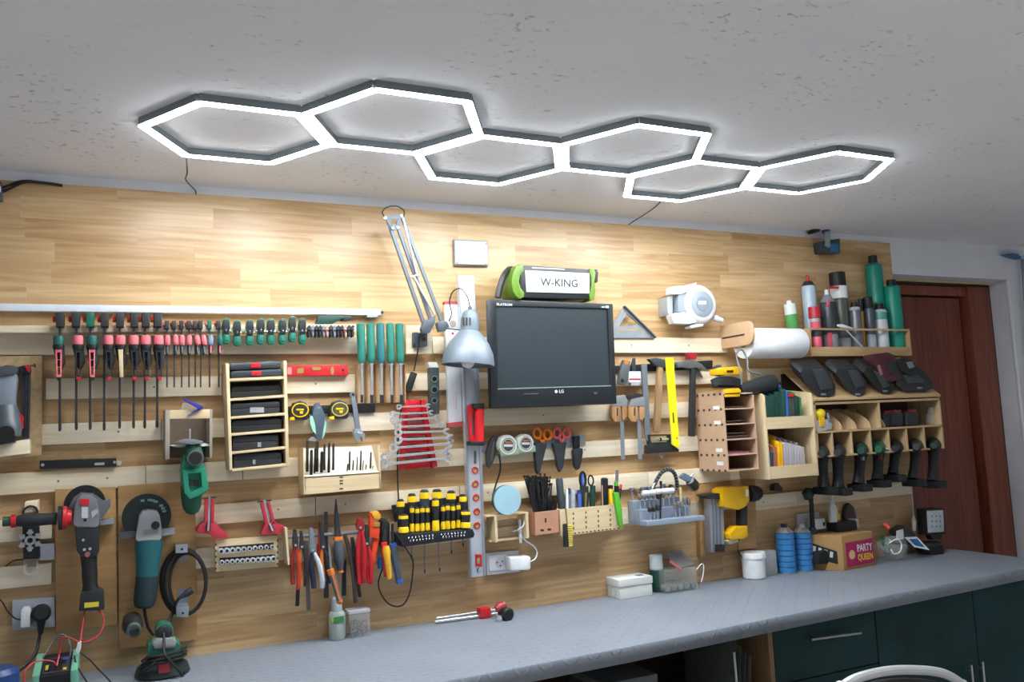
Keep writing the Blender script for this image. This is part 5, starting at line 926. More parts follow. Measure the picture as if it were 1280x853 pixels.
for i, (x0, x1, y) in enumerate(((675, 675.5, 594), (679.5, 681, 594.5), (682, 687.5, 598))): one('cable_tie', B().bar(P(x0, 640, .06), P(x1, y, .05), .0034, .0014).box(P(x1, y, .05)-Vector((.003, .003, 0)), P(x1, y, .05)+Vector((.003, .003, .007))), BLK2, ['loose upright cable tie beside the dense bunch', 'loose upright cable tie in the middle of three apart from the bunch', 'loose cable tie leaning right, outermost of three'][i], 'cable tie', 'loose cable ties')
t = T('pen_holder', 'pale plywood holder full of pens and knives', 'pen holder'); dp_ = .10
part(t, 'front', B().pp([(702, 637), (769, 631), (778.3, 661), (704, 670.5)], dp_-.005, dp_), PLYX); part(t, 'side', B().pp([(700, 637.5), (702, 637), (704.3, 670.5), (702, 671)], .021, dp_), PLY); part(t, 'side', B().pp([(767.5, 631.3), (769, 631), (778.3, 661), (776.5, 661.4)], .021, dp_-.005), PLY); part(t, 'floor', B().pp([(704, 668.5), (777, 659.5), (778, 661), (704, 670.5)], .021, dp_-.005), PLYX); part(t, 'back', B().pp([(702, 634), (769, 628), (776, 658), (705, 667)], .021, .026), PLYX)
for cx, cy in ((716.7, 641), (732.4, 639.5), (747.8, 638), (762.8, 636.5)):
    for k in range(4): part(t, 'slot', B().rect(cx+k*.15-.7, cy+k*6.1, cx+k*.15+.7, cy+k*6.1+3, dp_-.0004, dp_+.0006), M('#4a3a2c', .8))
for k in range(13): part(t, 'slot', B().rect(713+k*4.9, 666.6-k*.56, 715.2+k*4.9, 668-k*.56, dp_-.0004, dp_+.0006), M('#4a3a2c', .8))
gp = 'pens and knives in the plywood holder'
def pen(name, x0, y0, x1, y1, r, mat, label, cat='pen', d0=.055, d1=.06, cap=None, capf=.2):
    a, c_ = P(x0, y0, d0), P(x1, y1, d1); r = r*mpp(a); t = T(name, label, cat, gp); part(t, 'barrel', B().lathe(a, c_, [(0, r*.7), (.03, r), (.9, r), (1, r*.8)], 10), mat)
    if cap: part(t, 'cap', B().lathe(a.lerp(c_, -.01), a.lerp(c_, capf), [(0, r*.75), (.1, r*1.1), (1, r*1.12)], 10), cap)
    return t
pen('box_cutter', 699, 598, 704, 662, 4.6, M('#33383b', .5), 'thick black knife handle at the left end of the holder', 'knife')
pen('scraper', 708.5, 612, 709, 660, 2, M('#d9dde0', .4), 'slim white scraper handle', 'scraper'); pen('brush', 711.5, 611, 711.5, 660, 1.7, M('#6d7478', .4), 'thin grey hook-ended tool beside the white scraper', 'tool', cap=M('#3a4043', .4), capf=.14)
pen('marker', 716, 613.5, 716, 658, 3, M('#b9c4cc', .3, alpha=.7), 'translucent grey marker left of the blue pen', cap=LGREY, capf=.3); pen('pen', 724.5, 613, 725, 657, 3, M('#3b5bb0', .4), 'blue pen standing left of the black scissors', cap=M('#2a3a70', .4), capf=.1)
t = T('scissors', 'black scissors with a blue loop inside standing in the pen holder', 'scissors', gp); c_ = P(728.5, 600, .06); m_ = mpp(c_)
part(t, 'finger_loop', B().ring(c_, 4.6*m_, 1.9*m_, n=18, ell=(.85, 2.0)), BLK); part(t, 'blue_inlay', B().bar(P(728, 592, .06), P(728.3, 607, .06), .010, .006), M('#4a6ad0', .35), bev=.003); part(t, 'finger_loop', B().ring(P(738.5, 601, .06), 3.9*m_, 1.1*m_, n=16, ell=(.95, 1.6)), BLK); part(t, 'blades', B().pp([(726, 608), (736, 608), (735, 655), (729, 656)], .055, .065), BLK2, bev=.002)
pen('green_pliers', 741, 607, 740, 656, 3.6, DGREEN, 'dark green handle right of the black scissors', 'tool'); pen('drill_shank', 732.5, 616, 731.5, 655, 1.5, M('#6b6540', .4), 'thin brass-coloured pick in front of the scissors', 'pick', d0=.08, d1=.08)
pen('box_cutter', 755.5, 597.5, 756, 652, 4.6, BLK, 'thick black torch-like handle near the right of the holder', 'knife'); pen('pencil', 752.6, 607, 753.4, 652, 1.1, M('#a98c78', .5), 'tan pencil in front of the thick black handle', 'pencil', d0=.085, d1=.085)
pen('utility_knife', 763, 607, 763.5, 650, 3, YEL, 'yellow knife handle with black tip', 'knife', cap=BLK, capf=.1); pen('marker', 776, 606, 772, 640, 1.8, BLK, 'black marker with a red end at the right of the holder', cap=M('#d0402e', .4), capf=.15)
t = T('green_knife', 'bright green knife standing at the right end of the pen holder', 'knife', gp); LGN = M('#58b233', .4)
part(t, 'blade_end', B().bar(P(771.5, 588, .11), P(771, 603, .11), .010, .007), GST); part(t, 'green_cap', B().bar(P(770.2, 602, .11), P(770.4, 608, .11), .013, .011), LGN, bev=.002); part(t, 'black_collar', B().bar(P(770.4, 607.5, .11), P(770.8, 616, .11), .015, .012), BLK, bev=.002); part(t, 'handle', B().pp([(767.5, 616), (773.5, 615.5), (777, 632), (778.6, 655), (777.5, 661.5), (774.5, 656)], .101, .118), LGN, bev=.003)
t = T('yellow_ribbed_holder', 'black holder with yellow ribs hanging from a cord on the pen holder', 'bit holder'); part(t, 'body', B().pp([(706, 656), (709.5, 655), (712, 684), (706.5, 684.5)], .103, .12), BLK2, bev=.001)
for k in range(10): part(t, 'yellow_rib', B().pp([(709.5+k*.2, 656.5+k*2.8), (716.3-k*.05, 655.8+k*2.8), (716.5-k*.05, 657.3+k*2.8), (709.8+k*.2, 658.2+k*2.8)], .104, .122), M('#e2cf5a', .4))
part(t, 'cord', B().tube(chord([(707, 636, .1), (708, 645, .105), (709, 655, .11)]), .0018), CORD)
# ================================================================ hammers, squares and gauges right of the monitor
one('magnetic_tool_strip', B().pp([(768, 457.5), (891, 450.5), (891, 461.5), (768, 466)], .0205, .03), BLK, 'black magnetic strip behind the hammers', 'magnetic strip', bev=.001)
t = T('folding_multitool', 'grey folding tool with an orange mark next to the monitor', 'multitool'); part(t, 'body', B().pp([(780, 450), (788.5, 452), (787, 465), (785, 477), (782, 481.5), (774, 480), (775, 465)], .031, .05), M('#6d7072', .4, .4), bev=.003); part(t, 'orange_mark', B().rect(781, 450.5, 785.6, 455.5, .05, .0508), ORG); part(t, 'cut_out', B().pp([(777, 473), (781, 476), (779, 479), (775.5, 478)], .05, .0506), BLK)
t = T('white_stud_finder', 'small white block with a red line hanging from a black hook', 'tool'); part(t, 'body', B().rect(786.5, 464.5, 801, 478.5, .031, .052), WHITE, bev=.002); part(t, 'red_line', B().rect(787, 473.3, 800.6, 475.3, .052, .0526), RED); part(t, 'grey_tip', B().rect(789, 478, 799.5, 482, .033, .05), LGREY, bev=.001); part(t, 'hook', B().pp([(790, 456), (792, 448), (794.5, 448), (795, 464.5), (790.5, 464.5)], .031, .04), M('#44484c', .4, .4), bev=.001)
WD2 = WOOD('#a3764c', '#c79a6b', .45, 1.2, 2, .3, 'gauge_wood')
def bevel(x, lab, s_=1):
    t = T('angle_gauge', lab, 'angle gauge', 'wooden angle gauges')
    part(t, 'stock', B().pp([(x-9.5*s_, 507), (x-9.5*s_, 522), (x-6*s_, 527.5), (x+.5, 527.5), (x+1.6, 507)], .04, .06), WD2, bev=.003); part(t, 'stock', B().pp([(x+3.2, 507), (x+4, 525), (x+7, 526.5), (x+9.5*s_, 521), (x+9.5*s_, 507)], .04, .06), WD2, bev=.003)
    part(t, 'slot_plate', B().pp([(x-3.5, 510), (x-2, 510), (x-2, 520), (x-3.5, 520)], .06, .0612), BLK2)
    part(t, 'cap', B().pp([(x-9*s_, 508), (x-6, 496), (x+7, 494), (x+9.4*s_, 499), (x+9.4*s_, 508)], .04, .062), M('#b3b7bb', .3, .6), bev=.002)
    part(t, 'blade', B().bar(P(x+2.2, 505, .05), P(x+4.2, 574.5, .05), .017, .003), ALU); return t
bevel(774.5, 'wooden angle gauge with steel blade, the left one, at the monitor corner'); t = bevel(796, 'wooden angle gauge with a dark cap, beside the long grey angle', 1.1); part(t, 'dark_cap', B().pp([(784, 500), (788, 494), (796, 491.5), (804, 493), (804, 496), (796, 497)], .04, .064), BLK2, bev=.001)
t = T('steel_angle', 'long grey steel angle with a bent lower tip', 'steel angle'); part(t, 'leg', B().pp([(802, 455), (808.6, 455), (813.4, 545), (809, 552), (806.5, 544)], .045, .052), M('#8a9096', .35, .5)); part(t, 'tip', B().bar(P(809.5, 549, .05), P(828, 573.5, .05), .006, .006), M('#9aa0a6', .35, .5))
t = T('hammer', 'hammer with wooden handle and pointed steel head', 'hammer', 'hammers'); part(t, 'head', B().pp([(811.5, 449), (820, 447.5), (833, 450), (838.5, 451), (838.5, 458.5), (830, 459.5), (820, 457)], .045, .068), M('#54585c', .4, .6), bev=.002); part(t, 'handle', B().bar(P(825, 455, .056), P(820.5, 540.5, .056), .024, .016, .028, .018), WOOD('#8a6a48', '#a98a62', .55, 1.5, 2, .1, 'hammer_handle'), bev=.004)
t = T('yellow_ruler', 'bright yellow folding ruler hanging between the two hammers', 'ruler'); part(t, 'blade', B().pp([(832, 447.5), (842, 447.5), (849.5, 561.5), (840.5, 556)], .07, .075), M('#ece01c', .4)); part(t, 'print_mark', B().pp([(840.5, 516), (842.3, 516), (843.2, 529), (841.3, 529)], .075, .0755), M('#5a5a18', .5)); part(t, 'hang_hole', disc(B(), 846.2, 548, .0756, 1, .001, 8), M('#5a5a18', .5))
t = T('claw_hammer', 'claw hammer with a black handle', 'hammer', 'hammers'); part(t, 'head', B().pp([(846, 456), (847, 452.5), (858, 451.5), (862, 449.5), (869, 450.5), (877, 455), (885, 463.5), (876, 461), (869, 460), (862, 461), (857, 459.5), (847.5, 459.5)], .04, .064), M('#777a7c', .4, .6), bev=.002); part(t, 'claw', B().pp([(870, 459), (876, 466), (879, 472.5), (873, 468), (867, 461)], .035, .045), M('#777a7c', .4, .6), bev=.001); part(t, 'handle', B().bar(P(866, 458, .052), P(864.3, 546, .052), .024, .016, .026, .02), BLK2, bev=.005)
one('red_hook', B().pp([(861, 441), (872, 441), (870.5, 449), (862.5, 449)], .0205, .05), M('#a32430', .4), 'dark red hook below the top slat above the claw hammer', 'hook', bev=.001)
t = T('combination_square_head', 'black square head with a green bubble vial under the yellow ruler', 'square'); part(t, 'top_frame', B().plate(pxs([(811, 543.5), (838.5, 543), (839, 554), (812, 556)], .06), 1, pxs([(813, 545.5), (836.5, 545), (837, 552.5), (814, 554)], .06), (0, -.02, 0)), BLK2); part(t, 'vial', B().cyl(P(823, 549.8, .05), P(835, 549.2, .05), .006), M('#a9c08a', .3)); part(t, 'vial_cap', B().cyl(P(824, 549.8, .05), P(826, 549.6, .05), .0075), BLK).location; part(t, 'base', B().pp([(809.5, 567.5), (810, 557), (838, 554), (849, 562.5), (848.5, 565), (830, 566)], .035, .062), M('#2c2d2f', .5, .3), bev=.001)
# ================================================================ sandpaper organiser
t = T('sandpaper_organiser', 'tall pinkish fibreboard sandpaper organiser with white labels', 'organiser'); dO = .2
MD2 = M('#c2a084', .7, var=.05, scale=60); xL = P(908, 540, dO).x; xR = P(945.5, 540, dO).x; zt_ = P(905.5, 488.5, dO).z; zb_ = P(909, 590, dO).z
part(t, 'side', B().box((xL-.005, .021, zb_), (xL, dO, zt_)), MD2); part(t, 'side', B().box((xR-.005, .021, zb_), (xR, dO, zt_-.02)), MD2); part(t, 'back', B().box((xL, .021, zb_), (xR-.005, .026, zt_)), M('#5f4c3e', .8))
for k in range(6):
    zz = zb_+(zt_-zb_)*(k/5.25); part(t, 'shelf', B().box((xL, .026, zz), (xR-.005, dO, zz+.005)), MD2)
    for j in range(5): part(t, 'finger_joint', B().box((xL-.0056, .033+j*.036, zz-.002), (xL-.0048, .046+j*.036, zz+.007)), M('#4e382a', .8))
for zf in (.77, .585, .24, .075): part(t, 'white_label', B().box((xL-.0057, .135, zb_+(zt_-zb_)*zf), (xL-.0049, .175, zb_+(zt_-zb_)*(zf+.045))), WHITE)
rs = random.Random(4)
for k, (n_, m) in enumerate(((1, M('#54463c', .9)), (3, M('#b0788a', .9)), (6, M('#6b5a55', .9)), (3, M('#57504a', .9)), (2, M('#5a5049', .9)))):
    zz = zb_+(zt_-zb_)*(k/5.25)+.0052
    for j in range(n_): one('sanding_sheet', B().box((xL+.006, .05, zz+j*.004), (xR-.02-rs.random()*.03, dO-.012-rs.random()*.03, zz+j*.004+.0028)), m, 'sanding sheet in the %s tray of the sandpaper organiser%s' % (['bottom', 'second', 'third', 'fourth', 'top'][k], '' if n_ == 1 else ', %s of the pile from below' % ORD[j]), 'sandpaper', 'sanding sheets', bev=.0008)
# oscillating tool lying on the organiser
t = T('oscillating_tool', 'yellow and black power tool with coiled cord lying on the organiser', 'power tool'); YB = M('#eab512', .4); dz = .15
part(t, 'nose', B().lathe(P(890, 465, .12), P(902, 463, .14), [(0, .012), (.2, .020), (.7, .024), (1, .022)], 14), BLK2); part(t, 'yellow_body', B().pp([(898, 461), (903, 459.5), (925, 458), (929, 461), (928, 468.5), (899, 469)], .11, .17), YB, bev=.005); part(t, 'switch', B().rect(909, 463, 917, 465.5, .17, .174), BLK, bev=.001)
part(t, 'lower_yellow', B().pp([(905, 487), (924, 485), (927, 489), (925, 496), (906, 497)], .13, .20), YB, bev=.004); part(t, 'motor', B().lathe(P(923, 489, .17), P(967, 478, .15), [(0, .024), (.15, .030), (.55, .032), (.85, .036), (.97, .034), (1, .026)], 18), M('#23282a', .45))
b = B()
for k in range(6): b.tube(spline([P(889+k*.8, 476+k*1.7, .19), P(900, 471.5+k*1.8, .2), P(915, 472+k*1.8, .2), P(926, 476+k*1.5, .19), P(915, 478+k*1.2, .12), P(896, 478+k*1.2, .12)], 5, True), .0036)
part(t, 'coiled_cord', b, CORD, kind='stuff'); part(t, 'cord', B().tube(chord([(927, 481, .2), (926, 465, .2), (921, 448, .17), (922, 440, .15), (928, 438, .14), (934, 450, .15), (936, 464, .17), (950, 468, .17)]), .0036), GREY)
# ================================================================ case holder with two bins
t = T('case_holder', 'plywood holder with two bins of bit cases', 'case holder'); xa2 = P(959.5, 540, dO).x; xb2 = P(1017.5, 540, dO).x; z0 = P(961, 600, dO).z; z1 = P(960, 492, dO).z
part(t, 'side', B().prism([(xa2-.008, .021, z0), (xa2-.008, dO, z0), (xa2-.008, dO, z1-.01), (xa2-.008, dO-.015, z1), (xa2-.008, .021, z1+.02)], (.008, 0, 0)), PLY, bev=.0006); part(t, 'side', B().prism([(xb2, .021, z0), (xb2, dO, z0), (xb2, dO, z1-.01), (xb2, dO-.015, z1), (xb2, .021, z1+.02)], (.008, 0, 0)), PLY, bev=.0006)
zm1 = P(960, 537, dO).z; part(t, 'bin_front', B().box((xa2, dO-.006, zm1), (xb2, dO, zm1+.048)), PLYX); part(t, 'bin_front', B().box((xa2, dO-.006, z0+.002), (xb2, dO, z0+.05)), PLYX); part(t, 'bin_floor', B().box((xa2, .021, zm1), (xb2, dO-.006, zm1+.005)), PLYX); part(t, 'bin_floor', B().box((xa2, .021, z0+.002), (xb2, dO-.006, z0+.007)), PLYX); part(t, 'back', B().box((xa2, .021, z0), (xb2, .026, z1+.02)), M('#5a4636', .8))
def fcase(name, x0, x1, z, h, lean, mat, label, dfr=.185, edge=None):
    t = T(name, label, 'case', 'bit cases in the plywood bins'); v_ = Vector((lean, 0, h)); a = Vector((x0, .04, z)); w_ = x1-x0
    def slab(u0, u1, dd0, dd1, zz0, zz1): return B().add([Vector((x0+w_*u+lean*q, dd, z+h*q*(1+.42*(dfr-dd)/(dfr-.04)))) for q in (zz0, zz1) for dd in (dd0, dd1) for u in (u0, u1)], [(0,1,3,2),(4,5,7,6),(0,1,5,4),(2,3,7,6),(0,2,6,4),(1,3,7,5)])
    part(t, 'shell', slab(0, .62, .04, dfr, 0, 1), mat, bev=.003); part(t, 'lid', slab(.66, 1, .04, dfr, 0, .98), edge or mat, bev=.003); part(t, 'handle', slab(.35, .8, dfr-.06, dfr-.03, 1.0, 1.06), edge or mat, bev=.002)
GC = M('#1f4a40', .45); zf = zm1+.006; W_ = xb2-xa2
fcase('bit_case', xa2+.002, xa2+.032, zf, .125, .012, GC, 'dark green bit case, first at the left in the upper bin', .19); fcase('bit_case', xa2+.034, xa2+.066, zf, .13, .012, M('#1c443a', .45), 'dark green bit case, second from left in the upper bin'); fcase('bit_case', xa2+.068, xa2+.098, zf, .14, .01, M('#20483f', .45), 'dark green bit case left of the blue-edged one', .18); fcase('bit_case', xa2+.10, xa2+.128, zf, .15, .008, GC, 'green bit case with a bright blue edge in the upper bin', .185, M('#3f6ad0', .35)); fcase('bit_case', xa2+.13, xa2+.165, zf, .125, .008, M('#4a4f4a', .45), 'grey bit case with red clip in the upper bin', .18, M('#4a4f4a', .45)); fcase('bit_case', xa2+.168, min(xa2+.196, xb2-.012), zf, .12, .006, M('#1f3a30', .45), 'dark case with a light green edge at the right of the upper bin', .19, M('#2f8a46', .4))
zf = z0+.008; fcase('parts_box', xa2+.002, xa2+.026, zf, .10, .006, M('#3b4c5e', .4), 'blue-grey flat box at the left of the lower bin', .19); fcase('parts_box', xa2+.028, xa2+.048, zf, .12, .006, M('#a9694a', .45), 'orange-brown flat box in the lower bin', .188); fcase('parts_box', xa2+.05, xa2+.075, zf, .135, .006, M('#eeb012', .4), 'bright yellow flat case in the lower bin', .192); 
for k in range(4): fcase('parts_box', xa2+.08+k*.029, xa2+.106+k*.029, zf, .13-.006*k, .003, M('#c9c2c8', .25, alpha=.75), 'clear flat box, %s from the yellow case in the lower bin' % ORD[k], .19)
part(bpy.data.objects['bit_case.004'], 'red_clip', B().box((xa2+.14, .13, zm1+.128), (xa2+.165, .185, zm1+.142)), RED, bev=.001)
# ================================================================ drill shelf unit
t = T('drill_shelf', 'wooden shelf unit with drill slots and small compartments on the right', 'shelf unit'); xl2 = P(1018, 540, dO).x+.008; xr2 = P(1178, 530, dO).x
zT = P(1176, 497, dO).z; zM = P(1178, 533, dO).z; zL = P(1178, 561, dO).z; SHW = WOOD('#b08f66', '#c9ab80', .6, 1, 0, .15, 'shelf_board'); SHV = WOOD('#b08f66', '#cbb088', .6, 1, 2, .15, 'shelf_upright')
part(t, 'side', B().box((xl2, .021, zL), (xl2+.009, dO, zT+.01)), SHV); part(t, 'side', B().box((xr2-.009, .021, zL), (xr2, dO, zT+.01)), SHV)
part(t, 'top_board', B().prism([(xl2, .03, zT+.150), (xl2, dO+.005, zT+.012), (xl2, dO+.005, zT+.004), (xl2, .03, zT+.142)], (xr2-xl2, 0, 0)), SHW); part(t, 'top_rail', B().box((xl2, dO-.01, zT-.012), (xr2, dO, zT-.002)), SHW)
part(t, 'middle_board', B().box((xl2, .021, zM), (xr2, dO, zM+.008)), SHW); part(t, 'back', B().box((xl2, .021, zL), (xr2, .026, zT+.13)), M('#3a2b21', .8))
ups = [xl2+.085+k*(xr2-xl2-.1)/6 for k in range(7)]
for x in ups[:6]: part(t, 'divider', B().box((x, .026, zL), (x+.007, dO, zM)), SHV)
xs = [xl2]+ups[:6]+[xr2-.008]
for k in range(7):
    part(t, 'slot_ledge', B().box((xs[k]+.008, .026, zL-.001), (xs[k]+.03, dO, zL+.006)), SHV)
    if k < 6: part(t, 'slot_ledge', B().box((xs[k+1]-.022, .026, zL-.001), (xs[k+1], dO, zL+.006)), SHV)
xv = P(1099, 515, dO).x; part(t, 'divider', B().box((xv, .026, zM+.008), (xv+.007, dO, zT-.012)), SHV); xv0 = P(1041, 530, dO).x
for k in range(4):
    x = xv0+.004+k*(xv-xv0)/3.25; n_ = 10; pts = [(x, .03, zM+.009)]+[(x+.0+.05*math.sin(q*math.pi/2/n_)*.0, .03+.155*math.cos(q*math.pi/2/n_), zM+.009+.09*math.sin(q*math.pi/2/n_)) for q in range(n_+1)]
    b = B().prism(pts, (.005, 0, 0)); b.v = [(vx+(vd-.03)*.38, vd, vz) for vx, vd, vz in b.v]; part(t, 'fan_divider', b, SHV)
# contents of the small compartments
t = T('yellow_grinder_bit', 'yellow and grey countersink tool in the left compartment of the drill shelf', 'tool'); part(t, 'holder', B().pp([(1019, 527), (1036, 524), (1041, 532), (1040, 537), (1019, 541)], .1, .19), LGREY, bev=.003); part(t, 'stem', B().pp([(1025, 522), (1031, 521), (1031, 533), (1026, 534)], .15, .195), YB, bev=.002); part(t, 'dome', B().ball(P(1024.5, 517.5, .18), .026, 16, 10, (1, .8, .85)), M('#ead41c', .35))
part(t, 'ring', B().ring(P(1034, 524, .17), .025, .005, (1, .6, 0), 16, 6), GREY)
for k, x in enumerate((1110, 1122, 1141)):
    t = T('battery_pack', 'dark tool battery, %s from left in the upper right compartment' % ORD[k], 'battery', 'batteries in the compartment'); part(t, 'body', B().rect(x-6-(k == 2)*2, 517-k, x+7, 534-k*1.2, .08, .18-.01*(k == 0)), BLK2, bev=.004); part(t, 'red_clip', B().rect(x-4, 513.5-k*.8, x+5, 518-k, .10, .175-.01*(k == 0)), M('#8a2a34', .5), bev=.002)
t = T('clear_jar', 'clear plastic jar at the right end of the upper compartment', 'jar'); part(t, 'body', B().lathe(P(1164.5, 530.5, .15), P(1164, 516, .15), [(0, .022), (.1, .025), (.85, .025), (1, .019)], 16), CLEAR); part(t, 'lid', B().lathe(P(1164, 516, .15), P(1164, 510, .15), [(0, .020), (1, .019)], 16), M('#c9d4da', .3, alpha=.6))
# drills hanging in the slots
def drill(hx, foot_y, fx, label, head=BLK2, acc=None, accr=None, slim=0):
    t = T('cordless_drill', label, 'drill', 'drills hanging in the shelf'); dd = .115; ym = 566-(hx-1030)*.07
    q = part(t, 'head', B().lathe(P(hx, ym-3, .05), P(hx, ym+1, .215), [(0, .022), (.12, .033), (.6, .034), (.75, .030), (.8, .022), (1, .014)], 14), head)
    if acc: part(q, 'label_band', B().box(P(hx, ym-5, .17)-Vector((.022, .025, .012)), P(hx, ym-5, .17)+Vector((.022, .012, .006))), acc, bev=.002)
    part(t, 'grip', B().lathe(P(hx, ym+2, .10), P(fx, foot_y-6, .125), [(0, .027), (.3, .020), (.7, .019), (1, .024)], 12, 1.25), BLK2)
    f = P(fx+1.5, foot_y, .13); part(t, 'battery_foot', B().box(f-Vector((.027, .045, .008)), f+Vector((.027, .05, .024))), BLK, bev=.006)
    if accr: part(t, 'trigger', B().bar(P(hx+2, ym+6, .15), P(hx+2.5, ym+13, .15), .008, .014), accr, bev=.001)
    return t
drill(1027, 616, 1030, 'black drill with a grey band in the leftmost slot', BLK2, GREY); drill(1047, 617, 1048, 'black drill with grey band, second slot from left', BLK2, GREY); drill(1076, 612, 1073, 'dark green drill with a small red label in the third slot', DGREEN, M('#6b2a32', .5), LGREY); t = drill(1098, 607, 1097, 'green drill holding a silver bit in the fourth slot', M('#1e5a40', .4), None, RED); part(t, 'silver_bit', B().cyl(P(1105, 560.5, .19), P(1119, 563, .2), .006), CHR); drill(1119, 600, 1116, 'plain black drill in the fifth slot', BLK); drill(1145, 606, 1141, 'dark grey round-backed drill in the sixth slot', M('#33383a', .5)); drill(1167, 608, 1166, 'dark green drill in the rightmost slot', M('#1d332c', .5))
# chargers on the sloping top board
def sheared(b, dfr):
    b.v = [(x, d, z+max(0, dfr-d)*.79) for x, d, z in b.v]; return b
def charger(pts, top, label, mat, dfr=.2):
    t = T('battery_charger', label, 'charger', 'battery chargers on the shelf'); part(t, 'case', sheared(B().pp(pts, dfr-.06, dfr), dfr), mat, bev=.007); part(t, 'top_ridge', sheared(B().pp(top, dfr-.02, dfr+.006), dfr), M('#3a3f43', .3), bev=.003); 
    cx = sum(p[0] for p in pts)/len(pts); cy = max(p[1] for p in pts)-5; part(t, 'label_strip', B().rect(cx+3, cy-1, cx+9, cy+1.2, dfr-.001, dfr+.0012), M('#7d8488', .5)); return t
charger([(1000, 466), (1004, 461), (1015, 461.5), (1031, 460.5), (1038, 466), (1045, 483), (1044, 494), (1037, 498), (1023, 497), (1016, 490), (1005, 477)], [(1016, 463), (1030, 462), (1040, 478), (1041, 486), (1026, 488)], 'black charger at the left end of the sloping shelf', BLK2); charger([(1044, 467), (1048, 461), (1060, 461), (1072, 461.5), (1078, 467), (1084.5, 483), (1082, 492), (1074, 498), (1066, 494), (1055, 482)], [(1060, 464), (1073, 464), (1081, 482), (1070, 486)], 'black charger, second from left on the sloping shelf', BLK2); charger([(1079, 467), (1084, 459), (1094, 459), (1106, 468), (1117, 480), (1118.5, 488), (1112, 494), (1103, 493), (1092, 482)], [(1093, 464), (1102, 468), (1113, 483), (1104, 486)], 'black charger carrying the maroon battery', BLK)
charger([(1120, 470), (1130, 461), (1146, 458), (1155, 463), (1166, 477), (1167, 486), (1158, 490), (1130, 490), (1121, 482)], [(1130, 470), (1146, 467), (1157, 478), (1135, 480)], 'wide black charger at the right end of the sloping shelf', BLK2)
t = T('maroon_battery', 'maroon and black battery standing on the third charger', 'battery'); part(t, 'body', B().pp([(1091.5, 449), (1096, 442.5), (1110, 440.5), (1117, 443), (1127, 463), (1128, 473), (1116, 478), (1105, 477), (1098, 465)], .13, .205), M('#4a1f26', .45), bev=.006); part(t, 'keypad', B().pp([(1108, 455), (1119, 452), (1125, 466), (1114, 470)], .205, .21), BLK2, bev=.002); part(t, 'pink_strip', B().pp([(1097, 457), (1100, 456), (1104, 468), (1101, 470)], .205, .207), M('#a86a72', .5))
t = T('small_battery', 'small black battery with a silver plate on the rightmost charger', 'battery'); part(t, 'body', B().pp([(1122, 452), (1128, 448), (1138, 449), (1147, 460), (1146, 469), (1138, 470), (1126, 463)], .14, .215), BLK, bev=.006); part(t, 'silver_plate', B().pp([(1133, 453), (1140, 452), (1144, 459), (1137, 461)], .215, .218), M('#7f8990', .35, .4), bev=.001)
# ================================================================ paper roll and can shelf
t = T('paper_roll_holder', 'rounded wooden bracket of the paper roll', 'bracket'); xp = P(900, 423, 0).x; za, zb2 = P(901, 409, .0).z, P(901, 437, .0).z
pts = [(xp-.012, .021, za), (xp-.012, .15, za)]+[(xp-.012, .19+.03*math.sin(q), (za+zb2)/2+(za-zb2)/2*math.cos(q)) for q in [math.pi*k/8 for k in range(9)]]+[(xp-.012, .021, zb2)]
part(t, 'plate', B().prism(pts, (.012, 0, 0)), M('#c9a683', .6), bev=.001); part(t, 'slot', B().box((xp-.0128, .03, (za+zb2)/2-.008), (xp-.0118, .17, (za+zb2)/2-.001)), BLK2); part(t, 'spindle', B().cyl((xp, .13, za-.05), (xp+.31, .13, za-.05), .008), WD2)
xe = P(1003, 428, .15).x; t = T('paper_roll', 'thick white paper towel roll beside the can shelf', 'paper roll'); zr = P(970, 428.5, .16).z; part(t, 'roll', B().lathe((xp+.012, .13, zr), (xe, .13, zr), [(0, .02), (0, .062), (.01, .064), (.99, .064), (1, .062), (1, .02)], 36), M('#eceef0', .85, bump=.1)); part(t, 'core', B().lathe((xp+.01, .13, zr), (xe+.002, .13, zr), [(0, .019), (1, .019)], 18), M('#b09a7c', .8))
t = T('can_shelf', 'wooden shelf box with a thin front rail for spray cans', 'shelf'); dC = .14; xc0 = P(1015.5, 440, dC).x; xc1 = P(1138, 440, dC).x; zf_ = P(1075, 444, dC).z
part(t, 'floor', B().box((xc0, .001, zf_), (xc1, dC-.008, zf_+.008)), SHW); part(t, 'front_lip', B().box((xc0, dC-.008, zf_-.004), (xc1, dC, zf_+.036)), SHW, bev=.0006); part(t, 'side', B().box((xc0-.009, .001, zf_-.004), (xc0, dC, zf_+.118)), SHW); part(t, 'side', B().box((xc1, .001, zf_-.004), (xc1+.009, dC, zf_+.118)), SHW); part(t, 'front_rail', B().box((xc0, dC-.008, zf_+.110), (xc1, dC, zf_+.118)), SHW)
def can(name, label, cat, x, yt, w_, dd, segs, grp='cans and bottles on the high shelf', base=None, lean=0.):
    """segs: (from, to, radius0, radius1, material, part name), fractions of the height"""
    t = T(name, label, cat, grp); tp = P(x, yt, dd); b0 = Vector((tp.x, dd, zf_+.0085 if base is None else base)); tp = tp+Vector((lean, 0, 0)); r = w_/2*mpp(tp)
    for f0, f1, r0, r1, m, nm in segs: part(t, nm, B().lathe(b0.lerp(tp, f0), b0.lerp(tp, f1), [(0, r0*r*.97), (.02, r0*r), (.97, r1*r), (1, r1*r*.93)], 16), m)
    return t
PKL = M('#d0566a', .45); CGR = M('#8d949c', .35, .3); TEA = M('#148a78', .4); DGC = M('#3f444a', .4, .3)
can('glue_bottle', 'small white and green bottle left on the can shelf', 'bottle', 988.5, 376, 15, .05, [(0, .5, 1, 1, M('#5aa35a', .4), 'green_part'), (.5, .88, 1, .95, M('#dfe8e2', .4), 'white_part'), (.88, 1, .45, .35, WHITE, 'nozzle')], base=P(990, 411, .05).z, lean=-.012)
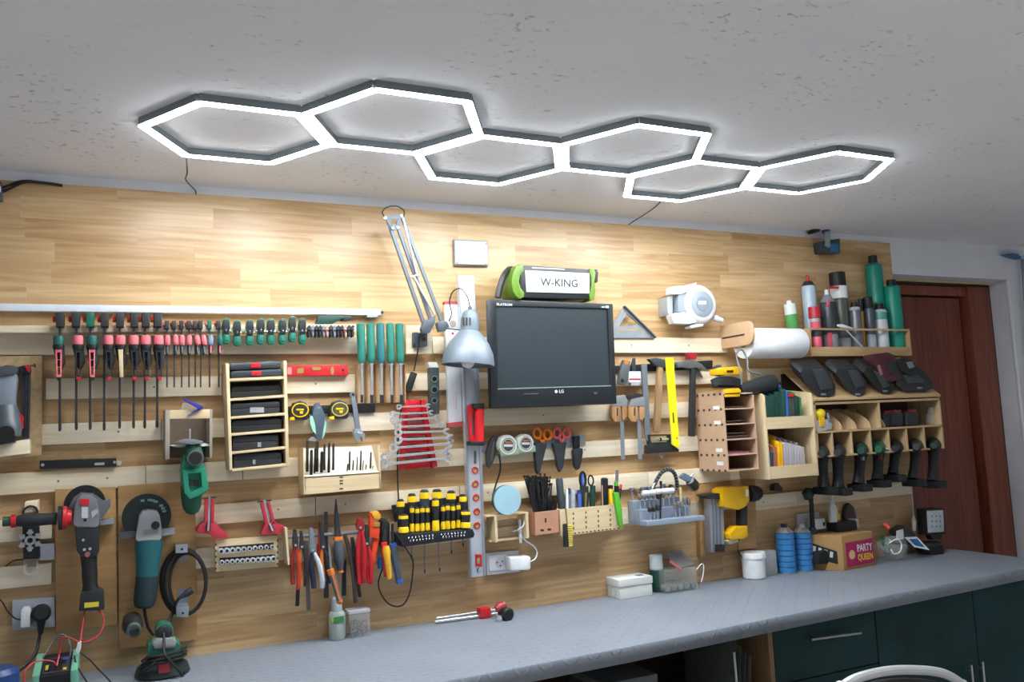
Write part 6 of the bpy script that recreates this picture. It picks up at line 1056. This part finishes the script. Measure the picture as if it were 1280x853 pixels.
can('foam_can', 'tall pale blue can with a red nozzle on the can shelf', 'can', 1009, 344, 17, .045, [(0, .86, 1, 1, M('#b3c6d6', .35), 'body'), (.86, .92, 1, .6, DGC, 'shoulder'), (.92, 1, .25, .2, RED, 'nozzle')])
can('spray_can', 'small spray can with a red cap at the left of the rail', 'can', 1017.5, 384, 15, .115, [(0, .36, .8, .8, PKL, 'lower_label'), (.36, .5, .8, .8, DGC, 'middle'), (.5, .68, .8, .8, PKL, 'upper_label'), (.68, .76, .8, .75, LGREY, 'shoulder'), (.76, 1, 1, .95, M('#b02234', .4), 'cap')])
can('spray_can', 'grey spray can with pink labels and white nozzle', 'can', 1033, 362.5, 18.5, .10, [(0, .3, 1, 1, CGR, 'lower_body'), (.3, .8, 1, 1, DGC, 'body'), (.8, .92, 1, .45, CGR, 'shoulder'), (.92, 1, .3, .25, WHITE, 'nozzle')])
for (x0, y0, x1, y1) in ((1035, 375, 1041, 383), (1036, 416, 1042.5, 434)): part(bpy.data.objects['spray_can.001'], 'pink_label', B().rect(x0, y0, x1, y1, .117, .1275), PKL, bev=.001)
can('spray_can', 'large grey spray can with a tall black cap and white band', 'can', 1046, 341, 20.5, .055, [(0, .2, 1, 1, LGREY, 'lower_band'), (.2, .68, 1, 1, M('#5d665f', .35, .3), 'body'), (.68, .83, 1, 1, WHITE, 'white_band'), (.83, 1, .95, .95, BLK, 'cap')]); part(bpy.data.objects['spray_can.002'], 'red_print', B().rect(1037.5, 358, 1048.5, 361, .085, .089), RED)
can('spray_can', 'dark grey small spray can with black nozzle in the shelf middle', 'can', 1067.5, 378, 14, .10, [(0, .84, 1, 1, M('#6b6e75', .35, .3), 'body'), (.84, .9, 1, .9, LGREY, 'rim'), (.9, 1, .7, .5, BLK, 'nozzle')])
can('paint_marker', 'thin yellow marker with a black cap on the can shelf', 'marker', 1075.5, 374, 6, .075, [(0, .78, .7, .7, M('#c9962a', .45), 'body'), (.78, 1, 1, 1, BLK, 'cap')])
can('spray_can', 'slim spray can with black cap and white lower label', 'can', 1084.5, 372, 11.5, .095, [(0, .34, 1, 1, LGREY, 'lower_label'), (.34, .8, 1, 1, M('#555b66', .35, .3), 'body'), (.8, 1, .95, .95, BLK, 'cap')])
can('spray_can', 'white and teal spray can with black nozzle', 'can', 1099, 380, 15.5, .10, [(0, .68, 1, 1, M('#c3c9cc', .4), 'white_body'), (.68, .82, 1, 1, M('#4f9a8c', .4), 'teal_band'), (.82, .88, 1.05, .9, LGREY, 'rim'), (.88, 1, .75, .6, BLK, 'cap')])
can('teal_bottle', 'taller teal cylinder bottle standing behind the cans', 'bottle', 1090.5, 320, 20, .04, [(0, .9, 1, 1, TEA, 'body'), (.9, .925, 1, .6, TEA, 'shoulder'), (.925, 1, .55, .5, BLK, 'cap')])
can('teal_bottle', 'shorter teal cylinder bottle at the right end of the can shelf', 'bottle', 1113.5, 350, 19.5, .09, [(0, .9, 1, 1, TEA, 'body'), (.9, .92, 1, .65, TEA, 'shoulder'), (.92, 1, .6, .55, BLK, 'cap')])
can('red_tube', 'thin dark red tube between the white can and teal bottle', 'tube', 1107, 398, 4, .115, [(0, 1, 1, .9, M('#a8303a', .45), 'body')])
t = T('glue_syringe', 'white nozzle and grey rod lying across the can shelf rail', 'nozzle'); part(t, 'rod', B().cyl(P(1058, 413, .146), P(1078, 434, .15), .004, n=8), LGREY); part(t, 'nozzle', B().lathe(P(1047, 407, .14), P(1066, 411, .142), [(0, .005), (.3, .010), (.5, .008), (1, .003)], 10), WHITE)
# ================================================================ nailer
t = T('pneumatic_nailer', 'yellow and black nailer with silver magazine on the small oak board', 'nailer')
part(t, 'magazine', B().pp([(886.5, 622), (904, 621), (906, 688), (889, 691)], .035, .075), ALU, bev=.001)
for x in (890.5, 894.5, 899): part(t, 'magazine_rib', B().pp([(x, 624), (x+1.4, 624), (x+3.4, 687), (x+2, 687)], .075, .079), M('#8a9098', .35, .6))
part(t, 'top_plate', B().pp([(881, 620), (888, 617.5), (909, 616.5), (910, 621), (905, 624), (886, 624)], .03, .09), BLK2, bev=.001); part(t, 'body', B().pp([(903, 613), (909, 609.5), (936, 607.5), (937.5, 626), (932, 634), (924, 638), (905, 634)], .04, .11), YB, bev=.005); part(t, 'rear_cap', B().lathe(P(935, 617.5, .075), P(949.5, 616.5, .075), [(0, .032), (.4, .034), (.8, .030), (1, .022)], 16), BLK)
part(t, 'white_tag', B().rect(932.5, 612.5, 935.5, 621, .11, .1106), WHITE); part(t, 'trigger', B().pp([(905, 632), (916, 630), (918, 635), (908, 637.5)], .06, .10), TAN, bev=.001); part(t, 'handle', B().bar(P(927, 632, .075), P(927, 660, .075), .036, .034), BLK2, bev=.006); part(t, 'yellow_foot', B().pp([(911.5, 668), (921, 658.5), (934.5, 657.5), (935.5, 671), (930, 674), (913, 675)], .05, .10), YB, bev=.004)
part(t, 'latch', B().pp([(910, 677), (920, 670), (924, 678), (912, 681)], .055, .09), M('#c9c0a0', .5), bev=.001); part(t, 'magazine_foot', B().rect(895, 681, 906, 690.5, .07, .082), BLK2, bev=.001); part(t, 'cord', B().tube(chord([(924, 674, .08), (922, 684, .08), (924, 692, .06), (928, 698, .05)]), .002), CORD)
# ================================================================ rotary-bit stand
t = T('rotary_bit_stand', 'grey stepped plastic stand for rotary tool bits', 'bit stand'); xs0 = P(785, 640, .02).x; xs1 = P(880, 632, .15).x; SG2 = M('#8d99ac', .45); zb3 = P(812, 658, .15).z
z_1 = P(812, 652, .15).z; z_2 = z_1+.038; z_3 = z_2+.032
part(t, 'step', B().box((xs0, .10, zb3), (xs1, .15, z_1)), SG2, bev=.001); part(t, 'step', B().box((xs0, .06, zb3), (xs1-.03, .10, z_2)), SG2, bev=.001); part(t, 'step', B().box((xs0, .021, zb3), (xs1-.04, .06, z_3)), SG2, bev=.001)
gb = 'rotary bits in the grey stand'; rs = random.Random(11)
def rbit(fx, row, h, kind, label):
    d_ = (.125, .08, .04)[row]; z_ = (z_1, z_2, z_3)[row]; x = xs0+(xs1-xs0-.04)*fx; a = Vector((x, d_, z_)); t = T('rotary_bit', label, 'rotary bit', gb); part(t, 'shank', B().cyl(a, a+Vector((0, 0, h*.6)), .0024, n=6), CHR); q = a+Vector((0, 0, h*.6)); e = a+Vector((0, 0, h))
    if kind == 0: part(t, 'head', B().lathe(q, e, [(0, .004), (.15, .0085), (.8, .009), (1, .006)], 8), BLK2)
    elif kind == 1: part(t, 'head', B().lathe(q, e, [(0, .004), (.3, .009), (.9, .011), (1, .010)], 10), GST)
    elif kind == 2: part(t, 'head', B().lathe(q, e, [(0, .004), (.2, .0075), (.8, .0075), (1, .004)], 8), M('#7a6a5c', .6))
    else: part(t, 'head', B().lathe(q, e, [(0, .012), (.2, .0125), (.8, .0125), (1, .012)], 14), M('#e4e4e0', .8))
n0 = 'rotary bit in the %s step of the grey stand, %s from left'
for i, (fx, h, k) in enumerate(((.14, .05, 0), (.22, .05, 0), (.30, .055, 0), (.66, .055, 2), (.74, .06, 1), (.86, .075, 1), (.94, .07, 2))): rbit(fx, 0, h, k, n0 % ('front', ORD[i]))
for i, (fx, h, k) in enumerate(((.08, .06, 2), (.18, .06, 1), (.27, .06, 1), (.36, .06, 1), (.46, .055, 0), (.56, .06, 2), (.68, .07, 1), (.78, .075, 1), (.9, .07, 2))): rbit(fx, 1, h, k, n0 % ('middle', ORD[i]))
for i, (fx, h, k) in enumerate(((.05, .05, 1), (.17, .045, 2), (.28, .05, 1), (.4, .05, 1), (.7, .055, 1), (.86, .05, 0))): rbit(fx, 2, h, k, n0 % ('back', ORD[i]))
one('tall_black_pin', B().cyl(P(825.5, 649, .125), P(826, 605, .125), .0035, n=8).cyl(P(826, 606, .125), P(826, 601.5, .125), .0055, n=8), BLK, 'tall black pin in the front step of the grey stand', 'pin')
one('yellow_spiral_bit', B().lathe(P(851.5, 634, .12), P(850.5, 609, .12), [(k/12, .0052 if k % 2 else .0040) for k in range(13)], 8), M('#d6c178', .45), 'pale yellow spiral bit standing in the grey stand', 'bit')
for i, (x0, x1, l) in enumerate(((803, 811, 'left'), (811.5, 819, 'second'), (820, 826, 'third'), (827, 842, 'widest, rightmost'))): one('polishing_felt', B().lathe(P(x0, 617-i*.9, .13), P(x1, 616.5-i*1.1, .13), [(0, .008), (.1, .0105), (.9, .0105), (1, .008)], 14), M('#e6e7e6', .9), 'white polishing felt above the grey stand, %s of the row' % l, 'felt', 'white polishing felts')
sp = chord([(816, 612, .10), (821, 600, .10), (828, 590, .10), (836, 587, .09), (843, 592, .08), (846, 603, .07), (846.5, 612, .06)], 6)
t = T('flexible_shaft', 'arched black ribbed flexible shaft above the grey bit stand', 'flexible shaft'); part(t, 'shaft', B().tube(sp, .0072, 8), BLK2)
for k in range(2, len(sp)-2, 2): part(t, 'ring', B().ring(sp[k], .0075, .0018, sp[k+1]-sp[k-1], 10, 5), GREY)
part(t, 'steel_end', B().cyl(P(816, 612, .10), P(819, 604, .10), .007), CHR)
t = T('rotary_chuck', 'dark chuck with blue plate leaning right of the grey stand', 'chuck'); part(t, 'body', B().lathe(P(862, 600, .12), P(868, 609, .06), [(0, .016), (.4, .022), (.8, .024), (1, .018)], 14), M('#4a4f55', .35, .5)); part(t, 'plate', B().pp([(850, 597), (856, 591.5), (866, 597), (861, 603)], .11, .125), M('#7f90a8', .3, .5), bev=.001); part(t, 'lever', B().cyl(P(862, 598, .12), P(866.5, 592.5, .12), .0028), CHR)
# ================================================================ things on the right part of the worktop
def bx_on(px0, px1, pyb, pyt, depth, dfr):
    a = PZ((px0+px1)/2, pyb, ZB+.0008); d1 = a.y if dfr is None else dfr; x0 = P(px0, pyb, d1).x; x1 = P(px1, pyb, d1).x; return Vector((x0, d1-depth, ZB+.0008)), Vector((x1, d1, P((px0+px1)/2, pyt, d1).z))
a, c_ = bx_on(775, 816, 747, 722.5, .09, None); t = T('white_carton', 'small white cardboard box with a lid on the worktop', 'box'); WC = M('#dadcd8', .7, var=.06, scale=14); part(t, 'base', B().box(a, Vector((c_.x, c_.y, a.z+(c_.z-a.z)*.7))), WC, bev=.001); part(t, 'lid', B().box(Vector((a.x-.003, a.y-.003, a.z+(c_.z-a.z)*.62)), c_+Vector((.003, .003, 0))), WC, bev=.002); part(t, 'blue_mark', B().box(Vector((c_.x-.045, c_.y-.05, c_.z)), Vector((c_.x-.015, c_.y-.025, c_.z+.0006))), M('#2f5f7a', .5))
part(t, 'printed_ring', B().ring(Vector((a.x-.0005, (a.y+c_.y)/2, a.z+.02)), .018, .0008, (1, 0, 0), 16, 4), M('#9aa0a0', .6))
bs = onbench(820, 741, .02, .04)
can('spray_can', 'dark green can with a white cap on the worktop behind the carton', 'can', 819.5, 693.5, 18, bs.y, [(0, .6, 1, 1, M('#1f4a3c', .4), 'body'), (.6, .63, 1, .98, LGREY, 'rim'), (.63, 1, .95, .9, M('#cfd6da', .4), 'cap')], None, bs.z)
a, c_ = bx_on(833, 873, 740, 712, .10, None); t = T('battery_tray', 'clear blister tray of grey cells with a red-edged card', 'tray'); part(t, 'tray', B().box(a, c_), M('#c3c7c5', .12, alpha=.28), bev=.006)
for k in range(5): part(t, 'cell', B().cyl(Vector((a.x+.014+k*(c_.x-a.x-.028)/4, a.y+.012, a.z+.016)), Vector((a.x+.014+k*(c_.x-a.x-.028)/4, c_.y-.008, a.z+.018)), .012, n=10), M('#9a9c98', .3, .5))
part(t, 'card', B().prism([P(832, 690, .03), P(852, 688, .03), P(869, 706, .06), P(845, 711, .08)], (0, -.003, -.004)), M('#8d8a86', .6)); part(t, 'red_edge', B().bar(P(837, 702, .09), P(851, 712, .12), .008, .004), M('#a8303a', .5)); part(t, 'wire_handle', B().tube(chord([(871, 712, .14), (876, 706, .14), (879.5, 707, .14), (879, 718, .14), (876.5, 728, .14)]), .002), WHITE)
bs = onbench(943, 721, .035, .06); h = hgt(bs, 943, 690); m_ = mpp(bs); up = Vector((0, 0, h)); t = T('white_tub', 'white plastic tub with lid on the worktop', 'tub'); part(t, 'tub', B().lathe(bs, bs+up*.8, [(0, 13*m_), (.05, 14*m_), (1, 14.6*m_)], 24), WHITE); part(t, 'lid', B().lathe(bs+up*.79, bs+up, [(0, 15.6*m_), (.7, 15.6*m_), (1, 14.8*m_)], 24), M('#eceef0', .35))
a, c_ = bx_on(956, 972, 715.5, 689, .045, .065); one('grey_box', B().box(a, c_), M('#9ea3a4', .5), 'small grey box between the white tub and blue cans', 'box', bev=.002)
BLC = M('#3f86c4', .3); BLD = M('#2a5f9c', .35)
for i, (x, l) in enumerate(((979.5, 'blue banded gas can, the left one next to the white tub'), (1001.5, 'blue banded gas can with speckled base, the right one'))):
    bs = onbench(x, 714.5+i*.5, .025, .05); segs = [(0, .02, .95, .95, LGREY, 'rim')]
    for k in range(7): segs += [(.02+.115*k, .02+.115*k+.095, 1, 1, BLC, 'band'), (.02+.115*k+.095, .02+.115*(k+1), .985, .985, BLD, 'groove')]
    segs += [(.825, .93, .97, .5, CHR, 'shoulder'), (.93, 1, .36, .33, BLK2 if i == 0 else LGREY, 'valve')]
    can('gas_can', l, 'can', x, 655, 23, bs.y, segs, 'blue gas cans', bs.z)
bs = onbench(1016.5, 705, .03, .05); t = T('black_wand', 'tall black tool with a thick lower grip right of the blue cans', 'tool'); q = P(1014, 616, bs.y+.02); part(t, 'grip', B().lathe(bs, P(1016, 660, bs.y), [(0, .016), (.05, .019), (.9, .018), (1, .013)], 14), BLK2); part(t, 'stem', B().cyl(P(1016, 662, bs.y), P(1013.5, 618, bs.y+.02), .011, .009), BLK); part(t, 'green_top', B().pp([(1008, 617), (1013, 610), (1020, 612), (1018, 620), (1012, 626)], bs.y, bs.y+.03), M('#28382c', .5), bev=.003)
one('tool_pouch', B().pp([(1022, 706), (1024, 693), (1032, 688), (1044, 692), (1046, 702), (1030, 706)], .05, .12), BLK, 'crumpled black pouch at the foot of the cardboard box', 'pouch', bev=.006)
t = T('wall_outlet', 'grey wall outlet with white plugs behind the blue cans', 'outlet'); part(t, 'plate', B().pp([(997, 643), (1024, 640), (1025, 662), (998, 665)], .001, .016), M('#b9bdc2', .4), bev=.002); part(t, 'plug', B().pp([(1017, 649), (1031, 648), (1033, 661), (1018, 663)], .016, .06), M('#c3c7cc', .4), bev=.003); part(t, 'plug_face', B().pp([(1028.5, 653), (1031, 653), (1031.5, 657.5), (1029, 658)], .06, .0606), BLK2)
# cardboard box with stickers
d1 = .17; A0 = P(1054.5, 702.5, d1); zt2 = P(1055, 674, d1).z; A0.z = ZB+.0008
B1 = PZ(1093, 698, ZB+.0008); B1 = Vector((P(1093, 698, d1-.02).x, d1-.02, A0.z)); ex = (B1-A0); ey = Vector((-.085, -.125, 0)); hz = Vector((0, 0, P(1092, 664, d1-.02).z-A0.z))
KR = M('#a98352', .75, var=.05, scale=20); t = T('cardboard_box', 'brown cardboard box with a magenta sticker and a black sticker', 'box')
part(t, 'body', B().prism([A0, A0+ex, A0+ex+ey, A0+ey], hz), KR, bev=.0015); fn = Vector((-ex.y, ex.x, 0)).normalized(); fn = fn if fn.y > 0 else -fn
def onface(u_, v_, o=0.): return A0+ex*u_+hz*v_+fn*o
stk = part(t, 'magenta_sticker', B().prism([onface(.1, .08, .0002), onface(.99, .10, .0002), onface(.99, .80, .0002), onface(.1, .78, .0002)], fn*.0006), M('#b0195a', .45))
part(stk, 'pale_disc', B().lathe(onface(.28, .42, .0008), onface(.28, .42, .0014), [(0, .019), (1, .019)], 22), M('#e3c08a', .5))
def facetext(par, s_, u0, v0, u1, v1, mat):
    o = text(par, 'lettering', s_, 600, 400, 640, 390, .3, mat); me = o.data; xs_ = [v.co.x for v in me.vertices]; zs_ = [v.co.z for v in me.vertices]; x0, x1, z0_, z1_ = min(xs_), max(xs_), min(zs_), max(zs_); dm_ = min(v.co.y for v in me.vertices)
    flip = True
    for v in me.vertices:
        q = onface(u0+(u1-u0)*(v.co.x-x0)/(x1-x0), v1+(v0-v1)*(1-(v.co.z-z0_)/(z1_-z0_)), .001+(.0006 if v.co.y <= dm_+1e-6 else 0)); v.co = (q.x, -q.y, q.z)
facetext(stk, 'PARTY', .46, .68, .95, .46, WHITE); facetext(stk, 'QUEEN', .46, .40, .95, .18, M('#e8d21c', .45))
fl = ey.normalized(); fn2 = Vector((-fl.y, fl.x, 0)); fn2 = fn2 if fn2.x < 0 else -fn2
def onleft(u_, v_, o=0.): return A0+ey*u_+hz*v_+fn2*o
stk = part(t, 'black_sticker', B().prism([onleft(.15, .18, .0002), onleft(.95, .38, .0002), onleft(.95, .82, .0002), onleft(.15, .55, .0002)], fn2*.0006), BLK)
for k in range(4): part(stk, 'print_stroke', B().prism([onleft(.28+k*.15, .36+k*.05, .0009), onleft(.36+k*.15, .38+k*.05, .0009), onleft(.33+k*.15, .55+k*.05, .0009), onleft(.25+k*.15, .52+k*.05, .0009)], fn2*.0004), M('#c9cdc9', .5))
ztop = A0.z+hz.z
def ontop(px): return P(px, 664, .09)
t = T('glue_bottle', 'white squeeze bottle with red and yellow label behind the cardboard box', 'bottle', ); tb_ = P(1043, 664, .05); tb_.z = ztop+.001-.0; q = P(1043, 618, .05); hh = Vector((0, 0, q.z-tb_.z)); m_ = mpp(tb_); part(t, 'body', B().lathe(tb_, tb_+hh*.72, [(0, 5.6*m_), (.1, 6.2*m_), (.85, 5.8*m_), (1, 3.5*m_)], 14), WHITE); part(t, 'nozzle', B().lathe(tb_+hh*.71, tb_+hh, [(0, 3.6*m_), (.5, 3*m_), (1, 1.6*m_)], 12), M('#d6dade', .4)); part(t, 'red_label', B().box(tb_+Vector((0, 5*m_, .012)), tb_+Vector((5*m_, 6.6*m_, .05))), M('#b8463c', .5)); part(t, 'yellow_label', B().box(tb_+Vector((0, 5*m_, .05)), tb_+Vector((5*m_, 6.6*m_, .075))), M('#d8c04a', .5))
t = T('black_adapter', 'black adapter lying on top of the cardboard box', 'adapter'); a = P(1047, 664, .09); c_ = P(1071, 650, .09); part(t, 'body', B().box((a.x, .03, ztop+.001), (c_.x, .09, ztop+.042)), BLK, bev=.006); part(t, 'white_plug', B().box((c_.x+.001, .04, ztop+.006), (c_.x+.022, .08, ztop+.046)), M('#b9bcc0', .4), bev=.002)
one('dark_bag', B().pp([(1056, 649), (1058, 634), (1062, 629), (1068, 634), (1071, 648), (1066, 655)], .002, .025), M('#4a3a3e', .3, alpha=.8), 'dark translucent bag hanging above the cardboard box', 'bag', bev=.004)
# clear bag with green wire, leaflet, square work light
t = T('clear_bag', 'clear plastic bag of green and white wire right of the cardboard box', 'bag'); q = PZ(1116, 697, ZB+.0008); b = B(); rs = random.Random(21)
cg = Vector((P(1116, 690, .12).x, .12, ZB+.055)); b.ball(cg, .075, 14, 9, (1.05, .6, .7)); b.v = [(x+rs.uniform(-.006, .006), y+rs.uniform(-.006, .006), max(z+rs.uniform(-.006, .006), ZB+.001)) for x, y, z in b.v]
part(t, 'bag', b, CLEAR); part(t, 'green_coil', B().ring(cg+Vector((-.035, .0, .01)), .028, .008, (.3, 1, .2), 16, 6).ring(cg+Vector((-.03, -.01, .03)), .022, .008, (.1, 1, .6), 16, 6), M('#2f5a3a', .5)); part(t, 'white_wire', B().tube(spline([cg+Vector(v) for v in ((-.05, .03, .03), (-.02, .047, .045), (.0, .05, .02), (-.015, .05, -.01), (-.045, .045, -.015), (-.055, .04, .005))], 6), .0032), WHITE); part(t, 'orange_tip', B().cyl(P(1105, 655, .1), P(1112, 661, .12), .010, n=10), M('#e0502a', .4)); part(t, 'paper_tag', B().pp([(1121, 664), (1129, 662), (1130, 674), (1121, 676)], .165, .168), M('#cfd2d2', .5))
le = [P(1131, 672, .10), P(1146, 671, .09), P(1162, 688, .16), P(1143, 684, .17)]
t = T('leaflet', 'small white and blue leaflet lying before the work light', 'leaflet'); part(t, 'sheet', B().prism(le, (0, -.001, -.001)), WHITE); ce = sum(le, Vector())/4; part(t, 'blue_print', B().prism([ce+(p-ce)*.62+Vector((0, .0008, .0006)) for p in le], (0, .0006, .0004)), M('#2a66a8', .45))
t = T('square_work_light', 'square black LED work light with white face at the worktop end', 'work light'); q = PZ(1166, 688, ZB+.0008); dl = .10
part(t, 'housing', B().pp([(1157, 637), (1180, 635.5), (1182, 668), (1159, 669.5)], dl-.05, dl), BLK, bev=.003); part(t, 'face', B().pp([(1159, 639), (1179, 638), (1180.3, 665), (1160.5, 666.5)], dl, dl+.003), M('#c3c8cc', .3), bev=.001)
for u_ in (.25, .5, .75):
    for v_ in (.25, .5, .75): part(t, 'led_dot', disc(B(), 1160+20*u_+v_*.8, 639+26*v_, dl+.004, 1.5, .001, 8), M('#8f9598', .3))
part(t, 'yoke', B().pp([(1163, 669), (1178, 668), (1176, 674), (1166, 675)], dl-.04, dl-.01), BLK2); xw = P(1166.5, 680, dl).x; part(t, 'base', B().lathe((xw, dl-.02, ZB+.001), (xw, dl-.02, ZB+.05), [(0, .054), (.2, .058), (.8, .056), (1, .045)], 22), BLK)
one('white_pull_cord', B().cyl(P(1139.5, 612, .05), P(1142, 646, .05), .0022, n=6).lathe(P(1142, 646, .05), P(1143, 664, .05), [(0, .006), (.4, .010), (1, .008)], 10), M('#cfc9bd', .6), 'thin white pull cord with plug hanging left of the work light', 'cord')
one('dark_clutter_pouch', B().pp([(1122, 664), (1131, 657), (1140, 664), (1148, 672), (1146, 682), (1126, 680)], .02, .07), M('#3a3538', .5), 'dark crumpled pouch behind the leaflet', 'pouch', bev=.008)
one('small_hook', B().pp([(968, 606), (973, 604), (979, 611), (978, 615), (968, 614)], .0205, .05), BLK2, 'small black hook on the slat right of the nailer', 'hook', bev=.002)
# ================================================================ ceiling corner fittings
t = T('wall_fitting', 'small clear and blue fitting at the ceiling edge above the cans', 'fitting'); part(t, 'case', B().pp([(1026, 302), (1050, 298), (1050.5, 316.5), (1028, 315.5)], .001, .05), M('#35424a', .3), bev=.003); part(t, 'blue_panel', B().pp([(1037, 303.5), (1049, 305), (1048.5, 315.5), (1038, 314.5)], .05, .052), M('#2f6a94', .35)); part(t, 'clear_tube', B().cyl(P(1033.5, 290, .03), P(1034, 308, .055), .014, n=12), M('#a9b6b6', .2, .2)); part(t, 'blue_collar', B().cyl(P(1032, 287, .03), P(1032.5, 290.5, .032), .018, n=12), M('#2a4a7a', .4)); part(t, 'black_clip', B().pp([(1016, 287), (1022, 284.5), (1027, 286), (1024, 290), (1018, 291)], .001, .04), BLK, bev=.002)
t = T('wall_pipe', 'thin grey pipe with a blue clamp at the right ceiling corner', 'pipe'); part(t, 'pipe', B().tube([P(1278.5, 322, .02), P(1281, 360, .02), P(1300, 600, .02)], .011, 10), M('#8d939a', .35, .5)); part(t, 'blue_clamp', B().pp([(1256, 318), (1268, 316.5), (1274, 318), (1275, 324), (1270, 323)], .001, .03), M('#2a6a9a', .4), bev=.002); part(t, 'elbow', B().cyl(P(1275, 322, .03), P(1284, 322, .03), .009), CHR)
# ================================================================ under the worktop and the chair
t = T('acrylic_sheets', 'leaning clear sheets stored under the worktop beside the drawers', 'sheets'); x0 = P(905, 830, .45).x
for k in range(4): part(t, 'sheet', B().prism([(x0+k*.02, .2, .522), (x0+k*.02, .48, .522), (x0+.03+k*.02, .48, .80-.02*k), (x0+.03+k*.02, .2, .80-.02*k)], (.004, 0, 0)), M('#7a827c', .3, alpha=.35))
one('white_stick', B().cyl(P(921, 853, .5)-Vector((0, 0, .06)), P(917.5, 816, .5), .004, n=8), WHITE, 'thin white stick leaning against the clear sheets', 'stick')
t = T('storage_tub', 'dark grey lidded tub on the shelf under the worktop', 'tub'); a = P(790, 850, .45); c_ = P(818, 842, .45); part(t, 'tub', B().box((a.x-.1, .2, .522), (c_.x, .45, c_.z-.03)), M('#4a4c4e', .5), bev=.006); part(t, 'lid', B().box((a.x-.108, .192, c_.z-.03), (c_.x+.008, .458, c_.z)), M('#6b6e70', .4), bev=.006)
t = T('chrome_chair', 'chair with a chrome tube backrest in the foreground', 'chair'); hz_ = .86; k0 = PZ(1130, 838.5, hz_); yb_ = k0.y; pts = [(1046, 870), (1056, 857), (1072, 848), (1095, 841.5), (1115, 838.5), (1135, 837.8), (1160, 838.8), (1178, 842), (1190, 847), (1200, 854), (1207, 864)]
w3 = [P(x, y, yb_) for x, y in pts]; lft = w3[0]; rgt = w3[-1]; zs_ = .45
loop = [Vector((lft.x, yb_-.04, zs_)), Vector((lft.x-.004, yb_-.02, .62))]+w3+[Vector((rgt.x+.004, yb_-.02, .62)), Vector((rgt.x, yb_-.04, zs_))]
part(t, 'back_tube', B().tube(spline(loop, 4), .0125, 10), M('#d3d6d8', .35, .3)); ctr = Vector(((lft.x+rgt.x)/2, yb_-.004, w3[5].z-.17)); pad = [ctr+(p-ctr)*.86 for p in w3]; pad = pad+[Vector((rgt.x-.03, yb_-.004, .60)), Vector((lft.x+.03, yb_-.004, .60))]
part(t, 'backrest', B().prism(pad, (0, -.02, 0)), BLK2, bev=.004); part(t, 'seat', B().box((lft.x-.01, yb_-.44, zs_), (rgt.x+.01, yb_-.03, zs_+.045)), BLK2, bev=.012)
for x in (lft.x+.01, rgt.x-.01):
    for dd in (yb_-.04, yb_-.42): part(t, 'leg', B().cyl((x, dd, 0), (x, dd, zs_), .0115), CHR)
# ---------------------------------------------------------------- put every thing's origin at its base
def _desc(o):
    r = []
    for c in o.children: r.append(c); r += _desc(c)
    return r
bpy.context.view_layer.update()
for o in [o for o in C.objects if o.parent is None and o.type in ('MESH', 'EMPTY')]:
    ms = [m for m in [o]+_desc(o) if m.type == 'MESH']
    if not ms or o.get('keep'): continue
    vs = [v.co for m in ms for v in m.data.vertices]
    xs = [v.x for v in vs]; ys = [v.y for v in vs]; zs = [v.z for v in vs]
    loc = Vector(((min(xs)+max(xs))/2, (min(ys)+max(ys))/2, min(zs)))
    o.location = loc
    for m in ms: m.data.transform(Matrix.Translation(-loc))
